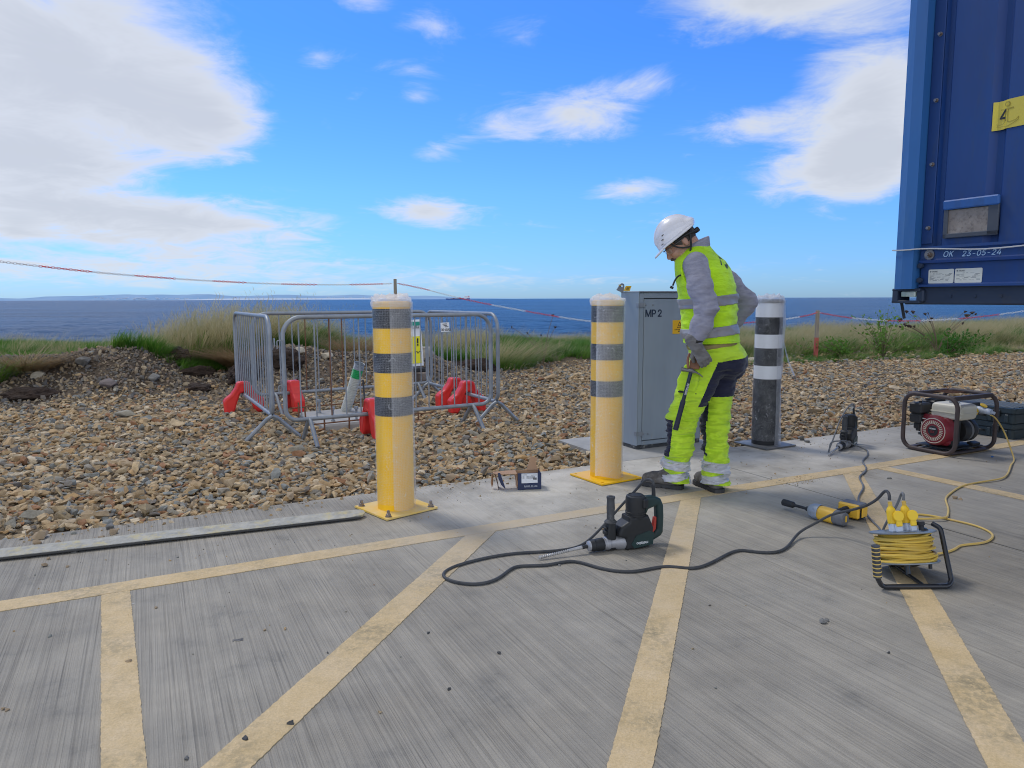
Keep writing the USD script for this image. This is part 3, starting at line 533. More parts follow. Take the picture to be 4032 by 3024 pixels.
# ------------------------------------------------------------------ grass
def blade(base, hgt, w, lean, curve, yaw, seg=4):
    t = np.linspace(0, 1, seg + 1); d = np.array([math.cos(yaw), math.sin(yaw), 0]); sd = np.array([-d[1], d[0], 0])
    off = lean * t + curve * t ** 2.2; c = np.array(base) + np.outer(off * hgt, d) + np.outer(hgt * (t - 0.28 * curve * t ** 2), [0, 0, 1.0])
    ww = w * (1 - t ** 1.6) + 0.0004
    V = np.vstack([c - np.outer(ww, sd), c + np.outer(ww, sd)]); m = seg + 1; i = np.arange(seg)
    return V, np.vstack([np.stack([i, i + m, i + m + 1], 1), np.stack([i, i + m + 1, i + 1], 1)]), c
def tuft(seed, nb, hgt, spread, w, lean, curve, wind=0.35, heads=0, head_len=0.08):
    rr = np.random.default_rng(seed); Vs, Fs, o = [], [], 0
    for k in range(nb + heads):
        a = rr.random() * 2 * np.pi; rad = spread * math.sqrt(rr.random()); b = (rad * math.cos(a), rad * math.sin(a), -0.04)
        hh = hgt * (0.55 + 0.5 * rr.random()) * (1.35 if k >= nb else 1)
        yaw = a + rr.normal() * 0.5; dx, dy = math.cos(yaw) * lean + wind, math.sin(yaw) * lean; L = math.hypot(dx, dy)
        V, F, c = blade(b, hh, w * (0.7 + .6 * rr.random()) * (0.6 if k >= nb else 1), L * (.5 + .8 * rr.random()), curve * (0.4 + rr.random()), math.atan2(dy, dx))
        Vs.append(V); Fs.append(F + o); o += len(V)
        if k >= nb:      # a loose seed head: short bristles along the top of the stalk
            for j in range(7):
                p = c[-1] + (c[-2] - c[-1]) * (j / 7 * 1.2); yw = rr.random() * 6.28
                V, F, _ = blade(p, head_len * (.4 + .5 * rr.random()), 0.0022, 0.5, 0.2, yw, 2); Vs.append(V); Fs.append(F + o); o += len(V)
    return trimesh.Trimesh(np.vstack(Vs), np.vstack(Fs), process=False)
def grass_mat(name, cols, tr=0.45, root=None):
    n = {'oi': ('object_info', {}), 'r': ('rgb_ramp', {'ramp': [(i / (len(cols) - 1), c) for i, c in enumerate(cols)]}), 'g': ('geometry', {}), 'v': ('map_range', {'from_min': 0, 'from_max': 1, 'to_min': 0.62, 'to_max': 1.35}),
         'c': ('mix_color', {'blend_type': 'multiply', 'fac': 1.0, 'use_clamp': False}), 'cc': ('combine_color', {}), 'd': ('principled_bsdf', {'roughness': 0.6, 'specular_ior_level': 0.25}), 't': ('translucent_bsdf', {}), 'm': ('mix_closure', {'fac': tr})}
    l = [('oi.random', 'r.fac'), ('g.random_per_island', 'v.value'), ('v.result', 'cc.r'), ('v.result', 'cc.g'), ('v.result', 'cc.b'), (('rt.result' if root else 'r.color'), 'c.a'), ('cc.color', 'c.b'), ('c.result', 'd.base_color'), ('c.result', 't.color'), ('d.BSDF', 'm.closure1'), ('t.BSDF', 'm.closure2')]
    if root:   # living grass at the foot, dry stalks above
        n.update({'tc': ('texture_coordinate', {}), 'sz': ('separate_xyz', {}), 'up': ('map_range', {'range_type': 'smoothstep', 'from_min': 0.12, 'from_max': 0.42, 'to_min': 0.0, 'to_max': 1.0, 'clamp': True}), 'rt': ('mix_color', {'a': root})})
        l += [('tc.object', 'sz.vector'), ('sz.z', 'up.value'), ('up.result', 'rt.fac'), ('r.color', 'rt.b')]
    return usdkit.material(stage, f'/World/Looks/{name}', n, l, surface='m.closure')
M_green = grass_mat('green_grass_look', [(0.06, 0.20, 0.02), (0.13, 0.33, 0.035), (0.26, 0.42, 0.075)])
M_straw = grass_mat('straw_look', [(0.74, 0.60, 0.30), (0.80, 0.68, 0.40), (0.50, 0.46, 0.18)], root=(0.14, 0.30, 0.04))
M_brown = grass_mat('brown_grass_look', [(0.38, 0.25, 0.12), (0.48, 0.33, 0.17), (0.30, 0.20, 0.10)])
def bare(x, y):  # stretches without grass: heads of the mound, behind the pen
    return (meshkit.fbm(np.stack([x * .9, y * .9, 0 * x + 3], -1), 3, 44))
def straw_share(x, y):
    nz = meshkit.fbm(np.stack([x * 0.9, y * 0.7, 0 * x + 1], -1), 4, 55)
    return np.clip((nz - .5) * 2.6 + np.interp(x, [-14, -7, -6, -2, 0, 2, 4, 9, 14], [.0, .02, .10, .24, .30, .28, .34, .32, .30]), 0.02, 0.9)
gr = np.random.default_rng(21)
n = 26000; x = gr.uniform(-17, 18, n); v = gr.uniform(-0.15, 1, n) ** 1 * 5.2; y = grass_line(x) + v
k = in_view(x, y, 1.0) & ~((v < 0.8 * bare(x, y)) & (x < 2) & (x > -4)); x, y, v = x[k], y[k], v[k]
hh = np.interp(x, [-17, -9, -6.6, -5.6, -4.0, -3.2, 0, 3, 6, 17], [.46, .34, .40, .86, .86, .40, .34, .36, .46, .56]) * (0.42 + 1.15 * meshkit.fbm(np.stack([x * 1.1, y * 1.1, 0 * x], -1), 3, 66))
hh = hh * np.clip(0.55 + v * 0.9, 0.5, 1.0)
st = gr.random(len(x)) < straw_share(x, y)
gp = [tuft(700 + i, 30, 0.62, 0.10, 0.0062, 0.35, 0.55, 0.38) for i in range(5)]
sp_ = [tuft(720 + i, 18, 0.70, 0.10, 0.0048, 0.28, 0.35, 0.34, heads=7, head_len=0.09) for i in range(5)]
for nm, pr, ma, m, lab in (('green_grass', gp, M_green, ~st, 'long green grass leaning in the wind along the shore bank'), ('dry_grass', sp_, M_straw, st, 'tall straw coloured grass with seed heads along the shore bank')):
    c = m.sum(); q = quats(c, gr, 0.10); yaw = gr.normal(size=c) * 0.35
    q = np.stack([np.cos(yaw / 2), 0 * yaw, 0 * yaw, np.sin(yaw / 2)], 1)
    scatter(nm, pr, [ma] * 5, np.stack([x[m], y[m], height(x[m], y[m])], 1), q, (hh[m] * (0.85 + .3 * gr.random(c)))[:, None] * np.array([[1.0, 1.0, 1.0]]), lab, 'grass')
# ------------------------------------------------------------------ metals, plastics and paints used below
M_galv = look('galvanised_look', (0.22, 0.24, 0.26), 0.42, metal=0.55, col2=(0.31, 0.33, 0.35), scale=9, dirt=(0.20, 0.19, 0.18), dscale=6, dlo=0.60, dhi=0.8, rough2=0.6)
M_rust = look('rust_look', (0.11, 0.05, 0.025), 0.9, col2=(0.19, 0.085, 0.04), scale=30, bump=0.002)
M_red = look('red_plastic_look', (0.62, 0.022, 0.02), 0.38, col2=(0.70, 0.04, 0.03), scale=8, dirt=(0.30, 0.10, 0.08), dscale=9, dlo=0.62, dhi=0.85, amt=0.6)
M_black = look('black_plastic_look', (0.010, 0.0105, 0.012), 0.45, col2=(0.018, 0.019, 0.020), scale=14, dirt=(0.10, 0.097, 0.093), dscale=11, dlo=0.60, dhi=0.88, amt=0.4, rough2=0.7)
M_rubber = look('rubber_cable_look', (0.035, 0.037, 0.040), 0.7, col2=(0.06, 0.062, 0.065), scale=16, dirt=(0.17, 0.165, 0.155), dscale=14, dlo=0.6, dhi=0.8, amt=0.6)
M_yel = look('yellow_paint_look', (0.84, 0.46, 0.006), 0.38, col2=(0.86, 0.50, 0.010), scale=5, spec=0.5)
M_yeld = look('dusty_yellow_paint_look', (0.78, 0.48, 0.03), 0.5, dirt=(0.72, 0.56, 0.27), dscale=3.5, dlo=0.38, dhi=0.62, amt=0.8)
M_band = look('black_band_look', (0.018, 0.020, 0.026), 0.4)
M_bol_black = look('black_steel_look', (0.010, 0.0105, 0.012), 0.42)
M_white = look('white_paint_look', (0.74, 0.75, 0.76), 0.45)
M_steel = look('zinc_bolt_look', (0.30, 0.26, 0.23), 0.4, metal=0.75, col2=(0.20, 0.16, 0.14), scale=60)
M_print = look('black_print_look', (0.016, 0.016, 0.018), 0.6)
M_paper = look('paper_label_look', (0.62, 0.62, 0.54), 0.7, col2=(0.68, 0.68, 0.61), scale=10)
M_pgrey = look('grey_print_look', (0.20, 0.21, 0.21), 0.8)

# ------------------------------------------------------------------ blue trailer standing over the right edge
def blue(name, a, b, dirtc=(0.035, 0.05, 0.08)):
    return look(name, a, 0.42, col2=b, scale=2.2, dirt=dirtc, dscale=3.0, dlo=0.52, dhi=0.80, amt=0.75, rough2=0.62, stretch=(2.2, 2.2, 0.6), bump=0.0012, bscale=5)
M_blue, M_bluel = blue('blue_panel_look', (0.005, 0.036, 0.155), (0.007, 0.046, 0.19)), blue('blue_post_look', (0.018, 0.10, 0.29), (0.025, 0.12, 0.33), (0.06, 0.15, 0.30))
M_chas = look('chassis_look', (0.014, 0.026, 0.055), 0.6, col2=(0.022, 0.035, 0.065), scale=6, dirt=(0.05, 0.045, 0.04), dscale=5)
M_seal = look('grey_seal_look', (0.13, 0.12, 0.12), 0.7, col2=(0.20, 0.18, 0.17), scale=8)
tr = thing('trailer', 'tall blue corrugated front wall of a lorry trailer over the right edge', 'trailer', (2.045, 3.90, 0), math.atan2(-0.8925, 0.451))
TOPZ, WID, LEN = 3.95, 2.5, 7.5
part('corner_post', ext(Polygon([(0.010, -0.015), (0.068, -0.045), (0.128, -0.045), (0.128, 0.0), (0.128, 0.09), (0.004, 0.09), (0.004, 0.0)]), TOPZ - 1.262, 1.262), M_bluel, tr)
prof, x = [(0.128, 0.012), (0.192, 0.012)], 0.192
while x < WID - 0.25:
    prof += [(x + 0.006, 0.030), (x + 0.030, 0.030), (x + 0.050, 0.004), (x + 0.245, 0.004), (x + 0.272, 0.030)]; x += 0.272
prof += [(WID - 0.13, 0.012)]
wall_outline = Polygon(prof + [(WID - 0.13, 0.06), (0.128, 0.06)])
part('front_wall', ext(wall_outline, TOPZ - 1.475, 1.475), M_blue, tr)
part('mounting_strip', bx((0.056, 0.006, TOPZ - 1.49), (0.160, 0.008, (TOPZ + 1.49) / 2), bev=0.002), M_blue, tr)
part('corner_post', ext(Polygon([(WID - 0.128, -0.045), (WID - 0.068, -0.045), (WID - .01, -0.015), (WID, 0.09), (WID - 0.128, 0.09)]), TOPZ - 1.262, 1.262), M_bluel, tr)
part('edge_seal', tube(rounded_path([(-0.004, 0.02, 1.21), (-0.004, 0.02, TOPZ)], 0.01), 0.008, 8), M_seal, tr)
# lower beam: two folded rails, then the dark chassis channel
rail = [(-0.020, 1.475), (-0.020, 1.462), (-0.008, 1.455), (-0.008, 1.412), (-0.020, 1.404), (-0.012, 1.392), (0.004, 1.388), (0.004, 1.290), (-0.012, 1.283), (-0.012, 1.272), (0.10, 1.272), (0.10, 1.475)]
m = ext(Polygon(rail), WID - 0.145 - 0.128); m.apply_transform(np.array([[0, 0, 1, 0.142], [1, 0, 0, 0], [0, 1, 0, 0], [0, 0, 0, 1.0]])); part('lower_rail', m, M_blue, tr)
part('chassis_beam', cat([bx((WID - 0.15, 0.05, 0.085), (WID / 2 + 0.07, 0.035, 1.228), bev=0.006), bx((WID - 0.15, 0.022, 0.02), (WID / 2 + 0.07, 0.02, 1.262)), bx((WID - 0.06, 0.30, 0.012), (WID / 2 + 0.02, 0.17, 1.188), bev=0.003)] + [cyl(0.008, (0.30 + .12 * k, 0.012, 1.225), (0.30 + .12 * k, 0.006, 1.225), 10) for k in range(6)]), M_chas, tr)
part('corner_casting', cat([bx((0.155, 0.10, 0.014), (0.078, 0.03, 1.258), bev=0.003), bx((0.155, 0.10, 0.014), (0.078, 0.03, 1.196), bev=0.003), bx((0.03, 0.10, 0.062), (0.020, 0.03, 1.227)), bx((0.04, 0.06, 0.062), (0.150, 0.02, 1.227), bev=0.006)]), M_chas, tr)
part('marker_lamp', bx((0.080, 0.02, 0.028), (0.088, -0.004, 1.236), bev=0.004), look('lamp_glass_look', (0.50, 0.55, 0.50), 0.2, col2=(0.22, 0.30, 0.24), scale=25, coat=0.5), tr)
part('rubber_strap', bx((0.017, 0.006, 0.10), (0.034, 0.03, 1.155), rot=[(Y, -0.24)], bev=0.002), M_black, tr)
for z in (1.569, 1.884, 2.195, 2.51, 2.82): part('bolt', cat([cyl(0.011, (0.167, 0.006, z), (0.167, 0.002, z), 12), cyl(0.0075, (0.167, 0.003, z), (0.167, -0.010, z), 6)]), M_steel, tr)
part('bolt', cat([cyl(0.026, (0.19, -0.008, 1.434), (0.19, -0.012, 1.434), 20), cyl(0.014, (0.19, -0.011, 1.434), (0.19, -0.024, 1.434), 6), cyl(0.008, (0.19, -0.02, 1.434), (0.19, -0.036, 1.434), 10)]), M_steel, tr, label='large rusty bolt with a round washer')
for z in (1.380, 1.307): part('bolt', cat([cyl(0.013, (0.148, -0.004, z), (0.148, -0.020, z), 14)]), M_chas, tr)
part('cable', tube(spline([(-0.012, 0.03, 1.468), (0.0, -0.03, 1.466), (0.066, -0.052, 1.462), (0.16, -0.04, 1.464), (0.30, -0.026, 1.456), (0.44, -0.026, 1.446), (0.63, -0.03, 1.449), (1.0, -0.03, 1.47), (2.4, -0.03, 1.46)], 60), 0.0035, 7), look('wire_rope_look', (0.42, 0.42, 0.42), 0.5), tr)
M_frame = look('pocket_frame_look', (0.045, 0.055, 0.075), 0.65, col2=(0.06, 0.07, 0.09), scale=14)
pk = part('document_pocket', cat([bx((0.262, 0.012, 0.022), (0.382, -0.006, 1.521), bev=.003), bx((0.022, 0.012, 0.165), (0.262, -0.006, 1.592), bev=.003), bx((0.048, 0.012, 0.165), (0.489, -0.006, 1.592), bev=.003), bx((0.24, 0.004, 0.15), (0.38, 0.0, 1.59))]), M_frame, tr)
part('paper', bx((0.190, 0.002, 0.118), (0.368, -0.0035, 1.586)), look('stained_paper_look', (0.30, 0.265, 0.235), 0.8, col2=(0.21, 0.18, 0.16), scale=16, dirt=(0.12, 0.10, 0.09), dscale=60, dlo=0.5, dhi=0.7), pk)
part('flap', cat([bx((0.266, 0.020, 0.046), (0.383, -0.012, 1.671), rot=[(X, 0.10)], bev=.006)]), blue('blue_flap_look', (0.02, 0.09, 0.30), (0.03, 0.12, 0.36)), pk)
def flat_text(t, h, loc, d=0.0008, bold=False, shear=0.0, up=False):
    """lettering standing on the xz plane, read from -y"""
    m = meshkit.text_mesh(t, h, d, bold); v = m.vertices.copy(); v[:, 0] += shear * v[:, 1]
    m.vertices = np.stack([v[:, 0], -v[:, 2], v[:, 1]], 1) + np.array(loc); return m
M_chalk = look('chalk_look', (0.42, 0.60, 0.80), 0.9)
part('chalk_writing', cat([flat_text('OK', 0.027, (0.258, -0.0085, 1.419), shear=0.22), flat_text('23-05-24', 0.026, (0.352, -0.0085, 1.417), shear=0.22)]), M_chalk, tr)
def lab(x0, x1, rows, seed, head):
    q = np.random.default_rng(seed); z0, z1 = 1.289, 1.359
    base = tf(ext(Polygon([(x0, z0), (x1, z0), (x1, z1), (x0, z1)]).buffer(-.006).buffer(.006), 0.0016), rot=[(X, math.pi / 2)], loc=(0, 0.0032, 0))
    p = part('data_plate', base, M_paper, tr); ms = [flat_text(head, 0.0062, (x0 + 0.018, 0.0012, z1 - 0.014), 0.0004, True, 0.2), tf(cext(Point(0, 0).buffer(0.004), 0.0008, 0.0001), rot=[(X, math.pi / 2)], loc=(x0 + 0.011, 0.0014, z1 - 0.0105))]
    for k in range(rows):
        z = z1 - 0.022 - k * 0.0056; xx = x0 + 0.008
        while xx < x1 - 0.02:
            w = q.uniform(0.006, 0.026); w = min(w, x1 - 0.008 - xx)
            if q.random() < 0.75: ms.append(bx((w, 0.0006, q.choice([0.0009, 0.0018, 0.0024])), (xx + w / 2, 0.0013, z)))
            xx += w + q.uniform(0.003, 0.012)
    part('print', cat(ms), M_pgrey, p)
lab(0.184, 0.314, 7, 3, 'KRONE'); lab(0.320, 0.451, 7, 5, 'KRONE')
# yellow anchor sticker, lying over the corrugation
xs = np.linspace(0.446, 0.80, 40); py = np.interp(xs, [0.440, 0.464, 0.487, 0.514, 0.709, 0.736, 0.76, 0.80], [0.0, 0.016, 0.016, 0.0, 0.0, 0.016, 0.016, 0.0]) + 0.0005
V = np.vstack([np.c_[xs, py, 1.990 + 0 * xs], np.c_[xs, py, 2.119 + 0 * xs]]); i = np.arange(39)
M_ysign = look('yellow_sticker_look', (0.62, 0.50, 0.045), 0.5, col2=(0.56, 0.45, 0.06), scale=7)
stk = part('anchor_sticker', (V, np.stack([i, i + 1, i + 41, i + 40], 1)), M_ysign, tr)
part('number', tf(flat_text('4', 0.052, (0, 0, 0), 0.0008, True), loc=(0.474, 0.0065, 2.026)), M_print, stk)
A_ = lambda pts, w=0.0012: LineString(pts).buffer(w / 2)
anch = shapely.union_all([Point(0.513, 2.098).buffer(0.0120).difference(Point(0.513, 2.098).buffer(0.0108)), Point(0.513, 2.098).buffer(0.0092).difference(Point(0.513, 2.098).buffer(0.0080)), A_([(0.486, 2.077), (0.539, 2.080), (0.539, 2.076), (0.486, 2.073), (0.486, 2.077)]), A_([(0.5095, 2.074), (0.506, 2.018), (0.499, 2.012), (0.474, 2.006), (0.470, 2.016)]), A_([(0.5165, 2.075), (0.516, 2.02), (0.524, 2.017), (0.552, 2.022), (0.564, 2.034), (0.563, 2.020), (0.54, 2.008), (0.513, 1.999), (0.470, 2.001)])])
part('anchor_outline', tf(ext(anch, 0.0008), rot=[(X, math.pi / 2)], loc=(0, -0.0002, 0)), look('olive_print_look', (0.27, 0.22, 0.04), 0.7), stk)
# body behind the wall and the running gear outside the picture
part('side_curtain', cat([bx((0.05, LEN - 0.2, TOPZ - 1.3), (0.035, 0.09 + (LEN - .2) / 2, (TOPZ + 1.29) / 2)), bx((0.05, LEN - 0.2, TOPZ - 1.3), (WID - 0.035, 0.09 + (LEN - .2) / 2, (TOPZ + 1.29) / 2))]), M_blue, tr)
part('roof', bx((WID, LEN, 0.06), (WID / 2, LEN / 2, TOPZ + 0.03), bev=0.02), M_bluel, tr)
part('rear_wall', bx((WID - 0.02, 0.05, TOPZ - 1.29), (WID / 2, LEN - 0.06, (TOPZ + 1.29) / 2 - 0.004)), M_blue, tr)
part('floor', cat([bx((WID - 0.04, LEN - 0.4, 0.06), (WID / 2, LEN / 2 + .1, 1.232)), bx((0.12, LEN - 0.6, 0.16), (WID / 2 - .5, LEN / 2 + .2, 1.118)), bx((0.12, LEN - 0.6, 0.16), (WID / 2 + .5, LEN / 2 + .2, 1.118))]), M_chas, tr)
for sx in (0.75, WID - 0.75): part('landing_leg', cat([bx((0.12, 0.12, 0.62), (sx, 2.6, 0.74), bev=.008), bx((0.09, 0.09, 0.40), (sx, 2.6, 0.25)), bx((0.26, 0.26, 0.04), (sx, 2.6, 0.026), bev=.01)]), M_chas, tr)
M_tyre = look('tyre_look', (0.02, 0.02, 0.021), 0.85, bump=0.004)
for sx in (0.30, WID - 0.30):
    for yy in (5.3, 6.6):
        wv = part('wheel', tf(lathe([(0.30, -0.17), (0.46, -0.17), (0.50, -0.14), (0.515, -0.08), (0.515, 0.08), (0.50, 0.14), (0.46, 0.17), (0.30, 0.17), (0.29, 0.10), (0.29, -0.10), (0.30, -0.17)], 36), loc=(sx, yy, 0.52), rot=[(Y, math.pi / 2)]), M_tyre, tr)
        part('rim', tf(lathe([(0.0, -0.04), (0.10, -0.06), (0.14, -0.02), (0.28, -0.02), (0.298, -0.10), (0.298, 0.10), (0.0, 0.06)], 28), loc=(sx, yy, 0.52), rot=[(Y, math.pi / 2)]), M_galv, wv)

# ------------------------------------------------------------------ bollards in bubble wrap
def wrap_mat(name, base, var):
    n = {'u': ('uvmap', {'attribute': 'st'}), 'mp': ('mapping', {'scale': (1, 1, 1)}), 'v': ('voronoi_texture', {'dimensions': '2D', 'scale': 105.0, 'randomness': 0.28}), 'n': ('noise_texture', {'scale': 9.0, 'detail': 5.0, 'roughness': 0.65, 'distortion': 0.6}), 'n2': ('noise_texture', {'scale': 19.0, 'detail': 3.0, 'distortion': 2.2}),
         'mv': ('map_range', {'from_min': 0.15, 'from_max': 0.55, 'to_min': -0.07, 'to_max': 0.10, 'clamp': True}), 'mn': ('map_range', {'from_min': 0.35, 'from_max': 0.7, 'to_min': base - var, 'to_max': base + var}), 'glint': ('map_range', {'from_min': 0.63, 'from_max': 0.72, 'to_min': 0.0, 'to_max': 0.36, 'clamp': True}),
         's': ('math', {'math_type': 'add'}), 's2': ('math', {'math_type': 'add', 'use_clamp': True}), 'inv': ('math', {'math_type': 'subtract', 'value1': 1.0}), 'b': ('bump', {'distance': 0.004, 'strength': 0.9}),
         't': ('transparent_bsdf', {'color': (0.97, 0.97, 0.97)}), 'p': ('principled_bsdf', {'base_color': (0.80, 0.80, 0.81), 'roughness': 0.22, 'specular_ior_level': 0.6}), 'tl': ('translucent_bsdf', {'color': (0.82, 0.82, 0.82)}), 'pm': ('mix_closure', {'fac': 0.35}), 'm': ('mix_closure', {})}
    l = [('u.UV', 'mp.vector'), ('mp.vector', 'v.vector'), ('mp.vector', 'n.vector'), ('mp.vector', 'n2.vector'), ('v.distance', 'mv.value'), ('n.fac', 'mn.value'), ('n2.fac', 'glint.value'), ('mv.result', 's.value1'), ('mn.result', 's.value2'), ('s.value', 's2.value1'), ('glint.result', 's2.value2'),
         ('v.distance', 'inv.value2'), ('inv.value', 'b.height'), ('b.normal', 'p.normal'), ('p.BSDF', 'pm.closure1'), ('tl.BSDF', 'pm.closure2'), ('t.BSDF', 'm.closure1'), ('pm.closure', 'm.closure2'), ('s2.value', 'm.fac')]
    return usdkit.material(stage, f'/World/Looks/{name}', n, l, surface='m.closure')
M_wrap1, M_wrap2, M_crumple = wrap_mat('bubble_wrap_look', 0.05, 0.06), wrap_mat('double_bubble_wrap_look', 0.32, 0.09), wrap_mat('crumpled_wrap_look', 0.48, 0.16)
def sheet(a0, a1, r0, zz, seed, amp, na=90, foot=None):
    """a sheet of wrap round the post between two angles: points by angle and height"""
    an = np.linspace(a0, a1, na); A, Zz = np.meshgrid(an, zz, indexing='ij')
    nz = meshkit.fbm(np.stack([np.cos(A) * 2.2, np.sin(A) * 2.2, Zz * 4.0], -1), 4, seed) - .45
    R = r0 + amp * nz + 0.0010 * meshkit.noise(np.stack([A * 22, Zz * 90, 0 * A], -1), seed + 1)
    if foot is not None: Zz = Zz + foot(A) * (1 - (Zz - zz[0]) / (zz[-1] - zz[0])) ** 3
    V = np.stack([R * np.cos(A), R * np.sin(A), Zz], -1).reshape(-1, 3); uv = np.stack([A * r0, Zz], -1).reshape(-1, 2)
    n, m = A.shape; i = np.arange(n * m).reshape(n, m); F = np.stack([i[:-1, :-1], i[1:, :-1], i[1:, 1:], i[:-1, 1:]], -1).reshape(-1, 4)
    return (V, F), uv
def wrap_part(name, mu, mat_, parent):
    m = usdkit.mesh(stage, numbered(parent.GetPath(), name), mu[0], mat_, True, uv=mu[1]); return m.GetPrim()
def bollard(label, loc, ang, colour, band_col, bands, plate_m, bolts, seam, seed, loose=0.0):
    """seam = (start, end) world angles of the overlapping second layer"""
    b = thing('bollard', label, 'bollard', loc, 0, 'bubble wrapped bollards')
    sq = affinity.rotate(sbox(-.175, -.175, .175, .175).buffer(-.004).buffer(.004), math.degrees(ang), origin=(0, 0))
    holes = [(math.cos(ang + math.pi / 4 + k * math.pi / 2) * 0.205, math.sin(ang + math.pi / 4 + k * math.pi / 2) * 0.205) for k in range(4)]
    for hx, hy in holes: sq = sq.difference(Point(hx, hy).buffer(0.010))
    part('base_plate', cat([ext(sq, 0.009, 0.004), ext(sq.buffer(-.0012), 0.0012, 0.013)]), plate_m, b)
    part('post', lathe([(0.1065, 0.012), (0.1065, 1.190), (0.104, 1.202), (0.095, 1.208), (0.0, 1.211)], 48), colour, b, smooth=30)
    for z0, z1 in bands: part('band', lathe([(0.106, z0), (0.1078, z0 + .0004), (0.1078, z1 - .0004), (0.106, z1)], 48), band_col, b, smooth=30)
    if bolts:
        for hx, hy in holes: part('anchor_bolt', cat([tf(lathe([(0, .0), (.019, .0), (.019, .003), (0.012, .0035)], 20), (hx, hy, .0142)), tf(trimesh.creation.cylinder(.0145, .013, sections=6), (hx, hy, .0238)), tf(lathe([(0.013, .0295), (.010, .032), (.0085, .033), (.0085, .048), (.006, .0505), (0, .051)], 14), (hx, hy, 0))]), M_steel, b)
    zz = np.linspace(0.05, 1.20, 120)
    wrap_part('bubble_wrap', sheet(seam[1] - 0.12, seam[0] + 2 * math.pi + 0.12, 0.1115, zz, seed, 0.003, 120), M_wrap1, b)
    wrap_part('bubble_wrap', sheet(seam[0], seam[1], 0.1160, np.linspace(0.022, 1.205, 120), seed + 5, 0.011 + loose, 90, foot=lambda A: 0.012 * np.sin(A * 2.3)), M_wrap2, b)
    an = np.linspace(0, 2 * np.pi, 64); tt = np.linspace(0, 1, 26); A, T = np.meshgrid(an, tt, indexing='ij')
    base_r = np.interp(T, [0, 0.35, 0.55, 0.75, 1.0], [0.113, 0.117, 0.108, 0.072, 0.0]); z = np.interp(T, [0, 0.35, 0.55, 0.75, 1.0], [1.175, 1.208, 1.226, 1.236, 1.240])
    nz = meshkit.fbm(np.stack([base_r * np.cos(A) * 26, base_r * np.sin(A) * 26, T * 3], -1), 4, seed + 9) - .5; k = np.sin(np.pi * np.clip(T, 0, 1)) ** .6
    R = base_r + 0.034 * nz * k; z = z + 0.085 * nz * np.clip(T * 1.6, 0, 1)
    V = np.stack([R * np.cos(A), R * np.sin(A), z], -1).reshape(-1, 3); i = np.arange(64 * 26).reshape(64, 26)
    wrap_part('wrap_top', ((V, np.stack([i[:-1, :-1], i[1:, :-1], i[1:, 1:], i[:-1, 1:]], -1).reshape(-1, 4)), np.stack([A * .11, z * 1.0], -1).reshape(-1, 2)), M_crumple, b)
    return b
BZ = [(1.063, 1.171), (0.813, 0.920), (0.567, 0.674)]
bollard('yellow bollard with black bands bolted down nearest the barriers', (-0.682, 4.13, 0), 0.735, M_yel, M_band, [(1.057, 1.166), (0.808, 0.918), (0.562, 0.671)], M_yeld, True, (-1.50, 0.55), 3)
bollard('yellow bollard with black bands on an unbolted plate beside the grey cabinet', (0.640, 4.86, 0), 0.56, M_yel, M_band, BZ, M_yel, False, (-2.35, 0.3), 14)
b3 = bollard('black bollard with white bands behind the worker', (2.108, 5.945, 0), 0.50, M_bol_black, M_white, [(1.063, 1.175), (0.812, 0.923), (0.560, 0.668)], look('grey_plate_look', (0.10, 0.105, 0.11), 0.45, col2=(0.14, 0.14, 0.14), scale=9, dirt=(0.34, 0.32, 0.29), dscale=6, dlo=0.55, dhi=0.75), False, (-1.25, 0.75), 27, 0.03)
tail = np.array([(0.108, -0.02, 0.90), (0.125, -0.03, 0.82), (0.15, -0.04, 0.72), (0.18, -0.045, 0.64), (0.205, -0.05, 0.585)])
ts_ = spline(tail, 24); wd = np.linspace(0.012, 0.03, 24); V = np.vstack([ts_ + np.outer(wd, [.6, .8, 0]), ts_ - np.outer(wd, [.6, .8, 0])]); i = np.arange(23)
wrap_part('wrap_tail', ((V, np.stack([i, i + 1, i + 25, i + 24], 1)), np.c_[V[:, 0], V[:, 2]]), M_crumple, b3)

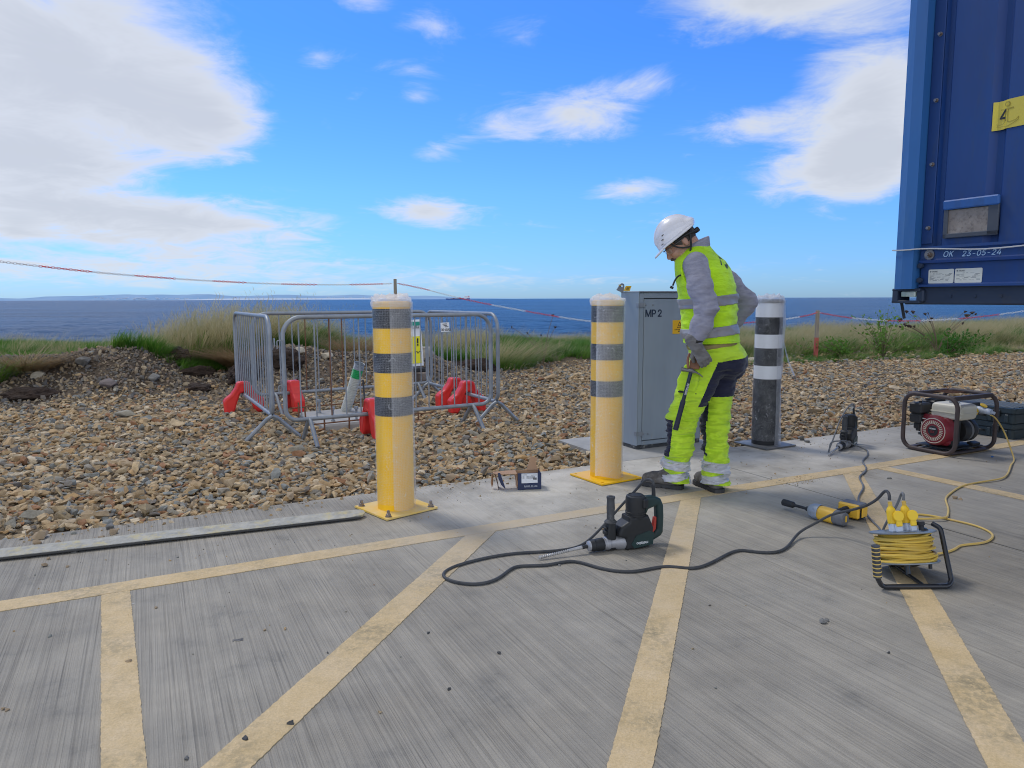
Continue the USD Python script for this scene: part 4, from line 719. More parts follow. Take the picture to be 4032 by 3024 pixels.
# ------------------------------------------------------------------ concrete pad and grey electrical cabinet
M_pad = look('pad_concrete_look', (0.40, 0.385, 0.355), 0.9, col2=(0.31, 0.30, 0.28), scale=6, bump=0.004, space='world')
part('pad', ext(Polygon([tuple(pe(s, t)[:2]) for s, t in ((0.925, 0.004), (2.04, 0.004), (2.04, 0.945), (0.925, 0.945))]), 0.19, -0.19), M_pad, kind='structure', label='pale concrete pad under the grey cabinet', cat='pad')
def cab_mat():
    n = {'tc': ('texture_coordinate', {}), 'mp': ('mapping', {'scale': (3.0, 3.0, 0.8)}), 'n1': ('noise_texture', {'scale': 1.6, 'detail': 5.0, 'roughness': 0.6}), 'n2': ('noise_texture', {'scale': 7.0, 'detail': 6.0, 'roughness': 0.75}), 'n3': ('noise_texture', {'scale': 34.0, 'detail': 5.0, 'roughness': 0.7}),
         'r': ('rgb_ramp', {'ramp': [(0.3, (0.25, 0.295, 0.335)), (0.7, (0.31, 0.355, 0.395))]}), 'm2': ('map_range', {'from_min': 0.60, 'from_max': 0.74, 'to_min': 0, 'to_max': 0.6, 'clamp': True}), 'x2': ('mix_color', {'b': (0.36, 0.30, 0.20)}), 'm3': ('map_range', {'from_min': 0.70, 'from_max': 0.76, 'to_min': 0, 'to_max': 0.75, 'clamp': True}), 'x3': ('mix_color', {'b': (0.50, 0.52, 0.54)}),
         'p': ('principled_bsdf', {'roughness': 0.45, 'metallic': 0.25})}
    l = [('tc.object', 'mp.vector'), ('mp.vector', 'n1.vector'), ('mp.vector', 'n2.vector'), ('tc.object', 'n3.vector'), ('n1.fac', 'r.fac'), ('n2.fac', 'm2.value'), ('m2.result', 'x2.fac'), ('r.color', 'x2.a'), ('n3.fac', 'm3.value'), ('m3.result', 'x3.fac'), ('x2.result', 'x3.a'), ('x3.result', 'p.base_color')]
    return usdkit.material(stage, '/World/Looks/cabinet_look', n, l, surface='p.BSDF')
M_cab = cab_mat()
cb = thing('electrical_cabinet', 'tall grey steel electrical cabinet marked MP 2 behind the worker', 'cabinet', (1.005, 5.765, 0), math.atan2(.451, .8925))
W_, D_, H_ = 0.665, 0.24, 1.275
part('body', cat([bx((0.008, D_, H_ - .03), (0.004, D_ / 2, H_ / 2 + .015), bev=.002), bx((0.008, D_, H_ - .03), (W_ - 0.004, D_ / 2, H_ / 2 + .015), bev=.002), bx((W_ - 0.018, 0.008, H_ - .03), (W_ / 2, D_ - .005, H_ / 2 + .014)), bx((W_ + .004, D_ + .012, 0.012), (W_ / 2, D_ / 2, H_ - .004), bev=.003),
              bx((0.042, 0.012, H_ - .05), (0.0305, 0.006, H_ / 2 + .01), bev=.002), bx((0.042, 0.012, H_ - .05), (W_ - .0305, 0.006, H_ / 2 + .01), bev=.002), bx((W_ - .105, 0.012, 0.042), (W_ / 2, 0.007, H_ - .034), bev=.002), bx((W_ - .105, 0.012, 0.034), (W_ / 2, 0.007, 0.048), bev=.002), bx((W_ - .03, 0.01, H_ - .09), (W_ / 2, 0.04, H_ / 2))]), M_cab, cb)
part('plinth', bx((W_ - 0.006, D_ - 0.006, 0.05), (W_ / 2, D_ / 2 + .002, 0.012)), look('dark_plinth_look', (0.05, 0.052, 0.055), 0.8, dirt=(0.35, .34, .31), dscale=20, dlo=.55, dhi=.7), cb)
door = part('door', bx((W_ - 0.112, 0.012, H_ - 0.132), (W_ / 2, 0.0055, H_ / 2 + 0.004), bev=.003), M_cab, cb)
part('lettering', cat([flat_text(c, 0.056, (x, -0.0008, 1.072), .001, True) for c, x in (('M', 0.060), ('P', 0.124), ('2', 0.184))]), look('navy_stencil_look', (0.012, 0.022, 0.045), 0.6), door)
st_ = part('warning_sticker', bx((0.150, 0.0012, 0.112), (0.4185, -0.001, 0.985)), look('amber_sticker_look', (0.75, 0.42, 0.012), 0.45), door)
tri = Polygon([(0.395, 0.995), (0.435, 0.995), (0.415, 1.030)])
part('print', cat([tf(ext(tri.difference(tri.buffer(-.0045)), 0.0008), rot=[(X, math.pi / 2)], loc=(0, -.0016, 0)), flat_text('WARNING', 0.009, (0.388, -.0017, 0.978), .0006, True), flat_text('LIVE ELECTRICAL', 0.0085, (0.365, -.0017, 0.960), .0006, True), flat_text('KEEP', 0.0085, (0.400, -.0017, 0.944), .0006, True)]), M_print, st_)
for x, z in ((0.068, 1.168), (0.140, 1.168), (0.068, 0.125), (0.115, 0.122)): part('screw', tf(trimesh.creation.icosphere(2, 0.0085), (x, -0.001, z), scale=(1, .55, 1)), M_galv, door)
for z in (1.166, 0.128):
    part('hinge', cat([bx((0.052, 0.004, 0.034), (0.030, -0.003, z), bev=.001), bx((0.004, 0.034, 0.034), (-0.002, 0.014, z), bev=.001), cyl(0.004, (0.055, -.004, z - .017), (0.055, -.004, z + .017), 10)]), M_galv, cb)
lug = part('lifting_lug', tf(ext(Polygon([(-.035, 0), (.035, 0), (.03, .05), (.018, .07), (-.005, .07), (-.02, .05)]).difference(Point(.006, .048).buffer(.009)), .006), rot=[(X, math.pi / 2), (Y, 0.35)], loc=(-0.045, 0.20, H_ + .0)), M_galv, cb)
part('tag', cat([bx((0.030, .002, .007), (-.048, .188, 1.325), rot=[(Y, .2)], bev=.0008), tf(ext(Polygon([(0, 0), (.062, .0), (.078, .04), (.022, .04)]), .0015), rot=[(X, math.pi / 2)], loc=(-.016, .185, 1.279))]), look('amber_tag_look', (0.74, 0.44, 0.03), 0.5), lug)
part('tag_print', cat([bx((.028, .0008, .0035), (.022 + .004 * k, .1830, 1.289 + .009 * k)) for k in range(3)]), M_print, lug)
# ------------------------------------------------------------------ crowd barriers round the excavation
def barrier(label, a, b, legs, nbars, hooks=0, rust=()):
    a, b = np.array(a, float), np.array(b, float); L = np.linalg.norm(b - a); rot = math.atan2(*(b - a)[::-1])
    t = thing('crowd_barrier', label, 'barrier', (a[0], a[1], 0), rot, 'steel crowd barriers round the excavation')
    z0, z1 = 0.19, 1.07
    part('frame', cat([tube(rounded_path([(0.0, 0, z0 + .35), (0.0, 0, z0), (L, 0, z0), (L, 0, z0 + .35)], 0.10, 6), 0.0185, 10), tube(rounded_path([(0, 0, z0 + .35), (0, 0, z1), (L, 0, z1), (L, 0, z0 + .35)], 0.16, 9), 0.0190, 12)]), M_galv, t, smooth=40)
    for k in range(nbars):
        x = L * (k + 1) / (nbars + 1); rz = z1 if 0.16 < x < L - .16 else z1 - 0.045
        part('bar', cyl(0.0065, (x, 0, z0 + .01), (x + 0.004 * math.sin(k * 2.7), 0, rz), 8), M_rust if k in rust else M_galv, t, smooth=40)
    for x in legs:
        for s in (-1, 1): part('leg', tube([(x, 0.0, z0), (x, s * 0.05, z0 - .03), (x, s * 0.235, -0.02)], 0.018, 9), M_galv, t, smooth=40)
    for k in range(hooks):
        z = (0.88, 0.50)[k]; part('hook', tube(rounded_path([(-.005, -.02, z - .10), (-.005, -.03, z), (-.055, -.03, z), (-.055, -.03, z - .07)], .012, 4), .0048, 7), M_galv, t, smooth=40)
    return t, a, (b - a) / L, rot
halfp = [(0.0, 0.330), (0.045, 0.330), (0.068, 0.315), (0.085, 0.265), (0.135, 0.195), (0.195, 0.150), (0.215, 0.120), (0.205, -0.01), (0.135, -0.02), (0.100, 0.02), (0.070, 0.115), (0.045, 0.185), (0.03, 0.205), (0.0, 0.21)]
foot_poly = Polygon(halfp + [(-x, z) for x, z in halfp[::-1]]).buffer(0)
foot_mesh = pillow(foot_poly, 0.115, 0.016, 0.0085); rim = foot_poly.buffer(-0.020).difference(foot_poly.buffer(-0.030))
foot_all = cat([foot_mesh, ext(rim, 0.121, -0.0605)])
foot_all.apply_transform(np.array([[0, 0, 1, 0], [1, 0, 0, 0], [0, 1, 0, 0], [0, 0, 0, 1.0]]))
def red_foot(bar, x, tilt=0.0): part('plastic_foot', tf(foot_all, (x, 0, 0.0), rot=[(X, tilt)]), M_red, bar[0], smooth=50)
b1 = barrier('galvanised crowd barrier at the front of the pen, behind the nearest yellow bollard', (-1.93, 6.10), (-0.21, 7.11), (0.20, 1.79), 14, 2, rust=(2,))
b2 = barrier('galvanised crowd barrier seen nearly end on at the left side of the pen', (-2.13, 6.37), (-3.17, 8.30), (0.02, 2.15), 15, 1)
b3_ = barrier('galvanised crowd barrier at the back of the pen, in front of the soil heap', (-2.78, 7.76), (-1.00, 8.95), (0.22, 1.95), 14, 0, rust=(3, 6, 10))
b4 = barrier('galvanised crowd barrier at the right side of the pen with two red feet', (-0.14, 7.20), (-1.05, 8.92), (0.03, 1.90), 14, 0)
red_foot(b2, 1.74); red_foot(b3_, 0.42); red_foot(b1, 0.77); red_foot(b4, 0.76); red_foot(b4, 1.13, 0.06)
pl = part('number_plate', bx((0.090, 0.004, 0.088), (1.50, -0.013, 0.955), rot=[(Y, -0.05)], bev=.001), M_white, b1[0])
pr = [bx((0.045, .001, .006), (1.496, -.0158, .985), rot=[(Y, -0.05)]), bx((0.035, .001, .006), (1.502, -.0158, .972), rot=[(Y, -0.05)]), bx((0.035, .001, .006), (1.515, -.0158, .959), rot=[(Y, -0.05)]), tf(flat_text('045-456904', 0.024, (0, 0, 0), .0008, True), (1.459, -.0152, .920), scale=(0.46, 1, 1))]
part('print', cat(pr), M_print, pl)

# ------------------------------------------------------------------ inside the pen: foundation, rods, duct, sign
ca, sa = .862, .507
def pen(u, v, z=0.0): return np.array([-1.62 + u * ca - v * sa, 7.42 + u * sa + v * ca, z])
fd = thing('foundation', 'broken pale concrete foundation with steel rods inside the barriers', 'foundation', (-1.62, 7.42, 0), math.atan2(sa, ca))
part('slab', bx((0.94, 0.94, 0.14), (0, 0, -0.035), bev=.02), M_pad, fd)
for k in range(12):
    x, y = [(-.47 + .24 * (k % 5), -.49), (-.47 + .24 * (k % 5), .49), (-.49, -.2 + .3 * (k % 3))][0 if k < 5 else 1 if k < 10 else 2]
    part('reinforcing_bar', cyl(0.008, (x, y, -0.05), (x + .01 * math.sin(k * 3), y, 0.10 + .05 * (math.sin(k * 5.1) * .5 + .5)), 7), M_rust, fd)
for z, y in ((0.055, -.50), (0.075, .50)): part('reinforcing_bar', cyl(0.007, (-.62, y, z), (.66, y + .02, z + .01), 7), M_rust, fd)
for x, y in ((-.33, -.30), (-.30, .28), (-.12, -.38), (0.30, -.32)): part('anchor_rod', cat([cyl(0.012, (x, y, 0.02), (x, y, 0.165), 10), cyl(0.022, (x, y, 0.15), (x, y, 0.175), 6), cyl(.02, (x, y, .03), (x, y, .05), 6)]), M_galv, fd)
dz = thing('duct', 'white corrugated plastic duct with a green end leaning out of the ground', 'pipe', (-1.80, 7.66, -0.02))
dd = np.array([0.185, -0.10, 0.575]); dl = np.linalg.norm(dd); dd /= dl
def duct_seg(t0, t1):
    n = max(3, int((t1 - t0) / 0.0045)); t = np.linspace(t0, t1, n); rr = 0.052 + 0.0032 * np.sign(np.sin(t * 2 * np.pi / 0.018)); return tube(np.outer(t, dd) + np.outer(np.sin(t * 2.2) * 0.02, [1, 0, 0]), rr, 22, cap=False)
part('ribbed_pipe', duct_seg(0, 0.45), look('dusty_duct_look', (0.52, 0.52, 0.47), 0.7, dirt=(0.10, 0.36, 0.16), dscale=9, dlo=.58, dhi=.68, col2=(0.42, 0.42, 0.38), scale=25), dz, smooth=30)
part('green_end', duct_seg(0.45, 0.545), look('green_duct_look', (0.01, 0.30, 0.085), 0.45), dz, smooth=30)
part('tape', duct_seg(0.545, 0.612), look('grey_tape_look', (0.26, 0.29, 0.33), 0.5), dz, smooth=30)
tag_ = thing('plastic_strip', 'dark bent plastic strip hanging by the duct inside the pen', 'strip', (-1.60, 7.72, 0)); part('strip', tube(spline([(0, 0, .36), (.01, 0, .2), (.04, -.03, .08), (.10, -.06, .03)], 20), [.010] * 20, 6), M_rubber, tag_)
sg = thing('warning_sign', 'white and yellow warning board on the ground beyond the nearest bollard', 'sign', (-1.40, 9.62, 0.08), 0.35)
part('board', bx((0.42, 0.012, 0.62), (0, 0, 0.55), rot=[(X, -0.06), (Y, -0.05)], bev=.004), M_white, sg)
part('yellow_panel', bx((0.375, 0.004, 0.36), (0.0, -0.014, 0.46), rot=[(X, -0.06), (Y, -0.05)]), look('sign_yellow_look', (0.80, 0.72, 0.02), 0.45), sg)
part('green_panel', bx((0.12, 0.003, 0.05), (0.115, -0.026, 0.815), rot=[(Y, -.05)]), look('sign_green_look', (0.02, 0.28, 0.20), 0.45), sg)
part('print', cat([tf(flat_text('!', 0.095, (0, 0, 0), .001, True), (0.125, -.022, .525)), tf(flat_text('ng', 0.055, (0, 0, 0), .001, True), (0.105, -.018, .405)), bx((0.10, .002, .006), (0.118, -.025, .757)), flat_text('01', .03, (.115, -.025, .765), .001, True)]), M_print, sg)
part('foot', bx((0.46, 0.30, 0.05), (0, 0.02, 0.20), bev=.01), M_black, sg)

# ------------------------------------------------------------------ big stones, clods and clumps
def boulder(name, label, catg, loc, size, seed, m, rot=0.0):
    g = trimesh.creation.icosphere(4, 0.5); v = g.vertices; q = np.random.default_rng(seed)
    for _ in range(9):
        d = q.normal(size=3); d /= np.linalg.norm(d); over = v @ d - q.uniform(0.27, 0.40); v = v - np.outer(np.maximum(over, 0), d)
    v = v * (1 + 0.16 * (meshkit.fbm(v * 5 + seed, 4, seed)[:, None] - .5)); g.vertices = v * np.array(size)
    return part(name, tf(g, loc, [(Z, rot)]), m, smooth=35, label=label, cat=catg)
M_cream = look('cream_stone_look', (0.52, 0.46, 0.34), 0.9, col2=(0.40, 0.34, 0.25), scale=5, bump=0.012); M_brst = look('brown_stone_look', (0.20, 0.16, 0.13), 0.9, col2=(0.27, 0.22, 0.18), scale=6, bump=0.01)
M_gst = look('grey_stone_look', (0.13, 0.13, 0.125), 0.9, col2=(0.22, 0.21, 0.19), scale=7, bump=0.012); M_rst = look('reddish_stone_look', (0.19, 0.145, 0.135), 0.9, col2=(0.14, 0.125, 0.12), scale=5, bump=0.012)
M_peat = look('peat_look', (0.028, 0.017, 0.011), 1.0, col2=(0.055, 0.034, 0.022), scale=12, bump=0.03, bscale=40)
def gz_(x, y, d=0.0): return float(height(np.array([x]), np.array([y]))[0]) + d
for nm, lab_, x, y, sz, d, mt, sd in (
    ('boulder', 'cream boulder behind the pen beside the warning sign', -1.30, 10.25, (.46, .36, .26), .26, M_cream, 1), ('boulder', 'round brown boulder under the cream one behind the pen', -1.29, 9.95, (.30, .26, .27), .08, M_brst, 2),
    ('boulder', 'small pale block on the soil heap seen through the left of the back barrier', -3.15, 10.6, (.24, .2, .15), .03, M_cream, 3), ('boulder', 'flat pale block on the soil heap behind the middle of the pen', -2.75, 10.7, (.30, .2, .12), .02, M_cream, 4),
    ('boulder', 'grey angular boulder low on the left of the rubble mound', -5.55, 9.35, (.34, .28, .24), .04, M_gst, 5), ('boulder', 'rounded grey boulder in the middle of the rubble mound', -4.55, 9.15, (.26, .22, .20), .05, M_gst, 6),
    ('boulder', 'large reddish boulder at the foot of the rubble mound', -4.95, 8.85, (.46, .32, .24), .03, M_rst, 7), ('boulder', 'tan boulder at the far left foot of the mound beside the grass', -5.95, 9.05, (.30, .24, .20), .02, M_cream, 8),
    ('boulder', 'grey slab of stone at the grass edge beside the wooden stake', 4.35, 12.9, (.36, .25, .16), .02, M_cream, 9), ('boulder', 'grey boulder on the gravel just inside the right of the pen', -0.25, 8.2, (.22, .17, .12), .0, M_gst, 10)):
    k_ = .62 if x < -4 else 1.0; boulder(nm, lab_, 'boulder', (x, y, gz_(x, y, d * k_)), tuple(k_ * v for v in sz), sd, mt, sd * 1.3)
def clod(label, x, y, sz, sd, d=0.0):
    g = trimesh.creation.icosphere(4, 0.5); v = g.vertices; v = v * (1 + 0.9 * (meshkit.fbm(v * 4 + sd * 3, 5, sd)[:, None] - .5)); g.vertices = v * np.array(sz)
    return part('turf_clod', tf(g, (x, y, gz_(x, y, d)), [(Z, sd)]), M_peat, label=label, cat='turf clod')
clod('dark fibrous turf clod on top of the mound beside the straw clump', -4.72, 10.15, (.42, .32, .26), 31, .04); clod('dark turf clod lower on the mound beside the grass', -4.25, 9.75, (.50, .30, .2), 32, .02)
clod('long dark turf clod against the left side of the pen', -3.55, 9.6, (.75, .40, .32), 33, .05); clod('dark turf clod behind the left barrier', -3.2, 10.2, (.6, .4, .36), 34, .08)
clod('dark turf lump at the foot of the mound in the left corner', -5.7, 8.55, (.6, .35, .2), 35, .0); clod('dark turf lump behind the black bollard at the grass edge', 3.15, 12.55, (.55, .34, .3), 36, .03)
clod('dark turf patch on the face of the mound', -4.0, 9.15, (.4, .3, .14), 37, .0); clod('dark turf lump behind the right of the pen', -0.6, 11.5, (.7, .4, .3), 38, .02)
def clump(label, x, y, nb, hgt, spread, seed, ma, lean, curve, wind, up=0.0, sx=1.0):
    m = tuft(seed, nb, hgt, spread, 0.0034, lean, curve, wind); m.vertices[:, 0] *= sx
    return part('grass_clump', tf(m, (x, y, gz_(x, y, up))), ma, label=label, cat='grass clump')
clump('matted brown dead grass clump on the mound left of the tall grass', -5.45, 10.55, 1500, 0.42, 0.30, 61, M_brown, 0.9, 1.3, 0.25, .03, 1.35)
clump('matted brown dead grass clump on the mound beside the left barrier', -3.85, 10.2, 900, 0.40, 0.22, 62, M_brown, 0.8, 1.2, -0.35, .05)
clump('ragged dead grass clump in the left corner of the mound', -6.15, 9.2, 500, 0.38, 0.25, 63, M_brown, 1.0, 1.4, 0.4, .05)
clump('green grass clump at the left edge of the picture', -6.6, 9.0, 700, 0.42, 0.35, 64, M_green, 0.6, .9, 0.3, .0)
clump('dry grass clump behind the middle of the pen', -2.35, 11.5, 700, 0.42, 0.34, 65, M_brown, 0.6, .9, 0.2, .04, 1.5)
clump('straw coloured grass clump behind the right end of the pen', -0.15, 11.9, 600, 0.62, 0.36, 66, M_straw, 0.35, .5, 0.3, .0, 1.4)
M_stem = look('dead_stem_look', (0.16, 0.11, 0.07), 0.9); M_seed = look('dead_seed_head_look', (0.045, 0.03, 0.022), 0.95)
def umbel(label, x, y, heads):
    t = thing('seed_head_plant', label, 'plant', (x, y, gz_(x, y)))
    for k, (dx, dy, hz, rr) in enumerate(heads):
        part('stem', tube(spline([(0, 0, 0), (dx * .3, dy * .3, hz * .5), (dx, dy, hz)], 9), [.006] * 5 + [.004] * 4, 5), M_stem, t)
        pts = np.random.default_rng(k + 9).normal(size=(14, 3)) * np.array([.5, .5, .35]); pts[:, 2] = np.abs(pts[:, 2]); pts = np.vstack([pts, [[0, 0, -.9]]])
        part('seed_head', tf(trimesh.convex.convex_hull(pts), (dx, dy, hz), scale=rr), M_seed, t)
q = np.random.default_rng(77)
umbel('dark dead seed heads on tall stalks under the trailer', 8.6, 14.6, [(q.uniform(-.8, .85), q.uniform(-.3, .3), q.uniform(.52, .90), q.uniform(.030, .055)) for _ in range(17)])
umbel('dead seed heads leaning over the grass right of the pen', 0.55, 12.4, [(-.55, 0, .62, .03), (-.28, .1, .52, .03), (.16, 0, .83, .035), (.20, .1, .62, .03), (-.05, .1, .48, .025)])
def shrub(label, x, y, w, h, seed, col):
    t = thing('leafy_plant', label, 'plant', (x, y, gz_(x, y))); qq = np.random.default_rng(seed); st, lv = [], []
    for k in range(16):
        d = np.array([qq.normal() * w * .45, qq.normal() * w * .3, h * qq.uniform(.5, 1.0)]); P = spline([(0, 0, 0), d * [.4, .4, .55], d], 10); st.append(tube(P, np.linspace(.006, .0025, 10), 5))
        for j in range(26):
            p = P[qq.integers(2, 10)] + qq.normal(size=3) * .05; a = qq.normal(size=3); a /= np.linalg.norm(a); b = np.cross(a, qq.normal(size=3)); b /= np.linalg.norm(b); s_ = qq.uniform(.022, .05)
            lv.append(np.array([p - a * s_, p + b * s_ * .5, p + a * s_, p - b * s_ * .5]))
    part('stem', cat(st), M_stem, t); V = np.vstack(lv); f = np.arange(len(lv)) * 4; part('leaves', (V, np.stack([f, f + 1, f + 2, f + 3], 1)), col, t)
shrub('green leafy weed in front of the grass right of the wooden stake', 7.0, 13.6, .75, .95, 5, M_green); shrub('low green weed at the grass edge under the trailer', 8.5, 14.1, .9, .5, 6, M_green); shrub('low green weed at the foot of the bank beside the stake', 6.2, 13.5, .7, .38, 8, M_green)

# ------------------------------------------------------------------ posts, chain, ship
M_wood = look('weathered_wood_look', (0.30, 0.25, 0.18), 0.85, col2=(0.20, 0.17, 0.13), scale=8, stretch=(6, 6, .6), bump=0.003)
def post(label, x, y, top, w, red=None):
    z = gz_(x, y) - .1; t = thing('wooden_post', label, 'post', (x, y, z)); part('stake', bx((w, w * .8, top - z), (0, 0, (top - z) / 2), bev=.004), M_wood, t)
    if red: part('red_paint', bx((w + .004, w * .8 + .004, red[1] - red[0]), (0, 0, (red[0] + red[1]) / 2 - z), bev=.003), look('red_stake_look', (0.42, 0.07, 0.05), 0.85, col2=(0.34, 0.10, 0.07), scale=9), t)
post('tall weathered wooden post rising behind the nearest yellow bollard', -2.072, 13.0, 1.575, .052); post('wooden stake with red lower half at the grass edge', 5.68, 13.5, .985, .062, (.08, .48)); post('short wooden post hidden behind the cabinet', 2.45, 12.6, .86, .05)
M_cred, M_cwh = look('red_chain_look', (0.62, 0.05, 0.06), 0.5), look('white_chain_look', (0.72, 0.72, 0.72), 0.5)
def chain(label, pts, phase=0.0):
    P = spline(pts, 500); d = np.r_[0, np.cumsum(np.linalg.norm(np.diff(P, axis=0), axis=1))]; pitch = 0.034; n = int(d[-1] / pitch)
    s = (np.arange(n) + .5) * pitch; C = np.stack([np.interp(s, d, P[:, k]) for k in range(3)], 1); T = np.gradient(C, axis=0); T /= np.linalg.norm(T, axis=1, keepdims=True)
    aa = np.linspace(0, 2 * np.pi, 10, endpoint=False); lx = np.where(np.cos(aa) > 0, .011, -.011) * (np.abs(np.cos(aa)) > .2) + .011 * np.cos(aa); ly = .0115 * np.sin(aa)
    t = thing('barrier_chain', label, 'chain', (0, 0, 0), 0, 'red and white plastic chain along the shore'); seg = {}
    for k in range(n):
        side = np.cross(T[k], [0, 0, 1.0]); side /= np.linalg.norm(side); upv = np.cross(side, T[k]); w = upv if k % 2 else side
        w = (upv * (1 if k % 2 else .25) + side * (.25 if k % 2 else 1)); w /= np.linalg.norm(w)
        seg.setdefault(int((s[k] + phase) / 0.6), []).append(tube(C[k] + np.outer(lx, T[k]) + np.outer(ly, w), .0034, 5, closed=True))
    for k, ms in seg.items(): part('red_links' if k % 2 else 'white_links', cat(ms), M_cred if k % 2 else M_cwh, t, smooth=50)
chain('red and white plastic chain against the sky left of the tall post', [(-6.5, 7.7, 1.745), (-5.929, 8.5, 1.669), (-5.258, 9.5, 1.568), (-4.189, 11.3, 1.485), (-3.158, 12.3, 1.465), (-2.10, 13.0, 1.497)], .4)
chain('red and white plastic chain sloping down from the tall post to the right', [(-2.03, 13, 1.497), (-1.3, 12.8, 1.335), (-0.683, 12.6, 1.184), (0.4, 12.3, .98), (1.335, 12.2, .836), (2.42, 12.58, .80)], .6)
chain('red and white plastic chain between the hidden post and the stake', [(2.48, 12.6, .80), (3.6, 12.8, .76), (4.843, 13, .833), (5.66, 13.48, .945)], .2)
chain('red and white plastic chain drooping over the grass right of the stake', [(5.70, 13.5, .945), (6.406, 13.5, .831), (7.044, 13.4, .788), (7.67, 13.3, .798), (8.239, 13, .854), (8.806, 12.5, .976), (9.6, 12.1, 1.12)], .55)
sh = thing('cargo_ship', 'small blue cargo ship on the horizon', 'ship', (-368, 5000, SEA_Z), 0.06)
hull = Polygon([(-84, 9), (-80, -3), (78, -3), (82, 10), (60, 10), (58, 7), (-60, 7), (-70, 9)])
part('hull', tf(ext(hull, 22), rot=[(X, math.pi / 2)], loc=(0, 11, 0)), look('ship_blue_look', (0.03, 0.07, 0.24), 0.6), sh)
part('bridge', cat([bx((34, 18, 12), (56, 0, 15)), bx((22, 20, 6), (60, 0, 23))]), M_white, sh); part('funnel', bx((9, 8, 12), (73, 0, 20)), M_cred, sh)
[part('mast', m_, M_white, sh) for m_ in (bx((1.4, 1.4, 22), (50, 0, 34)), bx((1.5, 1.5, 9), (0, 0, 11)), bx((1.5, 1.5, 8), (-40, 0, 11)))]; part('deck_gear', cat([bx((90, 6, 2.2), (-8, 0, 8.5)), bx((10, 8, 5), (-30, 0, 9)), bx((8, 8, 5), (14, 0, 9))]), M_rust, sh)
# ------------------------------------------------------------------ tools and things lying about
M_dgreen = look('dark_green_plastic_look', (0.008, 0.022, 0.022), 0.45, col2=(0.012, 0.032, 0.03), scale=14, dirt=(0.10, 0.12, 0.115), dscale=16, dlo=0.6, dhi=0.85, amt=0.5)
M_alu = look('cast_aluminium_look', (0.42, 0.42, 0.43), 0.45, metal=0.6, col2=(0.30, 0.30, 0.31), scale=20)
M_trig = look('red_trigger_look', (0.42, 0.045, 0.03), 0.5)
M_print_w = look('white_print_look', (0.65, 0.67, 0.67), 0.6)
M_drl = look('dusty_black_look', (0.008, 0.009, 0.010), 0.42, col2=(0.014, 0.015, 0.016), scale=12, dirt=(0.16, 0.155, 0.145), dscale=24, dlo=0.63, dhi=0.88, amt=0.4, rough2=0.65)
M_grip = look('grey_rubber_grip_look', (0.035, 0.037, 0.040), 0.65, col2=(0.055, 0.057, 0.06), scale=18, dirt=(0.2, .2, .19), dscale=20, dlo=.6, dhi=.8)

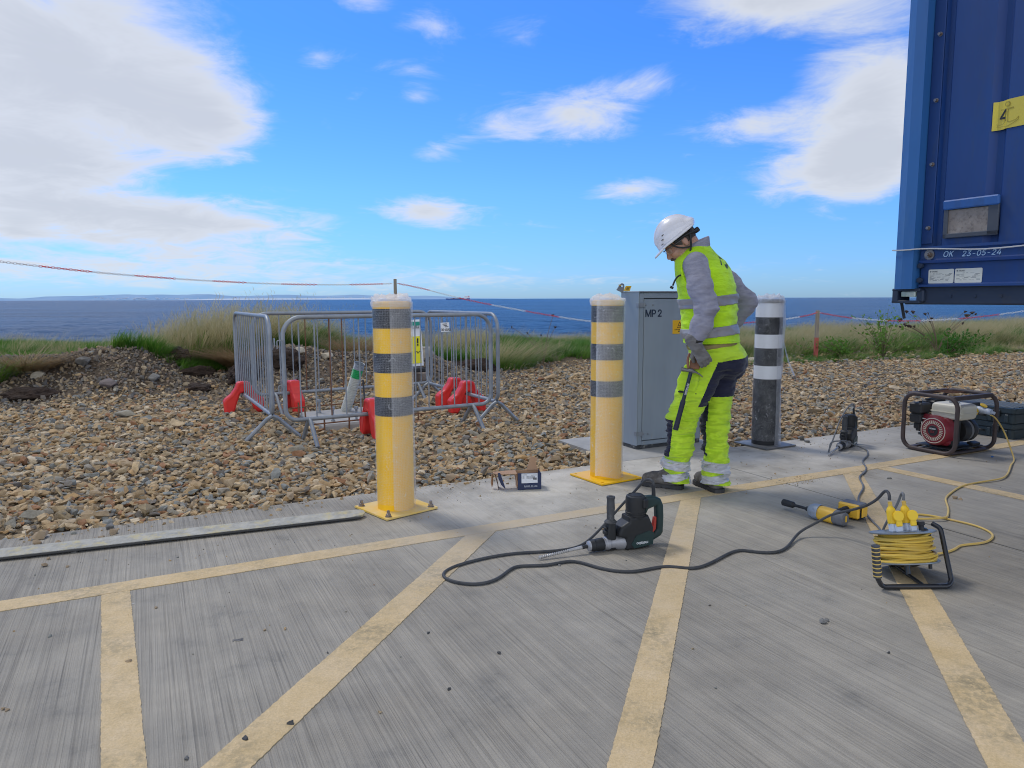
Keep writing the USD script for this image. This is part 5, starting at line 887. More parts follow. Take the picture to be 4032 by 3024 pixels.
def drill(label, loc, rot):
    d = thing('hammer_drill', label, 'power tool', loc, rot, 'corded hammer drills')
    R = lambda m: tf(m, rot=[(X, math.pi / 2)])                       # profile drawn in xy, stood up in xz
    body = Polygon([(0.0, 0.002), (0.10, 0.004), (0.145, 0.012), (0.150, 0.10), (0.128, 0.150), (0.12, 0.165), (0.015, 0.165), (0.012, 0.142), (-0.030, 0.120), (-0.043, 0.090), (-0.040, 0.072), (-0.006, 0.060), (-0.004, 0.03)])
    part('body', R(pillow(body, 0.092, 0.014, 0.0045)), M_drl, d, smooth=40)
    for z in (0.150, 0.162, 0.174): part('collar', tf(lathe([(0.046, 0), (0.0495, .002), (0.0495, .007), (.046, .009)], 32), (0.069, 0, z)), M_drl, d, smooth=30)
    part('motor_housing', tf(lathe([(0.040, 0.14), (0.0475, 0.15), (0.0475, 0.20), (0.0485, 0.205), (0.0485, 0.247), (0.045, 0.258), (0.038, 0.262), (0.0, 0.264)], 36), (0.069, 0, 0)), M_drl, d, smooth=35)
    part('vent', cat([bx((0.003, 0.020, 0.002), (0.069 + math.cos(a) * .034, math.sin(a) * .034, .2635), rot=[(Z, a + math.pi / 2 * 0)], bev=.0005) for a in np.linspace(0, 6.28, 22, endpoint=False)]), M_grip, d)
    part('switch_cover', bx((0.034, 0.018, 0.045), (0.098, -0.043, 0.225), rot=[(Z, 0.35)], bev=.005), M_drl, d)
    hand = Polygon([(0.115, 0.205), (0.115, 0.252), (0.17, 0.250), (0.205, 0.232), (0.220, 0.200), (0.224, 0.14), (0.222, 0.06), (0.210, 0.042), (0.14, 0.012), (0.13, 0.045), (0.165, 0.062), (0.182, 0.08), (0.184, 0.14), (0.180, 0.198), (0.135, 0.185), (0.122, 0.16), (0.11, 0.17)]).buffer(-.003).buffer(.003)
    part('handle', R(pillow(hand, 0.046, 0.016, 0.004)), M_dgreen, d, smooth=40)
    trig = Polygon([(0.174, 0.139), (0.186, 0.139), (0.186, 0.066), (0.17, 0.058), (0.150, 0.064), (0.152, 0.072), (0.163, 0.076), (0.168, 0.10)])
    part('trigger', R(pillow(trig, 0.022, 0.004, 0.0025)), M_trig, d, smooth=40)
    pan = Polygon([(0.022, 0.03), (0.05, 0.072), (0.12, 0.088), (0.148, 0.076), (0.144, 0.018), (0.04, 0.008)])
    pp = part('side_panel', tf(cext(pan, 0.006, 0.001), (0, -0.0455, 0), [(X, math.pi / 2)]), M_dgreen, d)
    tx = meshkit.text_mesh('metabo', 0.0135, 0.0006, True); tx.apply_translation((-tx.bounds[1][0] / 2, 0, 0)); tx = tf(tx, (0.083, 0.038, 0.0), [(Z, math.pi)])
    tx.vertices = np.stack([tx.vertices[:, 0], -0.0492 - tx.vertices[:, 2], tx.vertices[:, 1]], 1); tx.invert(); part('lettering', tx, M_print_w, pp)
    LX = lambda prof, n=26: tf(lathe(prof, n), rot=[(Y, -math.pi / 2)])   # lathe along -x
    part('gear_case', tf(LX([(0.0, -0.02), (0.040, -0.02), (0.041, 0.010), (0.037, 0.03), (0.030, 0.05), (0.030, 0.075), (0.033, 0.078), (0.033, 0.092), (0.029, 0.097), (0.029, 0.108), (0, .108)]), (-0.002, 0, 0.036)), M_alu, d, smooth=35)
    part('chuck', tf(LX([(0.0, 0.106), (0.029, 0.106), (0.031, 0.112), (0.031, 0.135), (0.0285, 0.142), (0.0285, 0.155), (0.030, 0.158), (0.026, 0.176), (0.0255, 0.178)]), (-0.002, 0, 0.035)), M_drl, d, smooth=35)
    part('chuck_nose', tf(LX([(0.0255, 0.176), (0.024, 0.186), (0.014, 0.192), (0.0, 0.192)]), (-0.002, 0, 0.0345)), M_alu, d, smooth=35)
    bit = part('drill_bit', tube([(-0.19, 0, .034), (-0.222, 0, .0325)], .0095, 14), M_drl, d)
    t = np.linspace(0, 1, 130); ax = np.stack([-0.222 - 0.225 * t, 0 * t, 0.0325 - 0.021 * t], 1)
    hel = [tube(ax[40:] + np.stack([0 * t[40:], .0046 * np.cos(t[40:] * 62 + p), .0046 * np.sin(t[40:] * 62 + p)], 1), .0036, 6) for p in (0, math.pi)]
    part('flute', cat([tube(ax[:42], np.linspace(.0088, .0066, 42), 12), tube(ax[40:], .0046, 8)] + hel), look('worn_steel_look', (0.33, 0.32, 0.31), 0.45, metal=0.6, col2=(.45, .44, .42), scale=30) if not stage.GetPrimAtPath('/World/Looks/worn_steel_look') else '/World/Looks/worn_steel_look', bit, smooth=40)
    sh_ = part('side_handle', tf(lathe([(0.0, .138), (0.030, .138), (0.031, .143), (0.024, .150), (0.019, .155), (0.0185, .18), (0.0205, .21), (0.0185, .245), (0.019, .255), (0.0215, .262), (0.0205, .268), (0.011, .269), (0.010, .262), (0, .262)], 28), (-0.068, 0, 0)), M_grip, d, smooth=35)
    part('clamp', cat([R(pillow(Polygon([(-0.092, 0.005), (-0.045, 0.005), (-0.046, 0.09), (-0.05, 0.142), (-0.088, 0.142), (-0.094, 0.085)]), 0.046, .008, .004)), bx((0.014, .03, .02), (-.098, 0, .092), bev=.003), bx((.012, .028, .012), (-.098, 0, .115), bev=.003)]), M_drl, sh_, smooth=40)
    part('cord_guard', tube(spline([(0.172, 0, 0.245), (0.171, 0, 0.27), (0.166, 0, 0.305)], 10), np.linspace(.0105, .0075, 10), 12), M_black, d, smooth=40)
    return d
dr1 = drill('black and dark green hammer drill standing on the pavement in front of the worker', (0.54, 3.44, 0.0), math.radians(21))
copy_of(dr1, (2.735, 5.83, 0.0), math.radians(49.5), 'black hammer drill standing near the gravel between the black bollard and the generator')
def cable(name, label, pts, r, m, n=160): return part(name, tube(spline(pts, n), r, 9), m, smooth=True, label=label, cat='cable')
cable('power_cable', 'long black cable curling from the front drill over the wrench to the reel', [(0.697, 3.498, 0.300), (0.692, 3.505, 0.322), (0.672, 3.54, 0.318), (0.640, 3.60, 0.262), (0.583, 3.66, 0.17), (0.52, 3.665, 0.095), (0.445, 3.61, 0.035), (0.351, 3.477, 0.009), (0.283, 3.414, 0.008), (0.189, 3.38, 0.008), (0.036, 3.355, 0.008), (-0.084, 3.313, 0.008), (-0.2, 3.24, 0.008), (-0.281, 3.161, 0.008), (-0.307, 3.086, 0.008), (-0.275, 3.021, 0.008), (-0.185, 2.978, 0.008), (-0.115, 2.991, 0.008), (-0.056, 3.054, 0.008), (-0.0, 3.159, 0.008), (0.046, 3.186, 0.008), (0.15, 3.196, 0.008), (0.24, 3.235, 0.008), (0.298, 3.235, 0.008), (0.379, 3.17, 0.008), (0.458, 3.123, 0.008), (0.541, 3.115, 0.008), (0.633, 3.152, 0.008), (0.723, 3.17, 0.008), (0.835, 3.158, 0.008), (1.08, 3.374, 0.008), (1.153, 3.366, 0.008), (1.247, 3.351, 0.008), (1.354, 3.437, 0.010), (1.476, 3.592, 0.030), (1.57, 3.62, 0.070), (1.632, 3.62, 0.105), (1.682, 3.56, 0.145), (1.712, 3.47, 0.190), (1.712, 3.38, 0.235), (1.700, 3.27, 0.300), (1.684, 3.19, 0.350), (1.673, 3.138, 0.354), (1.669, 3.121, 0.328)], 0.0068, M_rubber, 260)
cable('power_cable', 'grey cable from the far drill across the yellow line to the reel', [(2.845, 5.956, .302), (2.84, 5.95, .330), (2.800, 5.91, .345), (2.721, 5.85, 0.292), (2.646, 5.8, 0.183), (2.576, 5.72, 0.085), (2.501, 5.62, 0.012), (2.485, 5.57, 0.040), (2.51, 5.60, 0.085), (2.58, 5.62, 0.095), (2.68, 5.72, 0.075), (2.78, 5.77, 0.03), (2.835, 5.72, .009), (2.80, 5.60, .008), (2.728, 5.461, .008), (2.616, 5.299, .008), (2.559, 5.145, .008), (2.523, 5.054, .008), (2.444, 4.927, .008), (2.346, 4.783, .012), (2.266, 4.567, .012), (2.167, 4.394, .012), (2.088, 4.255, .008), (2.04, 4.12, .008), (1.99, 3.95, .008), (1.957, 3.81, .008), (1.935, 3.70, .008), (1.87, 3.55, .015), (1.78, 3.38, .08), (1.735, 3.26, .18), (1.742, 3.19, .29), (1.739, 3.155, .346), (1.733, 3.130, .354), (1.731, 3.121, .328)], 0.0058, look('grey_cable_look', (0.12, 0.125, 0.13), 0.65, col2=(0.17, 0.175, 0.18), scale=10), 240)
M_ycab = look('yellow_cable_look', (0.66, 0.45, 0.10), 0.5, col2=(0.58, 0.40, 0.12), scale=9, dirt=(0.30, 0.24, 0.14), dscale=12, dlo=.60, dhi=.8, amt=.5)
cable('extension_cable', 'thin yellow extension cable looping from the reel up to the generator', [(1.88, 3.27, .07), (1.97, 3.30, .02), (2.063, 3.34, .007), (2.155, 3.40, 0.007), (2.206, 3.44, 0.007), (2.323, 3.474, 0.007), (2.404, 3.525, 0.007), (2.458, 3.588, 0.007), (2.482, 3.666, 0.007), (2.469, 3.758, 0.007), (2.432, 3.819, 0.007), (2.39, 3.874, 0.007), (2.344, 3.926, 0.007), (2.284, 3.955, 0.007), (2.222, 3.935, 0.007), (2.205, 3.889, 0.007), (2.267, 3.858, 0.012), (2.365, 3.857, 0.018), (2.442, 3.945, 0.009), (2.516, 4.065, 0.007), (2.588, 4.206, 0.007), (2.642, 4.296, 0.007), (2.751, 4.421, 0.007), (2.912, 4.57, 0.007), (3.065, 4.656, 0.007), (3.208, 4.708, 0.011), (3.322, 4.781, 0.011), (3.506, 4.996, 0.011), (3.64, 5.17, 0.010), (3.76, 5.32, 0.012), (3.80, 5.42, 0.07), (3.818, 5.52, 0.165), (3.806, 5.58, 0.24), (3.778, 5.60, 0.285), (3.745, 5.605, .300)], 0.0056, M_ycab, 240)

# impact wrench lying on its side
M_dew = look('worn_yellow_plastic_look', (0.74, 0.43, 0.03), 0.45, col2=(0.68, 0.40, 0.04), scale=9, dirt=(0.20, 0.16, 0.10), dscale=15, dlo=0.56, dhi=0.75, amt=0.75)
M_dgrey = look('worn_grey_plastic_look', (0.09, 0.092, 0.098), 0.6, col2=(0.16, 0.16, 0.165), scale=14)
iw = thing('impact_wrench', 'yellow and grey cordless impact wrench with a long black socket lying on its side', 'power tool', (1.775, 3.765, 0.0), math.atan2(.845, -.53))
LXp = lambda prof, n=28: tf(lathe(prof, n), rot=[(Y, math.pi / 2)])      # lathe along +x: from the rear cap to the socket
part('rear_cap', tf(LXp([(0, -0.012), (0.028, -0.012), (0.036, -0.006), (0.0395, 0.012), (0.0395, 0.050)], 20), (0, 0, 0.040)), M_dgrey, iw, smooth=35)
part('vent', bx((0.003, 0.014, 0.034), (-0.013, 0.0, 0.044), bev=.001), M_dew, iw)
part('housing', tf(LXp([(0.0385, 0.046), (0.0405, 0.055), (0.041, 0.12), (0.0395, 0.142)], 20), (0, 0, 0.0405)), M_dew, iw, smooth=35)
part('gear_case', tf(LXp([(0.041, 0.140), (0.043, 0.146), (0.043, 0.166), (0.039, 0.185), (0.030, 0.202), (0.020, 0.211), (0, .213)], 28), (0, 0, 0.042)), look('blue_grey_casting_look', (0.23, 0.27, 0.33), 0.5, metal=.3, col2=(.32, .36, .41), scale=16, dirt=(.08, .08, .09), dscale=22, dlo=.6, dhi=.75), iw, smooth=35)
part('socket', cat([tf(LXp([(0, .206), (.013, .206), (.013, .228), (.010, .230), (.0085, .232), (.0085, .305), (.013, .308), (.014, .312), (.0185, .316), (.0185, .345), (.0195, .347), (.0195, .382), (.017, .385), (.013, .385), (.012, .36), (0, .36)], 22), (0, 0, 0.042), [(Y, -.0)])]), M_black, iw, smooth=35)
part('handle', tube(spline([(0.085, -0.030, 0.043), (0.080, -0.085, 0.047), (0.070, -0.135, 0.052)], 12), [.022] * 5 + [.020] * 4 + [.023] * 3, 14), M_drl, iw, smooth=40)
part('trigger', bx((0.016, 0.030, 0.018), (0.108, -0.066, 0.045), bev=.004), M_black, iw)
ba = part('battery', tf(pillow(Polygon([(-.052, -.038), (.06, -.038), (.066, -.02), (.066, .03), (-.052, .036)]), .078, .008, .005), (0.060, -0.185, 0.046), [(X, 0.06), (Z, 0.12)]), M_drl, iw, smooth=40)
part('base', bx((0.118, 0.036, 0.08), (0.066, -0.150, 0.050), rot=[(Z, .12)], bev=.008), M_dew, ba)
part('release_plate', bx((0.006, 0.060, 0.062), (-0.001, -0.185, 0.052), rot=[(Z, .12)], bev=.003), M_dew, ba)
part('top_rail', bx((0.115, 0.074, 0.008), (0.064, -0.182, 0.088), rot=[(Z, .12)], bev=.003), M_dgrey, ba)

# cable reel, leaning back on its frame
M_reelf = look('black_gloss_tube_look', (0.014, 0.015, 0.018), 0.25, coat=0.4, dirt=(0.22, 0.22, 0.22), dscale=16, dlo=0.64, dhi=0.8, amt=.5)
M_disc = look('reel_disc_look', (0.20, 0.22, 0.235), 0.35, metal=.6, col2=(.28, .30, .31), scale=8)
rl = thing('cable_reel', 'yellow extension cable reel in a black tube frame with two yellow plugs', 'cable reel', (1.735, 3.075, 0.0), 0.0)
TL = lambda m: tf(m, (0, 0.0, 0.052), [(Y, -0.05), (X, -0.27)])
for z in (0.012, 0.140): part('disc', TL(tf(lathe([(0, 0), (.125, 0), (.131, .004), (.134, .003), (.134, -.002), (.130, -.004), (.124, -.0035), (0, -.0035)], 48), (0, 0, z))), M_disc, rl, smooth=35)
part('drum', TL(cyl(0.072, (0, 0, .012), (0, 0, .138), 24)), M_black, rl)
qr = np.random.default_rng(4); coils = []
for k in range(19):
    z0 = 0.019 + 0.110 * ((k * 0.618) % 1); a0 = qr.random() * 6.28; A = np.linspace(0, 2 * np.pi, 60, endpoint=False); tl = qr.normal() * 0.0075; rr = 0.100 + 0.016 * qr.random() + (0.004 if k % 5 == 0 else 0)
    coils.append(tube(np.stack([(rr + .003 * np.sin(2 * A + a0)) * np.cos(A), (rr + .003 * np.sin(2 * A + a0)) * np.sin(A), np.clip(z0 + tl * np.cos(A + a0) + .003 * np.sin(3 * A + a0), .018, .134)], 1), .0056, 8, closed=True))
for k in range(14): z0 = .0185 + .0086 * k; A = np.linspace(0, 2 * np.pi, 48, endpoint=False); coils.append(tube(np.stack([.094 * np.cos(A), .094 * np.sin(A), z0 + 0 * A], 1), .0052, 7, closed=True))
M_ycoil = look('yellow_coil_look', (0.70, 0.47, 0.06), 0.45, col2=(0.62, 0.42, 0.08), scale=14, dirt=(0.28, 0.22, 0.10), dscale=22, dlo=.58, dhi=.75, amt=.6)
part('wound_cable', TL(cat(coils)), M_ycoil, rl, smooth=40, kind='stuff')
fr = cat([tube(rounded_path([(-.219, -.155, .185), (-.206, -.160, .05), (-.183, -.155, .012), (.100, -.150, .012), (.122, -.13, .03), (.140, .0, .215), (.120, .03, .226)], .032, 6), .0105, 12),
          tube(rounded_path([(-.02, .10, .011), (.105, .10, .011), (.118, .07, .04), (.112, .05, .19), (.08, .03, .20)], .03, 6), .0095, 12), tube([(0.0, -.15, .011), (0.0, .10, .011)], .008, 10), tube([(0, -.02, .011), (0, .0, .07)], .012, 10), tube([(.108, .0, .03), (.108, .03, .19)], .008, 10)])
part('frame', fr, M_reelf, rl, smooth=40)
gp_ = part('grip', tube([(-.221, -.155, .192), (-.207, -.160, .055)], .0165, 18), M_grip, rl, smooth=40)
for k in range(8): t = .06 + k * .125; c = np.array([-.221, -.155, .192]) * (1 - t) + np.array([-.207, -.160, .055]) * t; e = np.array([.014, -.005, -.137]); e /= np.linalg.norm(e); part('stripe', cyl(.0175, c - e * .0022, c + e * .0022, 18), M_ycab, gp_)
M_plug = look('yellow_plug_look', (0.80, 0.52, 0.02), 0.45); M_sock = look('pale_socket_look', (0.50, 0.56, 0.66), 0.4)
for i, px in enumerate((-.052, .010)):
    part('socket', TL(cat([bx((.030, .030, .040), (px, -.030, .163), bev=.005), bx((.030, .018, .030), (px + .014, -.052, .158), bev=.004)])), M_sock, rl)
    pg = part('plug', TL(tf(lathe([(0, .180), (.0185, .180), (.0195, .19), (.0195, .232), (.016, .245), (.0085, .255), (.0075, .275), (0, .276)], 24), (px, -.030, 0))), M_plug, rl, smooth=35)
    for k in range(4): part('rib', TL(tf(lathe([(.0075, 0), (.0092, .001), (.0092, .003), (.0075, .004)], 16), (px, -.030, .256 + k * .005))), M_ycab, pg)
    part('lid', TL(cat([tf(cext(Point(0, 0).buffer(.0235, 24), .008, .002), (px + .012, -.064, .212), [(X, math.pi / 2)]), bx((.028, .008, .034), (px + .012, -.063, .184), bev=.003)])), M_plug, rl)
part('knob', TL(cat([tf(lathe([(0, .146), (.011, .146), (.011, .168), (.0155, .169), (.0155, .182), (.012, .184), (0, .184)], 16), (.052, -.066, 0))])), M_black, rl, smooth=35)

# generator in a rusty brown frame
M_gfr = look('brown_frame_look', (0.045, 0.032, 0.030), 0.6, col2=(0.075, 0.052, 0.045), scale=9, dirt=(0.16, 0.12, 0.10), dscale=10, dlo=.58, dhi=.8, amt=.6)
M_ered = look('faded_red_look', (0.26, 0.018, 0.030), 0.5, col2=(0.20, 0.02, 0.028), scale=8, dirt=(0.30, 0.22, 0.20), dscale=18, dlo=.58, dhi=.78, amt=.55)
M_tank = look('cream_tank_look', (0.62, 0.58, 0.47), 0.45, col2=(0.56, 0.52, 0.41), scale=6, dirt=(0.25, 0.22, 0.17), dscale=10, dlo=.62, dhi=.85, amt=.6)
M_eng = look('oily_black_look', (0.020, 0.020, 0.021), 0.55, col2=(0.034, 0.033, 0.032), scale=14, dirt=(0.08, 0.07, 0.06), dscale=14, dlo=.62, dhi=.85)
ge = thing('generator', 'petrol generator with red engine and cream tank in a rusty tube frame', 'generator', (3.375, 5.42, 0.0), math.atan2(.451, .8925))
def loop(x): return tube(rounded_path([(x, 0, .018), (x, .43, .018), (x, .43, .455), (x, 0, .455)], .085, 7, closed=True), .0165, 8, closed=True)
part('frame_loop', loop(0.0), M_gfr, ge, smooth=50); part('frame_loop', loop(0.50), M_gfr, ge, smooth=50)
for y, z in ((.045, .448), (.40, .448)): part('top_bar', bx((.49, .036, .034) if y < .1 else (.49, .03, .03), (.25, y, z), bev=.004), M_gfr, ge)
for y in (.05, .38): part('bottom_bar', bx((.49, .045, .012), (.25, y, .020), bev=.003), M_gfr, ge)
part('engine_plate', bx((.40, .30, .008), (.27, .215, .042), bev=.002), M_eng, ge); part('mount', bx((.10, .05, .02), (.40, .10, .06), rot=[(X, .2)], bev=.003), M_eng, ge)
ms = [bx((.003, .18, .003), (.30 + .012 * k, .32, .452)) for k in range(15)] + [bx((.18, .003, .003), (.385, .235 + .013 * k, .4535)) for k in range(14)]
part('mesh_guard', cat(ms), M_rust, ge, kind='stuff')
GX_ = lambda m: tf(m, rot=[(Y, -math.pi / 2)])                         # lathe axis z turned towards -x
cov = part('recoil_cover', tf(cat([GX_(lathe([(0, .05), (.090, .05), (.104, .046), (.116, .030), (.120, 0.0), (.120, -.06)], 40)), bx((.06, .12, .08), (.02, .075, .075), bev=.015), bx((.06, .10, .07), (.02, -.05, .08), bev=.015), bx((.06, .20, .06), (.02, 0, -.085), bev=.02)]), (.085, .205, .175)), M_ered, ge, smooth=40)
part('fan_slot', cat([tf(bx((.004, .006, .026), (0, 0, 0)), (.033, .205 + math.sin(a) * .068, .175 + math.cos(a) * .068), [(X, -a)]) for a in np.linspace(0, 6.283, 30, endpoint=False)]), M_tank, cov, label='worn pale ribs round the red cover')
part('rim', tf(GX_(lathe([(.094, .0495), (.097, .0515), (.100, .0495)], 40)), (.085, .205, .175)), M_tank, cov)
bd = part('badge', tf(GX_(lathe([(0, .0555), (.038, .0555), (.041, .053), (.041, .048)], 28)), (.085, .205, .175)), M_print, cov)
def side_text(t, h, y, z, x): # read from -x, so along -y
    m = meshkit.text_mesh(t, h, .0008, True); w = m.bounds[1][0]; v = m.vertices; return trimesh.Trimesh(np.stack([x - v[:, 2], y - (v[:, 0] - w / 2), z + v[:, 1]], 1), m.faces, process=False)
part('lettering', side_text('HONDA', .0105, .205, .186, .0285), M_print_w, bd); part('lettering', side_text('GX', .018, .205, .158, .0285), M_ered, bd)
part('sticker', cat([bx((.001, .02, .030), (.050, .305, .215)), bx((.001, .03, .008), (.050, .29, .258))]), M_paper, cov)
part('engine_block', cat([bx((.13, .20, .22), (.19, .21, .16), bev=.02), bx((.07, .14, .12), (.20, .33, .15), bev=.01)] + [bx((.12, .10, .004), (.19, .34, .11 + .014 * k)) for k in range(8)]), M_eng, ge)
tk = pillow(Polygon([(-.10, -.125), (.10, -.125), (.10, .125), (-.10, .125)]).buffer(-.02).buffer(.02), .125, .035, .007); part_t = part('fuel_tank', tf(tk, (.175, .135, .335)), M_tank, ge, smooth=45)
part('seam', tf(cext(sbox(-.108, -.133, .108, .133).buffer(-.03).buffer(.03), .006, .001), (.175, .135, .328)), M_tank, part_t); part('cap', tf(lathe([(0, .02), (.028, .02), (.036, .016), (.037, 0), (.03, -.004)], 14), (.165, .13, .40)), M_alu, part_t, smooth=30)
part('air_filter', cat([bx((.13, .11, .085), (.10, .365, .335), bev=.012), bx((.12, .10, .075), (.10, .365, .252), bev=.01), cyl(.012, (.1, .365, .375), (.1, .365, .388), 12)]), M_eng, ge); part('exhaust', cat([bx((.14, .12, .10), (.26, .36, .34), bev=.012)] + [bx((.12, .006, .01), (.26, .31 + .016 * k, .393)) for k in range(6)]), M_eng, ge)
part('carburettor', cat([cyl(.022, (.08, .35, .15), (.08, .35, .205), 14), bx((.05, .05, .05), (.08, .36, .19), bev=.008), cyl(.006, (.05, .33, .135), (.05, .27, .128), 8)]), M_eng, ge)
part('alternator', tf(cat([tf(lathe([(0, -.02), (.085, -.02), (.092, 0), (.092, .05), (.086, .055), (.086, .085), (.094, .09), (.094, .125), (.085, .15), (.03, .158), (0, .158)], 32), rot=[(Y, math.pi / 2)])]), (.27, .16, .165)), M_eng, ge, smooth=35)
part('band', tf(tf(lathe([(.086, .057), (.089, .058), (.089, .082), (.086, .083)], 32), rot=[(Y, math.pi / 2)]), (.27, .16, .165)), look('bare_band_look', (.2, .2, .2), .5), ge)
part('control_box', bx((.15, .10, .10), (.40, .16, .335), bev=.006), M_eng, ge)
for k, (y, tlt) in enumerate(((.085, .4), (.10, -.2))):
    x = .345 + .075 * k; s_ = part('socket', cat([cyl(.024, (x, .115, .325 + .012 * k), (x, .07, .320 + .012 * k), 18)]), M_sock, ge, smooth=35); part('lid', tf(cext(Point(0, 0).buffer(.027), .009, .002), (x + .004, .066 if k == 0 else .055, .322 if k == 0 else .368), [(X, math.pi / 2 if k == 0 else .5)]), M_plug, s_)
part('plug', cat([cyl(.024, (.42, .072, .330), (.425, -.005, .322), 18), cyl(.012, (.425, -.005, .322), (.427, -.03, .316), 12)]), M_sock, ge, smooth=35)

# tool cases behind it
M_case = look('dark_case_look', (0.018, 0.030, 0.034), 0.5, col2=(0.026, 0.042, 0.048), scale=7, dirt=(0.10, 0.13, 0.15), dscale=8, dlo=.55, dhi=.8, amt=.4)
def tool_case(label, z):
    c = thing('tool_case', label, 'tool case', (3.995, 6.70, z), math.atan2(-.8925, .451), 'stacked tool cases')   # x along the long side towards the camera, y away to the right
    part('base', cat([tf(cext(sbox(0, 0, .66, .42).buffer(-.03).buffer(.03), .082, .006), (0, 0, .041))] + [bx((.03, .012, .07), (x, -.002, .042), bev=.004) for x in (.06, .20, .46, .60)]), M_case, c)
    part('lid', cat([tf(cext(sbox(-.004, -.004, .664, .424).buffer(-.03).buffer(.03), .046, .006), (0, 0, .108))] + [bx((.60, .02, .006), (.33, .05 + .04 * k, .1335), bev=.002) for k in range(9)]), M_case, c)
    for x in (.14, .52): part('latch', bx((.06, .012, .055), (x, -.008, .082), bev=.004), M_black, c)
    part('handle', tube(rounded_path([(.24, -.004, .05), (.24, -.03, .055), (.42, -.03, .055), (.42, -.004, .05)], .015, 4), .008, 8), M_black, c)
tool_case('lower dark tool case standing on the pavement behind the generator', 0.0); tool_case('upper dark tool case stacked behind the generator', 0.134)

# cardboard box, straight edge, loose stones, scrap
M_card = look('cardboard_look', (0.36, 0.215, 0.125), 0.9, col2=(0.42, 0.26, 0.16), scale=6); M_navy = look('navy_box_look', (0.012, 0.020, 0.060), 0.55, col2=(.016, .026, .075), scale=7, dirt=(.10, .09, .09), dscale=30, dlo=.66, dhi=.8)
cx_ = thing('cardboard_box', 'torn open navy blue cardboard box with a white label and brown flaps', 'box', (0.035, 4.535, 0.0), 0.12)
part('front_panel', bx((.150, .003, .108), (.075, 0, .055), rot=[(X, -.06)], bev=.001), M_navy, cx_); part('side_panel', bx((.003, .115, .104), (.151, .058, .054), bev=.001), M_navy, cx_); part('base', bx((.15, .115, .003), (.075, .058, .005)), M_card, cx_)
part('back_panel', bx((.15, .003, .10), (.075, .115, .052)), M_card, cx_); part('side_panel', bx((.003, .115, .104), (-.004, .058, .054), rot=[(Y, -.18)]), M_card, cx_, label='brown inner side panel')
part('flap', cat([ext(Polygon([(0, 0), (.075, 0), (.062, .05), (.078, .075), (.03, .09)]), .003)]).apply_transform(trimesh.transformations.rotation_matrix(1.35, X)).apply_translation((.072, .112, .104)), M_card, cx_)
part('flap', tf(ext(Polygon([(0, 0), (-.10, .005), (-.145, .03), (-.150, .085), (-.03, .10), (0, .095)]), .003), (-.004, .008, .103), [(Y, -.03)]), M_card, cx_)
U = np.linspace(0, 1, 10); c0 = np.stack([-.148 + .012 * np.sin(U * 2.2) + .014 * U ** 2, 0 * U, .104 - .104 * U], 1)
V = np.vstack([c0 + [0, .018, 0], c0 + [0.008, .098, 0]]); i = np.arange(9); fl1 = trimesh.Trimesh(V, np.vstack([np.stack([i, i + 1, i + 11], 1), np.stack([i, i + 11, i + 10], 1)]), process=False); fl2 = fl1.copy(); fl2.vertices = fl2.vertices + [.003, 0, 0]; fl2.invert()
part('flap', fl1, M_card, cx_); part('flap', fl2, M_card, cx_); part('flap', tf(ext(Polygon([(0, 0), (.016, .0), (.046, -.09), (.05, -.108), (.02, -.075), (.004, -.035)]), .003), (-.128, .014, .112), [(X, math.pi / 2 - .1)]), M_navy, cx_, label='curled navy end flap')
part('flap', tf(ext(Polygon([(0, 0), (.022, -.01), (.02, -.075), (.004, -.09), (-.012, -.06)]), .003), (-.165, .05, .10), [(X, math.pi / 2), (Z, 1.1)]), M_card, cx_)
lb = part('label', bx((.104, .0012, .062), (.076, -.0005, .075), rot=[(X, -.06)]), look('white_label_look', (.66, .67, .70), .6), cx_)
part('print', cat([flat_text('RAWLPLUG', .0038, (.030, -.0045, .097), .0004, True), bx((.038, .0004, .0016), (.104, -.0042, .096))] + [bx((.012 + .01 * (k % 3), .0004, .0014), (.036 + .030 * (k % 3), -.0026, .088 - .006 * (k // 3))) for k in range(9)] + [bx((.0012 + .0008 * (k % 2), .0004, .016), (.100 + .003 * k, -.0022, .071)) for k in range(8)]), M_print, lb)
part('green_strip', bx((.075, .0006, .006), (.062, -.0003, .0455)), look('pale_green_look', (.35, .50, .40), .7), lb); part('lettering', flat_text('RAWLPLUG', .0115, (.038, -.0046, .0175), .0006, True), look('pale_grey_print_look', (.40, .42, .48), .7), cx_)
M_plank = look('crusted_board_look', (0.46, 0.44, 0.38), 0.9, col2=(0.30, 0.29, 0.25), scale=22, dirt=(0.52, 0.44, 0.22), dscale=16, dlo=.50, dhi=.64, amt=.75, bump=.004, bscale=60); M_edge = look('plank_edge_look', (.035, .034, .033), .7)
pk_ = thing('straight_edge', 'long straight edge board crusted with cement lying along the pavement edge', 'board', (-0.845, 4.005, 0.0), math.atan2(-.372, -.928))
V = np.linspace(0, 2.9, 90); wv = 0.003 * (rng.random(90) - .5)
pl_out = Polygon([(.0, .045), (.004, .025), (.02, .006), (.06, 0)] + [(a, b) for a, b in zip(V[3:], wv[3:])] + [(a, .102 + b) for a, b in zip(V[::-1][:-3], wv[::-1][:-3])] + [(.06, .094), (.02, .085), (.004, .065)])
part('board', tf(ext(pl_out, .012), (0, -.02, .020), [(X, -.10)]), M_plank, pk_); part('rail', tf(tube([(.03, 0, 0), (2.9, 0, 0)], .0065, 10), (0, .082, .013)), M_edge, pk_, smooth=True)
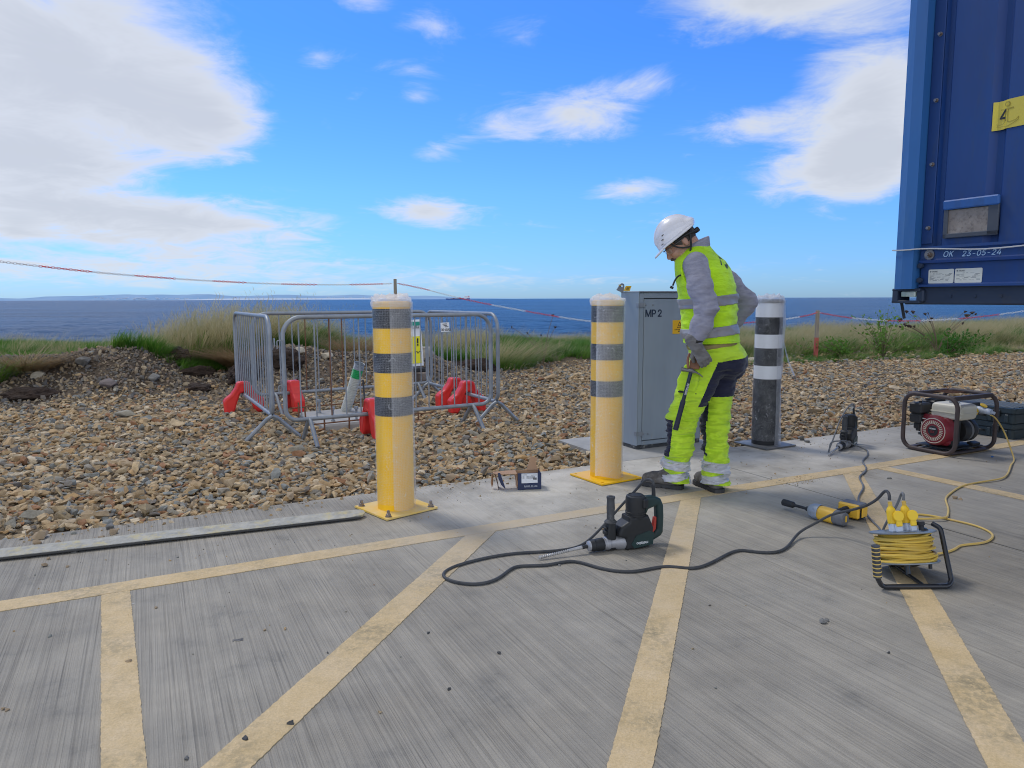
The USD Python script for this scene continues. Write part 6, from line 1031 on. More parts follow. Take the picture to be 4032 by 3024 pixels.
ST = [(1.167, 2.61, .030, 'grey'), (1.192, 2.628, .022, 'grey'), (-0.64, 1.961, .022, 'dark'), (-0.748, 1.89, .020, 'dark'), (-1.307, 2.328, .024, 'tan'), (-0.872, 1.806, .016, 'grey'), (-0.201, 2.147, .014, 'dark'), (-0.048, 2.379, .014, 'dark'), (-0.311, 2.534, .014, 'dark'), (-1.423, 2.762, .016, 'tan'), (-0.92, 2.562, .012, 'tan'), (2.692, 4.294, .036, 'tan'), (2.718, 4.275, .026, 'tan'), (2.55, 4.785, .030, 'grey'), (0.442, 3.751, .014, 'grey'), (0.48, 3.731, .020, 'tan'), (0.216, 3.205, .016, 'grey'), (1.297, 2.372, .012, 'dark'), (-1.531, 2.045, .014, 'tan'), (-1.517, 2.04, .014, 'tan'), (-0.643, 2.387, .010, 'dark'), (2.492, 6.145, .075, 'grey'), (2.504, 6.041, .050, 'grey'),
      (-2.438, 3.617, .075, 'tan'), (-2.398, 3.529, .045, 'tan'), (-2.1, 3.687, .05, 'tan'), (-2.111, 3.605, .035, 'tan'), (-2.168, 3.783, .05, 'grey'), (-2.135, 3.41, .035, 'grey'), (-2.197, 3.309, .022, 'tan'), (-2.165, 3.22, .030, 'tan'), (-2.293, 3.536, .03, 'tan'), (-2.05, 3.211, .016, 'tan'), (-0.032, 4.69, .022, 'tan'), (0.06, 4.66, .014, 'tan'), (0.31, 5.32, .10, 'tan'), (-.42, 4.80, .08, 'tan')]
MS = {'grey': M_gst, 'dark': look('dark_chip_look', (.035, .036, .036), .7, col2=(.06, .06, .058), scale=30), 'tan': look('tan_stone_look', (.34, .25, .15), .9, col2=(.27, .20, .13), scale=20)}
OWN = {0: 'larger of two grey stones touching on the open concrete right of the third stripe', 1: 'smaller of two grey stones touching on the open concrete right of the third stripe', 2: 'dark stone on the lower edge of the long diagonal stripe', 3: 'dark stone on the left edge of the long diagonal stripe near the bottom', 4: 'tan stone on the leftmost yellow stripe',
  11: 'larger tan stone inside the bend of the yellow cable', 12: 'smaller tan stone inside the bend of the yellow cable', 13: 'grey stone beside the yellow line near the generator', 15: 'tan stone behind the drill cable beside the long yellow line', 16: 'grey stone beside the black cable below the drill bit', 21: 'large grey stone on the pavement edge right of the black bollard', 22: 'smaller grey stone on the pavement edge right of the black bollard',
  23: 'large tan stone spilled on the concrete above the straight edge at far left', 26: 'grey brown stone straddling the gravel edge above the straight edge', 29: 'tan stone in front of the cardboard box', 33: 'pale tan stone at the gravel edge behind the cardboard box', 34: 'pale tan stone at the gravel edge behind the nearest bollard'}
for k, (x, y, s_, c) in enumerate(ST):
    part('loose_stone', tf(rock(900 + k, 16, (1, .8, .6)), (x, y, s_ * .22), [(Z, k * 1.7)], s_ * 1.25), MS[c], label=OWN.get(k) or {'grey': 'grey loose stone lying on the concrete', 'dark': 'small dark stone chip on the pavement', 'tan': 'tan loose stone lying on the concrete'}[c], cat='stone', group={'grey': 'grey loose stones on the concrete', 'dark': 'dark stone chips on the pavement', 'tan': 'tan loose stones on the concrete'}[c])
part('plastic_scrap', tf(rock(990, 12, (1, .7, .25)), (3.66, 5.43, .006), None, .05), look('blue_scrap_look', (.01, .11, .36), .5), label='small blue plastic scrap in front of the generator', cat='scrap')
# ------------------------------------------------------------------ the worker
def smin(a, b, k):
    h = np.clip(0.5 + 0.5 * (b - a) / k, 0, 1); return b + (a - b) * h - k * h * (1 - h)
class Field:
    """a signed distance field on a grid; shapes are blended in where they reach"""
    def __init__(s, lo, hi, h):
        s.lo, s.h = np.array(lo, float), h; s.n = [int((hi[k] - lo[k]) / h) + 1 for k in range(3)]; s.v = np.full(s.n, 0.25)
    def box(s, lo, hi):
        a = [max(0, int((lo[k] - s.lo[k]) / s.h)) for k in range(3)]; b = [min(s.n[k], int((hi[k] - s.lo[k]) / s.h) + 2) for k in range(3)]
        sl = tuple(slice(a[k], max(a[k] + 1, b[k])) for k in range(3))
        G = np.stack(np.meshgrid(*[s.lo[k] + s.h * np.arange(sl[k].start, sl[k].stop) for k in range(3)], indexing='ij'), -1); return sl, G
    def cone(s, a, b, ra, rb, k=0.02):
        a, b = np.array(a, float), np.array(b, float); m = max(ra, rb) + 3 * k + 0.03
        sl, G = s.box(np.minimum(a, b) - m, np.maximum(a, b) + m)
        d = b - a; t = np.clip(((G - a) @ d) / (d @ d), 0, 1); D = np.linalg.norm(G - a - t[..., None] * d, axis=-1) - (ra + (rb - ra) * t)
        s.v[sl] = smin(s.v[sl], D, k); return s
    def chain(s, pts, rs, k=0.02):
        for i in range(len(pts) - 1): s.cone(pts[i], pts[i + 1], rs[i], rs[i + 1], k)
        return s
    def ell(s, c, axes, rad, k=0.02, sub=False):
        c, rad = np.array(c, float), np.array(rad, float); m = rad.max() + 3 * k + .02; sl, G = s.box(c - m, c + m)
        q = (G - c) @ np.array(axes).T / rad; r = np.linalg.norm(q, axis=-1); D = (r - 1) * rad.min() * np.where(r > 1, 1.0, 1.0)
        s.v[sl] = np.maximum(s.v[sl], -D) if sub else smin(s.v[sl], D, k); return s
    def fun(s, lo, hi, f, op):
        sl, G = s.box(lo, hi); s.v[sl] = op(s.v[sl], f(G)); return s
    def all(s):
        return np.stack(np.meshgrid(*[s.lo[k] + s.h * np.arange(s.n[k]) for k in range(3)], indexing='ij'), -1)
    def mesh(s, v=None):
        v = s.v if v is None else v
        return nets(lambda P: v.ravel(), s.lo, s.lo + s.h * (np.array(s.n) - 1) - s.h * .5, s.h)
HF, HL, HU = (np.array(a) / np.linalg.norm(a) for a in ((-.78, .09, -.62), (-.09, -1.0, -.04), (-.62, .06, .78)))
HL = np.cross(HU, HF); HL /= np.linalg.norm(HL); HU = np.cross(HF, HL)
HC = np.array([1.060, 4.615, 1.568])
hd = lambda f, l, u: HC + f * HF + l * HL + u * HU
TF, TL_ = np.array([-.86, .51, 0]), np.array([-.51, -.86, 0])
LHIP, LKNE, LANK = np.array([1.243, 4.525, .86]), np.array([1.075, 4.535, .445]), np.array([1.048, 4.575, .09])
RHIP, RKNE, RANK = np.array([1.345, 4.675, .86]), np.array([1.310, 4.600, .43]), np.array([1.288, 4.515, .09])
LSH, LEL, LWR = np.array([1.108, 4.455, 1.415]), np.array([1.168, 4.355, 1.165]), np.array([1.098, 4.345, .955])
RSH, REL, RWR = np.array([1.315, 4.800, 1.415]), np.array([1.555, 4.815, 1.190]), np.array([1.430, 4.885, .985])
def torso(G, ow=0.0, od=0.0):
    z = G[..., 2]; Zk = [.80, .86, 1.0, 1.15, 1.30, 1.40, 1.45, 1.49, 1.54, 1.60]
    cx = np.interp(z, [.80, .86, 1.0, 1.25, 1.40, 1.50, 1.60], [1.305, 1.295, 1.262, 1.237, 1.210, 1.172, 1.14]); cy = np.interp(z, [.86, 1.0, 1.25, 1.5], [4.60, 4.605, 4.62, 4.63])
    w = np.interp(z, Zk, [.17, .19, .200, .200, .212, .212, .185, .120, .078, .070]) + ow; d = np.interp(z, Zk, [.135, .148, .152, .150, .156, .146, .130, .100, .074, .068]) + od
    a = (G[..., 0] - cx) * TF[0] + (G[..., 1] - cy) * TF[1]; l = (G[..., 0] - cx) * TL_[0] + (G[..., 1] - cy) * TL_[1]
    return (np.sqrt((l / w) ** 2 + (a / d) ** 2) - 1) * np.minimum(w, d) * .9
def fold(G, s, seed, oct_=3): return meshkit.fbm(np.asarray(G) * np.array(s), oct_, seed) - .5
pn = thing('person', 'worker in white helmet and yellow hi-vis clothes looking down, hammer at his side', 'person', (0, 0, 0))
P0_, P1_ = (.80, 4.20, -.01), (1.70, 5.02, 1.76)
# body: one continuous figure
B = Field((.82, 4.22, .0), (1.68, 5.0, 1.75), 0.0068)
B.fun((.9, 4.3, .84), (1.6, 4.95, 1.56), lambda G: np.maximum(np.maximum(torso(G, -.022, -.022), .85 - G[..., 2]), G[..., 2] - 1.53), lambda a, b: smin(a, b, .03))
B.chain([LSH, LEL, LWR], [.055, .046, .034], .03).chain([RSH, REL, RWR], [.055, .046, .034], .03)
B.chain([LHIP, LKNE, LANK], [.088, .062, .045], .03).chain([RHIP, RKNE, RANK], [.088, .062, .045], .03)
B.chain([LWR, LWR + [.02, .0, -.05]], [.030, .022], .02).chain([RWR, RWR + [-.04, .02, -.02]], [.030, .022], .02)
B.chain([LANK, LANK + [-.10, .055, -.045]], [.038, .026], .02).chain([RANK, RANK + [-.025, .10, -.045]], [.038, .026], .02)
B.cone((1.168, 4.63, 1.49), hd(-.035, 0, -.05), .064, .060, .03)
B.ell(hd(-.012, 0, .035), (HF, HL, HU), (.098, .077, .098), .03)                 # skull
B.ell(hd(.030, 0, -.045), (HF, HL, HU), (.068, .062, .075), .03)                 # face
B.ell(hd(.052, 0, -.098), (HF, HL, HU), (.040, .040, .028), .02)                 # chin
B.cone(hd(.094, 0, .005), hd(.112, 0, -.034), .010, .0145, .012)                 # nose
B.cone(hd(.086, -.030, .022), hd(.086, .030, .022), .013, .013, .014)            # brow
for s_ in (-1, 1):
    B.ell(hd(.094, s_ * .031, -.002), (HF, HL, HU), (.018, .016, .011), .005, sub=True)
    B.ell(hd(.074, s_ * .031, -.003), (HF, HL, HU), (.014, .015, .013), .004)    # eyeball under its lid
    B.ell(hd(.066, s_ * .040, -.035), (HF, HL, HU), (.022, .020, .018), .02)     # cheek
    B.ell(hd(-.016, s_ * .079, -.010), (HF, HL, HU), (.018, .007, .031), .006)   # ear
    B.ell(hd(-.010, s_ * .087, -.008), (HF, HL, HU), (.009, .005, .018), .004, sub=True)
B.cone(hd(.092, -.018, -.066), hd(.092, .018, -.066), .009, .009, .010); B.cone(hd(.089, -.016, -.080), hd(.089, .016, -.080), .009, .009, .009)   # lips
def skin_mat():
    n = {'g': ('geometry', {}), 'n': ('noise_texture', {'scale': 38.0, 'detail': 4.0}), 'r': ('rgb_ramp', {'ramp': [(.3, (.36, .185, .125)), (.7, (.47, .27, .19))]}), 'p': ('principled_bsdf', {'roughness': .5, 'subsurface_weight': .12, 'subsurface_scale': .01})}
    return usdkit.material(stage, '/World/Looks/skin_look', n, [('g.position', 'n.vector'), ('n.fac', 'r.fac'), ('r.color', 'p.base_color')], surface='p.BSDF')
bm = taubin(B.mesh(), 4); part('body', bm, skin_mat(), pn, smooth=True)
M_hair = look('cropped_hair_look', (.045, .034, .028), .85, col2=(.10, .085, .075), scale=160)
Hh = Field(HC - .16, HC + .16, .006); Hh.ell(hd(-.016, 0, .030), (HF, HL, HU), (.101, .0815, .098), .01)
G = Hh.all(); q = (G - HC); ff, uu = q @ HF, q @ HU
part('hair', taubin(Hh.mesh(np.maximum(np.maximum(Hh.v, ff - .045 + np.clip(-.01 - uu, 0, 1) * 1.6), -.062 - uu)), 3), M_hair, pn, smooth=True)
Mo = Field(HC - .16, HC + .16, .005); Mo.chain([hd(.088, -.030, -.066), hd(.104, 0, -.053), hd(.088, .030, -.066)], [.007, .010, .007], .006).chain([hd(.06, -.048, -.085), hd(.086, -.02, -.098), hd(.093, 0, -.10), hd(.086, .02, -.098), hd(.06, .048, -.085)], [.006, .008, .009, .008, .006], .006)
part('beard', Mo.mesh(), M_hair, pn, smooth=True)
# safety helmet
M_helm = look('white_helmet_look', (.72, .71, .73), .32, col2=(.66, .65, .67), scale=9, coat=.3)
Hm = Field(HC - .22, HC + .24, .006); G = Hm.all(); q = (G - HC) / .955; ff, ll, uu = q @ HF, q @ HL, q @ HU - .014
shell = (np.sqrt((ff / .140) ** 2 + (ll / .114) ** 2 + ((uu - .036) / .134) ** 2) - 1) * .118
dome_ = np.maximum(shell, .026 + .018 * np.clip(-ff / .13, -1, 1) * 0 - uu)
ridge_ = np.maximum((np.sqrt((ff / .143) ** 2 + ((uu - .036) / .138) ** 2) - 1) * .12, np.abs(ll) - .022 - .006 * np.clip(uu * 5, -1, 1)); ridge_ = np.maximum(ridge_, .07 - uu)
brim = np.maximum(np.abs(uu - .026 + .22 * np.maximum(ff - .10, 0) - .10 * np.maximum(-ff - .09, 0)) - .0065, (np.sqrt(((ff - .012) / .178) ** 2 + (ll / .126) ** 2) - 1) * .125)
brim = np.maximum(brim, -ff - .125)
back_ = (np.sqrt(((ff + .105) / .052) ** 2 + (ll / .085) ** 2 + ((uu - .055) / .034) ** 2) - 1) * .034
hv = smin(smin(dome_, ridge_, .008), brim, .012); hv = smin(hv, back_, .014)
inner = (np.sqrt((ff / .130) ** 2 + (ll / .104) ** 2 + ((uu - .03) / .125) ** 2) - 1) * .11
hm = part('helmet', taubin(Hm.mesh(np.maximum(hv, -inner)), 3), M_helm, pn, smooth=45)
for k in range(3): a = hd(.112 - .012 * k + .004, .068 + .004 * k, .075 + .020 * k); part('vent', bx((.004, .016, .008), (0, 0, 0)).apply_transform(np.block([[np.stack([HU, HF, HL], 1), (hd(.105 - .018 * k, .080, .060 + .022 * k) * 1.0)[:, None]], [np.zeros((1, 3)), np.ones((1, 1))]])), M_black, hm)
def ribbon(pts, w, m, parent, name='strap', t=.003): return part(name, tube(spline(pts, 16), w, 6), m, parent, smooth=True)
for s_ in (1, -1):
    ribbon([hd(-.085, s_ * .070, .030), hd(-.055, s_ * .086, -.01), hd(-.022, s_ * .085, -.06), hd(.03, s_ * .058, -.108), hd(.045, 0, -.128)], .0062, M_black, hm)
    ribbon([hd(.062, s_ * .081, .030), hd(.035, s_ * .084, -.02), hd(-.018, s_ * .086, -.055)], .0058, M_black, hm)
part('adjuster', tf(pillow(sbox(-.045, -.016, .045, .016).buffer(-.005).buffer(.005), .026, .006, .005)).apply_transform(np.block([[np.stack([HL, HU, HF], 1), hd(-.122, 0, -.002)[:, None]], [np.zeros((1, 3)), np.ones((1, 1))]])), M_black, hm, smooth=40)
ribbon([hd(-.118, .04, -.002), hd(-.09, .072, .004), hd(-.05, .086, .015), hd(.04, .090, .022)], .008, M_black, hm, 'headband')
gl_ = usdkit.material(stage, '/World/Looks/clear_lens_look', {'t': ('transparent_bsdf', {'color': (.93, .94, .95)}), 'g': ('glossy_bsdf', {'roughness': .05, 'color': (.9, .9, .9)}), 'm': ('mix_closure', {'fac': .14})}, [('t.BSDF', 'm.closure1'), ('g.BSDF', 'm.closure2')], surface='m.closure')
sg_ = part('safety_glasses', cat([tube(spline([hd(-.02, s_ * .083, .008), hd(.04, s_ * .080, .012), hd(.085, s_ * .062, .012)], 10), .0030, 6) for s_ in (1, -1)] + [tube(spline([hd(.085, -.062, .014), hd(.112, -.03, .017), hd(.116, 0, .017), hd(.112, .03, .017), hd(.085, .062, .014)], 16), .0032, 6)]), M_dgrey, pn, smooth=True)
la = np.linspace(-1, 1, 15); top = [hd(.116 - .031 * a * a, .063 * a, .016) for a in la]; bot = [hd(.113 - .034 * a * a, .060 * a, -.022 + .006 * (abs(a) < .2)) for a in la]; i = np.arange(14)
part('lens', (np.array(top + bot), np.stack([i, i + 1, i + 16, i + 15], 1)), gl_, sg_)
# hooded top
def cloth(name, col, col2, scale=40, rough=.9, dirt=None, dlo=.6, dhi=.8, dscale=7, amt=.6, bump=.010, bscale=11, sheen=.15): return look(name, col, rough, col2=col2, scale=scale, dirt=dirt, dscale=dscale, dlo=dlo, dhi=dhi, amt=amt, bump=bump, bscale=bscale, space='world', sheen=sheen, spec=.2, stretch=(1, 1, 2.6))
M_hood = cloth('grey_sweatshirt_look', (.235, .235, .295), (.30, .30, .36), 22)
S_ = Field(P0_, P1_, .0066); S_.fun((.9, 4.3, .92), (1.6, 4.95, 1.62), lambda G: np.maximum(np.maximum(torso(G, -.004, -.004), .93 - G[..., 2]), G[..., 2] - 1.50), lambda a, b: smin(a, b, .02))
S_.chain([LSH + [.015, .01, .01], (LSH + LEL) / 2 + [-.004, -.008, 0], LEL, (LEL + LWR) / 2 + [.004, -.004, 0], LWR + [0, 0, .012]], [.074, .071, .066, .059, .050], .03)
S_.chain([RSH, (RSH + REL) / 2 + [0, 0, .008], REL, (REL + RWR) / 2, RWR], [.074, .070, .065, .058, .050], .03)
G = S_.all(); dE = np.exp(-(np.linalg.norm(G - LEL, axis=-1) / .13) ** 2) + np.exp(-(np.linalg.norm(G - REL, axis=-1) / .13) ** 2) + .6 * np.exp(-(np.linalg.norm(G - LWR, axis=-1) / .10) ** 2) + .35
S_.v += .030 * dE * np.where(G[..., 2] < 1.42, 1, .4) * fold(G, (9, 9, 26), 3); S_.v = np.maximum(S_.v, .945 - G[..., 2] + 0 * G[..., 0])
# collar: a thick ring round the neck, higher at the back
cring = np.sqrt(((G[..., 0] - 1.150) / 1.0) ** 2 + ((G[..., 1] - 4.628) / 1.0) ** 2); tilt_ = G[..., 2] - (1.535 + .45 * (G[..., 0] - 1.150))
col_ = np.hypot(np.maximum(np.abs(cring - .076 + .12 * tilt_) - .010, 0), np.maximum(np.abs(tilt_) - .026, 0)) - .009
S_.v = smin(S_.v, col_, .012)
part('hooded_top', taubin(S_.mesh(), 3), M_hood, pn, smooth=True)
# hi-vis vest with reflective bands
YV = (.50, .80, .015)
M_hv = cloth('hi_vis_yellow_look', (.47, .80, .012), (.53, .86, .02), 8, .75, dirt=(.30, .42, .06), dlo=.62, dhi=.85, amt=.5)
M_hvt = cloth('worn_hi_vis_yellow_look', (.46, .70, .025), (.52, .76, .04), 8, .8, dirt=(.27, .36, .09), dlo=.55, dhi=.78, dscale=9, amt=.65)
M_refl = look('reflective_band_look', (.27, .265, .29), .45, col2=(.33, .325, .345), scale=9, space='world', metal=.25, bump=.0006, bscale=300)
M_cuff = look('white_reflective_look', (.60, .60, .62), .4, col2=(.50, .50, .52), scale=14, space='world', dirt=(.30, .29, .27), dscale=16, dlo=.58, dhi=.75)
M_navy2 = cloth('navy_work_cloth_look', (.012, .014, .034), (.022, .024, .048), 14, .85, dirt=(.10, .10, .11), dlo=.6, dhi=.85, dscale=8, amt=.45)
Vt_ = Field((.95, 4.28, .88), (1.52, 4.98, 1.60), .0060); G = Vt_.all(); z = G[..., 2]
arm = lambda c, e: np.linalg.norm(np.cross(G - c, (e - c) / np.linalg.norm(e - c)), axis=-1)
dl = torso(G, .020, .020); shl = np.linalg.norm((G - (LSH + [-.015, -.045, -.005])) / np.array([1, 1, 1.25]), axis=-1) - .092; shr = np.linalg.norm((G - (RSH + [.04, .06, -.01])) / np.array([1, 1, 1.25]), axis=-1) - .092
wr = (fold(G, (7, 7, 17), 8) * .030 + fold(G, (5, 5, 34), 9) * .014) * sstep(1.40, 1.20, z) + fold(G, (7, 7, 7), 6) * .014
slope = (G[..., 0] - 1.43) * .10
base_v = np.maximum(np.maximum(dl + wr, .945 + slope * .2 - z), np.maximum(-shl, -shr)); neckcut = np.maximum(z - 1.545 - .35 * (G[..., 0] - 1.15), -1)
armcut = lambda a, b: np.linalg.norm(G - a - np.clip(((G - a) @ (b - a)) / ((b - a) @ (b - a)), 0, 1)[..., None] * (b - a), axis=-1) - .071
base_v = np.maximum(base_v, np.maximum(-armcut(LSH, LEL), -armcut(RSH, REL))); base_v = np.maximum(base_v, neckcut); base_v = np.maximum(base_v, -(torso(G, -.010, -.010)) - .0)
vest = part('vest', taubin(Vt_.mesh(base_v), 2), M_hv, pn, smooth=True)
for z0, z1 in ((1.186, 1.250), (1.000, 1.062)):
    bv = np.maximum(np.maximum(base_v - .0045, z0 + slope - z), z - z1 - slope); part('reflective_band', taubin(Vt_.mesh(np.maximum(bv, -(dl + wr + .012))), 1), M_refl, vest, smooth=40)
hem = np.maximum(np.maximum(base_v - .003, .943 + slope * .2 - z), z - .957 - slope * .2); part('hem', Vt_.mesh(hem), M_hv, vest, smooth=40)
part('chest_strap', cat([tube(spline([(1.05, 4.50, 1.36), (1.020, 4.495, 1.350), (1.0, 4.49, 1.32), (.990, 4.49, 1.295)], 10), .0055, 6), bx((.022, .005, .016), (.985, 4.49, 1.285), rot=[(Y, .4)], bev=.002)]), M_black, vest, smooth=40)
part('zip', tube(spline([(1.092, 4.44, 1.075), (1.096, 4.432, 1.03), (1.098, 4.432, .99), (1.102, 4.43, .955)], 10), .004, 6), M_black, vest)
# decal lettering on the back, laid on the cloth
vm = Vt_.mesh(base_v)
def decal(shape_mesh, origin, ux, uz, nrm, lift=.0035):
    ux, uz, nrm = (np.array(a, float) / np.linalg.norm(a) for a in (ux, uz, nrm)); vn = vm.vertex_normals; ok = (vn @ nrm > .35) & (np.linalg.norm(vm.vertices - np.array(origin), axis=1) < .2); pv = vm.vertices[ok]
    from scipy.spatial import cKDTree
    tr = cKDTree(np.stack([(pv - origin) @ ux, (pv - origin) @ uz], 1)); s = shape_mesh.vertices; _, j = tr.query(s[:, :2], k=4); hgt = ((pv - origin) @ nrm)[j].mean(1)
    return trimesh.Trimesh(np.array(origin) + np.outer(s[:, 0], ux) + np.outer(s[:, 1], uz) + np.outer(hgt + lift + s[:, 2] * .5, nrm), shape_mesh.faces, process=False)
bn = np.array([.68, -.72, .12]); bux = np.cross([0, 0, 1.0], bn)
M_logo = look('grey_print_on_vest_look', (.05, .09, .085), .8)
roof = shapely.union_all([LineString([(-.09, -.055), (-.07, .02), (-.015, .068), (.0, .055)]).buffer(.006), LineString([(-.015, .068), (.045, .0), (.055, -.05)]).buffer(.007)]); win = shapely.union_all([sbox(-.024 + .026 * a, -.045 + .026 * b, -.001 + .026 * a, -.022 + .026 * b) for a in (0, 1) for b in (0, 1)])
t1 = meshkit.text_mesh('Renov', .017, .002, True); t1.apply_translation((-.055, -.085, 0)); t2 = meshkit.text_mesh('nstruction Lt', .015, .002, True); t2.apply_translation((-.075, -.118, 0))
part('back_print', decal(tf(cat([ext(roof, .002), ext(win, .002), t1, t2]), scale=(.72, .80, 1)), (1.335, 4.50, 1.425), bux, (0, 0, 1), bn), M_logo, vest)
# black shirt hem and belt
K_ = Field((.98, 4.30, .82), (1.56, 4.96, 1.02), .0062); G = K_.all(); z = G[..., 2]; x_ = G[..., 0]
part('dark_shirt', K_.mesh(np.maximum(np.maximum(torso(G, .004, .004) + .012 * fold(G, (9, 9, 20), 2), .875 - z), np.maximum(z - .985, x_ - 1.175))), M_black, pn, smooth=True)
blt = part('belt', K_.mesh(np.maximum(np.maximum(torso(G, .013, .013), .905 + (x_ - 1.2) * .13 - z), z - .935 - (x_ - 1.2) * .13)), look('khaki_belt_look', (.30, .235, .085), .8, col2=(.24, .19, .08), scale=14, space='world'), pn, smooth=40)
# trousers
T = Field((.93, 4.30, .02), (1.56, 4.96, .98), .0058)
T.fun((.95, 4.3, .72), (1.56, 4.95, .97), lambda G: np.maximum(np.maximum(torso(G, .006, .006), G[..., 2] - .925 - (G[..., 0] - 1.2) * .13), .78 - G[..., 2]), lambda a, b: smin(a, b, .03))
T.chain([LHIP + [.005, .0, 0], (LHIP + LKNE) / 2 + [.0, -.004, 0], LKNE, (LKNE + LANK) / 2 + [.012, 0, 0], LANK + [.006, -.002, .075], LANK + [.008, -.003, -.045]], [.118, .104, .090, .073, .070, .083], .035)
T.chain([RHIP, (RHIP + RKNE) / 2 + [.0, .0, 0], RKNE, (RKNE + RANK) / 2, RANK + [.0, 0, .075], RANK + [.004, -.006, -.045]], [.118, .100, .082, .068, .067, .079], .035)
T.ell((1.385, 4.56, .82), np.eye(3), (.085, .10, .11), .05); T.ell((1.435, 4.66, .81), np.eye(3), (.08, .09, .11), .05)
G = T.all(); z = G[..., 2]; x_, y_ = G[..., 0], G[..., 1]
amp = np.interp(z, [0, .10, .25, .40, .55, .75, .9], [.050, .050, .040, .030, .020, .012, .010])
T.v += amp * (fold(G, (8, 8, 24), 12, 4) + .5 * (np.abs(fold(G, (9, 9, 30), 16, 3)) * 4 - .5)) + .016 * fold(G, (6, 6, 6), 15); T.v = np.maximum(T.v, .045 - z)
tm = taubin(T.mesh(), 3); fc = tm.triangles_center; fz, fx, fy = fc[:, 2], fc[:, 0], fc[:, 1]
legc = lambda z, a, b, c: np.stack([np.interp(z, [c[2], b[2], a[2]], [c[k], b[k], a[k]]) for k in (0, 1)], -1)
Lc, Rc = legc(fz, LHIP, LKNE, LANK), legc(fz, RHIP, RKNE, RANK); isL = np.hypot(fx - Lc[:, 0], fy - Lc[:, 1]) < np.hypot(fx - Rc[:, 0], fy - Rc[:, 1])
front_line = np.interp(fz, [.545, .835], [1.150, 1.262])
fwdL = (fx - Lc[:, 0]) * -.93 + (fy - Lc[:, 1]) * .36; fwdR = (fx - Rc[:, 0]) * -.80 + (fy - Rc[:, 1]) * .6
seat = (fx > front_line) & (fz < .838 + (fx - 1.35) * .12) & (fz > np.where(isL, .548, .598))
kneeL = isL & (fwdL > .040) & (fz > .215) & (fz < .462); kneeR = ~isL & (fwdR > .030) & (fz > .22) & (fz < .455); strip = ~isL & (fwdR > .02) & (fz >= .44) & (fz < .60) & (fx < 1.285)
def sub(mask): m = tm.submesh([np.nonzero(mask)[0]], append=True, repair=False); return m
trs = part('trousers', sub(~(seat | kneeL | kneeR | strip)), M_hvt, pn, smooth=True)
for mk in (seat, kneeL, kneeR | strip): part('navy_panel', sub(mk), M_navy2, trs, smooth=True)
for c, dz in ((LANK, 0), (RANK, .0)):
    near = np.hypot(x_ - c[0], y_ - c[1]) - .16
    for z0, z1, sl in ((.128, .192, -.10), (.060, .112, .16)):
        tl_ = (x_ - c[0]) * sl; part('reflective_band', taubin(T.mesh(np.maximum(np.maximum(np.maximum(T.v - .0055, z0 + tl_ - z), z - z1 - tl_), np.maximum(near, -(T.v + .012)))), 1), M_cuff, trs, smooth=40)
pk2 = pillow(Polygon([(-.075, -.085), (-.08, -.02), (-.035, .075), (.03, .085), (.062, .07), (.05, -.05), (.03, -.095)]).buffer(-.008).buffer(.008), .046, .010, .006)
def facing(m, c, ux, up_, nn):
    R = np.eye(4); R[:3, 0], R[:3, 1], R[:3, 2], R[:3, 3] = ux, up_, nn, c; return m.copy().apply_transform(R)
nn = np.array([-.42, -.90, .10]); nn /= np.linalg.norm(nn); ux_ = np.cross([0, 0, 1.0], nn); ux_ /= np.linalg.norm(ux_); up_ = np.cross(nn, ux_)
part('holster_pocket', facing(pk2, np.array([1.105, 4.452, .735]), ux_, up_, nn), M_hvt, trs, smooth=45)
part('pocket_edge', facing(cat([bx((.115, .010, .020), (-.015, -.098, .0), rot=[(Z, -.08)], bev=.003)]), np.array([1.105, 4.452, .735]), ux_, up_, nn), M_black, trs)
# leather hammer holder and hammer
M_leath = look('brown_leather_look', (.20, .085, .04), .6, col2=(.26, .12, .06), scale=18, space='world')
ho = part('hammer_holder', facing(pillow(Polygon([(-.028, -.045), (-.034, .0), (-.012, .055), (.012, .055), (.030, .0), (.030, -.045)]).buffer(-.006).buffer(.006), .016, .006, .004), np.array([1.118, 4.405, .832]), ux_, up_, nn), M_leath, pn, smooth=45)
part('side_strap', tube(spline([(1.085, 4.404, .885), (1.072, 4.398, .845), (1.078, 4.396, .795)], 10), .008, 8), M_leath, ho, smooth=True)
hmr = thing('hammer', 'steel claw hammer with a long black handle hanging head up on the worker\'s hip', 'hammer', (1.092, 4.392, .775), 0.0)
ax_ = np.array([-.085, .010, -.365]); ax_ /= np.linalg.norm(ax_); wx = np.cross([0, -1, 0], ax_); wx /= np.linalg.norm(wx)
hp = lambda a, b, c=0.0: a * ax_ + b * wx * -1 + c * np.array([0, -1.0, 0])
M_hsteel = look('hammer_steel_look', (.26, .26, .26), .35, metal=.8, col2=(.16, .16, .16), scale=40)
wx = -wx if wx[0] > 0 else wx     # wx points to the hammer face, to the left
hpt = lambda a, b, c=0.0: a * ax_ + b * wx + c * np.array([0, -1.0, 0])
part('head', cat([cyl(.0135, hpt(-.002, .042), hpt(.0, .062), 16), cyl(.010, hpt(-.002, .012), hpt(-.002, .045), 14, .0125), tube([hpt(-.004, .02), hpt(-.006, 0), hpt(-.002, -.02)], [.012, .0155, .012], 12)] + [tube(spline([hpt(-.004, -.012, c * .3), hpt(.002, -.045, c), hpt(.018, -.078, c * 1.3)], 9), np.linspace(.0085, .0022, 9), 8) for c in (-.007, .007)]), M_hsteel, hmr, smooth=45)
part('shaft', tube([hpt(.0, 0), hpt(.10, 0), hpt(.185, 0)], [.0125, .0115, .0125], 12), look('navy_shaft_look', (.012, .02, .028), .4, dirt=(.2, .2, .2), dscale=22, dlo=.62, dhi=.8), hmr, smooth=45)
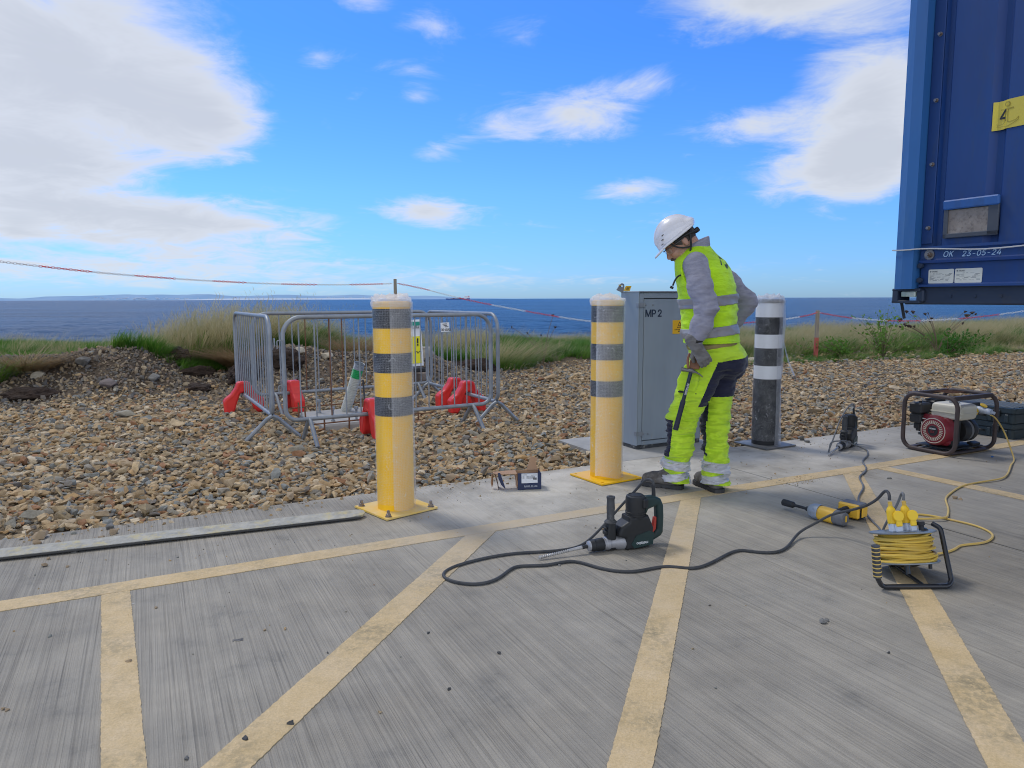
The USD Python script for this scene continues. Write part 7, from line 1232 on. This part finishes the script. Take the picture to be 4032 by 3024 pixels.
part('grip', tube([hpt(.182, 0), hpt(.19, 0), hpt(.26, 0), hpt(.345, 0), hpt(.372, 0)], [.0135, .0165, .0155, .0170, .0175], 12), look('blue_black_grip_look', (.012, .015, .03), .6, dirt=(.28, .28, .28), dscale=40, dlo=.66, dhi=.75), hmr, smooth=45)
tx = meshkit.text_mesh('ESTWING', .011, .001, True); tv = tx.vertices; part('lettering', trimesh.Trimesh(np.outer(tv[:, 0] + .075, ax_) + np.outer(tv[:, 1] - .0055, -wx) + np.outer(.0122 + tv[:, 2], [0, -1.0, 0]), tx.faces, process=False), M_print_w, hmr)
# gloves: palm, four curled fingers, thumb
M_glove = cloth('grey_glove_look', (.13, .125, .125), (.19, .185, .18), 18, .85, dirt=(.06, .06, .065), dlo=.55, dhi=.75, dscale=20)
def glove(wr_, dirp, side, curl, name='glove'):
    """wr_ wrist, dirp hand direction, side = from little finger to index, curl = towards the palm"""
    d, s, c = (np.array(a, float) / np.linalg.norm(a) for a in (dirp, side, curl)); g = Field(wr_ - .2, wr_ + .2, .0034)
    g.chain([wr_ - d * .045, wr_ + d * .005], [.044, .037], .01)
    for k in (-1.4, -.5, .5, 1.4): g.cone(wr_ + d * .012 + s * k * .013, wr_ + d * .088 + s * k * .0205, .0175, .0135, .012)
    for k, L in zip((-1.5, -.5, .5, 1.5), (.058, .072, .078, .070)):
        a = wr_ + d * .088 + s * k * .0205; b = a + (d * .80 + c * .45) * L * .46; e = b + (d * .35 + c * .92) * L * .34; f = e + (-d * .15 + c * .95) * L * .24
        g.chain([a, b, e, f], [.0115, .0108, .0100, .0090], .003)
    t0 = wr_ + d * .022 + s * .028 + c * .012; t1 = t0 + (d * .55 + s * .62 + c * .45) * .040; t2 = t1 + (d * .85 + s * .12 + c * .45) * .032; g.chain([t0, t1, t2], [.0155, .0125, .0105], .006)
    return part(name, taubin(g.mesh(), 3), M_glove, pn, smooth=True)
gL = glove(LWR + [.008, -.006, -.022], (.52, -.02, -.85), (-.80, .18, -.50), (.25, .95, -.15)); gR = glove(RWR + [-.01, .01, -.01], (-.85, .1, -.5), (-.3, .6, .75), (.25, -.8, -.2))
part('cuff', tube(np.array([LWR + [0, 0, .024], LWR + [.004, -.003, -.005]]), [.0475, .0455], 20), M_black, gL, smooth=True)
# boots
M_boot = look('dusty_boot_look', (.075, .066, .058), .85, col2=(.13, .118, .105), scale=16, dirt=(.30, .28, .25), dscale=10, dlo=.5, dhi=.75, bump=.002, space='world'); M_sole = look('black_sole_look', (.022, .022, .022), .75, col2=(.05, .048, .046), scale=20, space='world')
for heel, toe, ank in (((1.088, 4.548), (.862, 4.655), LANK), ((1.302, 4.437), (1.228, 4.692), RANK)):
    h_, t_ = np.array([*heel, 0.0]), np.array([*toe, 0.0]); d = (t_ - h_); L = np.linalg.norm(d); d /= L; s = np.array([-d[1], d[0], 0]); u = np.array([0, 0, 1.0])
    f = Field(np.minimum(h_, t_) - .08 + [0, 0, .07], np.maximum(h_, t_) + [.08, .08, .17], .0052)
    at_ = lambda a, z: h_ + d * a * L + u * z
    f.chain([at_(.14, .055), at_(.45, .058), at_(.72, .050), at_(.88, .046)], [.040, .043, .045, .040], .02); f.chain([at_(.17, .05), np.array([ank[0], ank[1], .135])], [.040, .052], .02); f.chain([at_(.45, .07), np.array([ank[0], ank[1], .12])], [.038, .048], .03)
    Gq = f.all(); f.v = np.maximum(f.v, .026 - Gq[..., 2]); f.v += .006 * fold(Gq, (26, 26, 26), 7)
    bt = part('boot', taubin(f.mesh(), 2), M_boot, pn, smooth=True)
    out = Polygon([(0.0, -.030), (.04, -.038), (.12, -.034), (.20, -.046), (.245, -.040), (.268, -.018), (.270, .014), (.25, .038), (.20, .045), (.12, .032), (.04, .038), (0.0, .030), (-.012, 0)]).buffer(.006)
    sm = ext(out, .022, .006); hl_ = ext(out.intersection(sbox(-.05, -.1, .075, .1)), .007, 0.0); fr_ = cat([ext(out.intersection(sbox(.10 + .030 * k, -.1, .121 + .030 * k, .1)), .006, .0005) for k in range(6)])
    R = np.eye(4); R[:3, 0], R[:3, 1], R[:3, 3] = d, s, h_ ; sc_ = L / .262
    for m_ in (sm, hl_, fr_): m_.vertices[:, 0] *= sc_
    part('sole', cat([sm, hl_, fr_]).apply_transform(R), M_sole, bt)
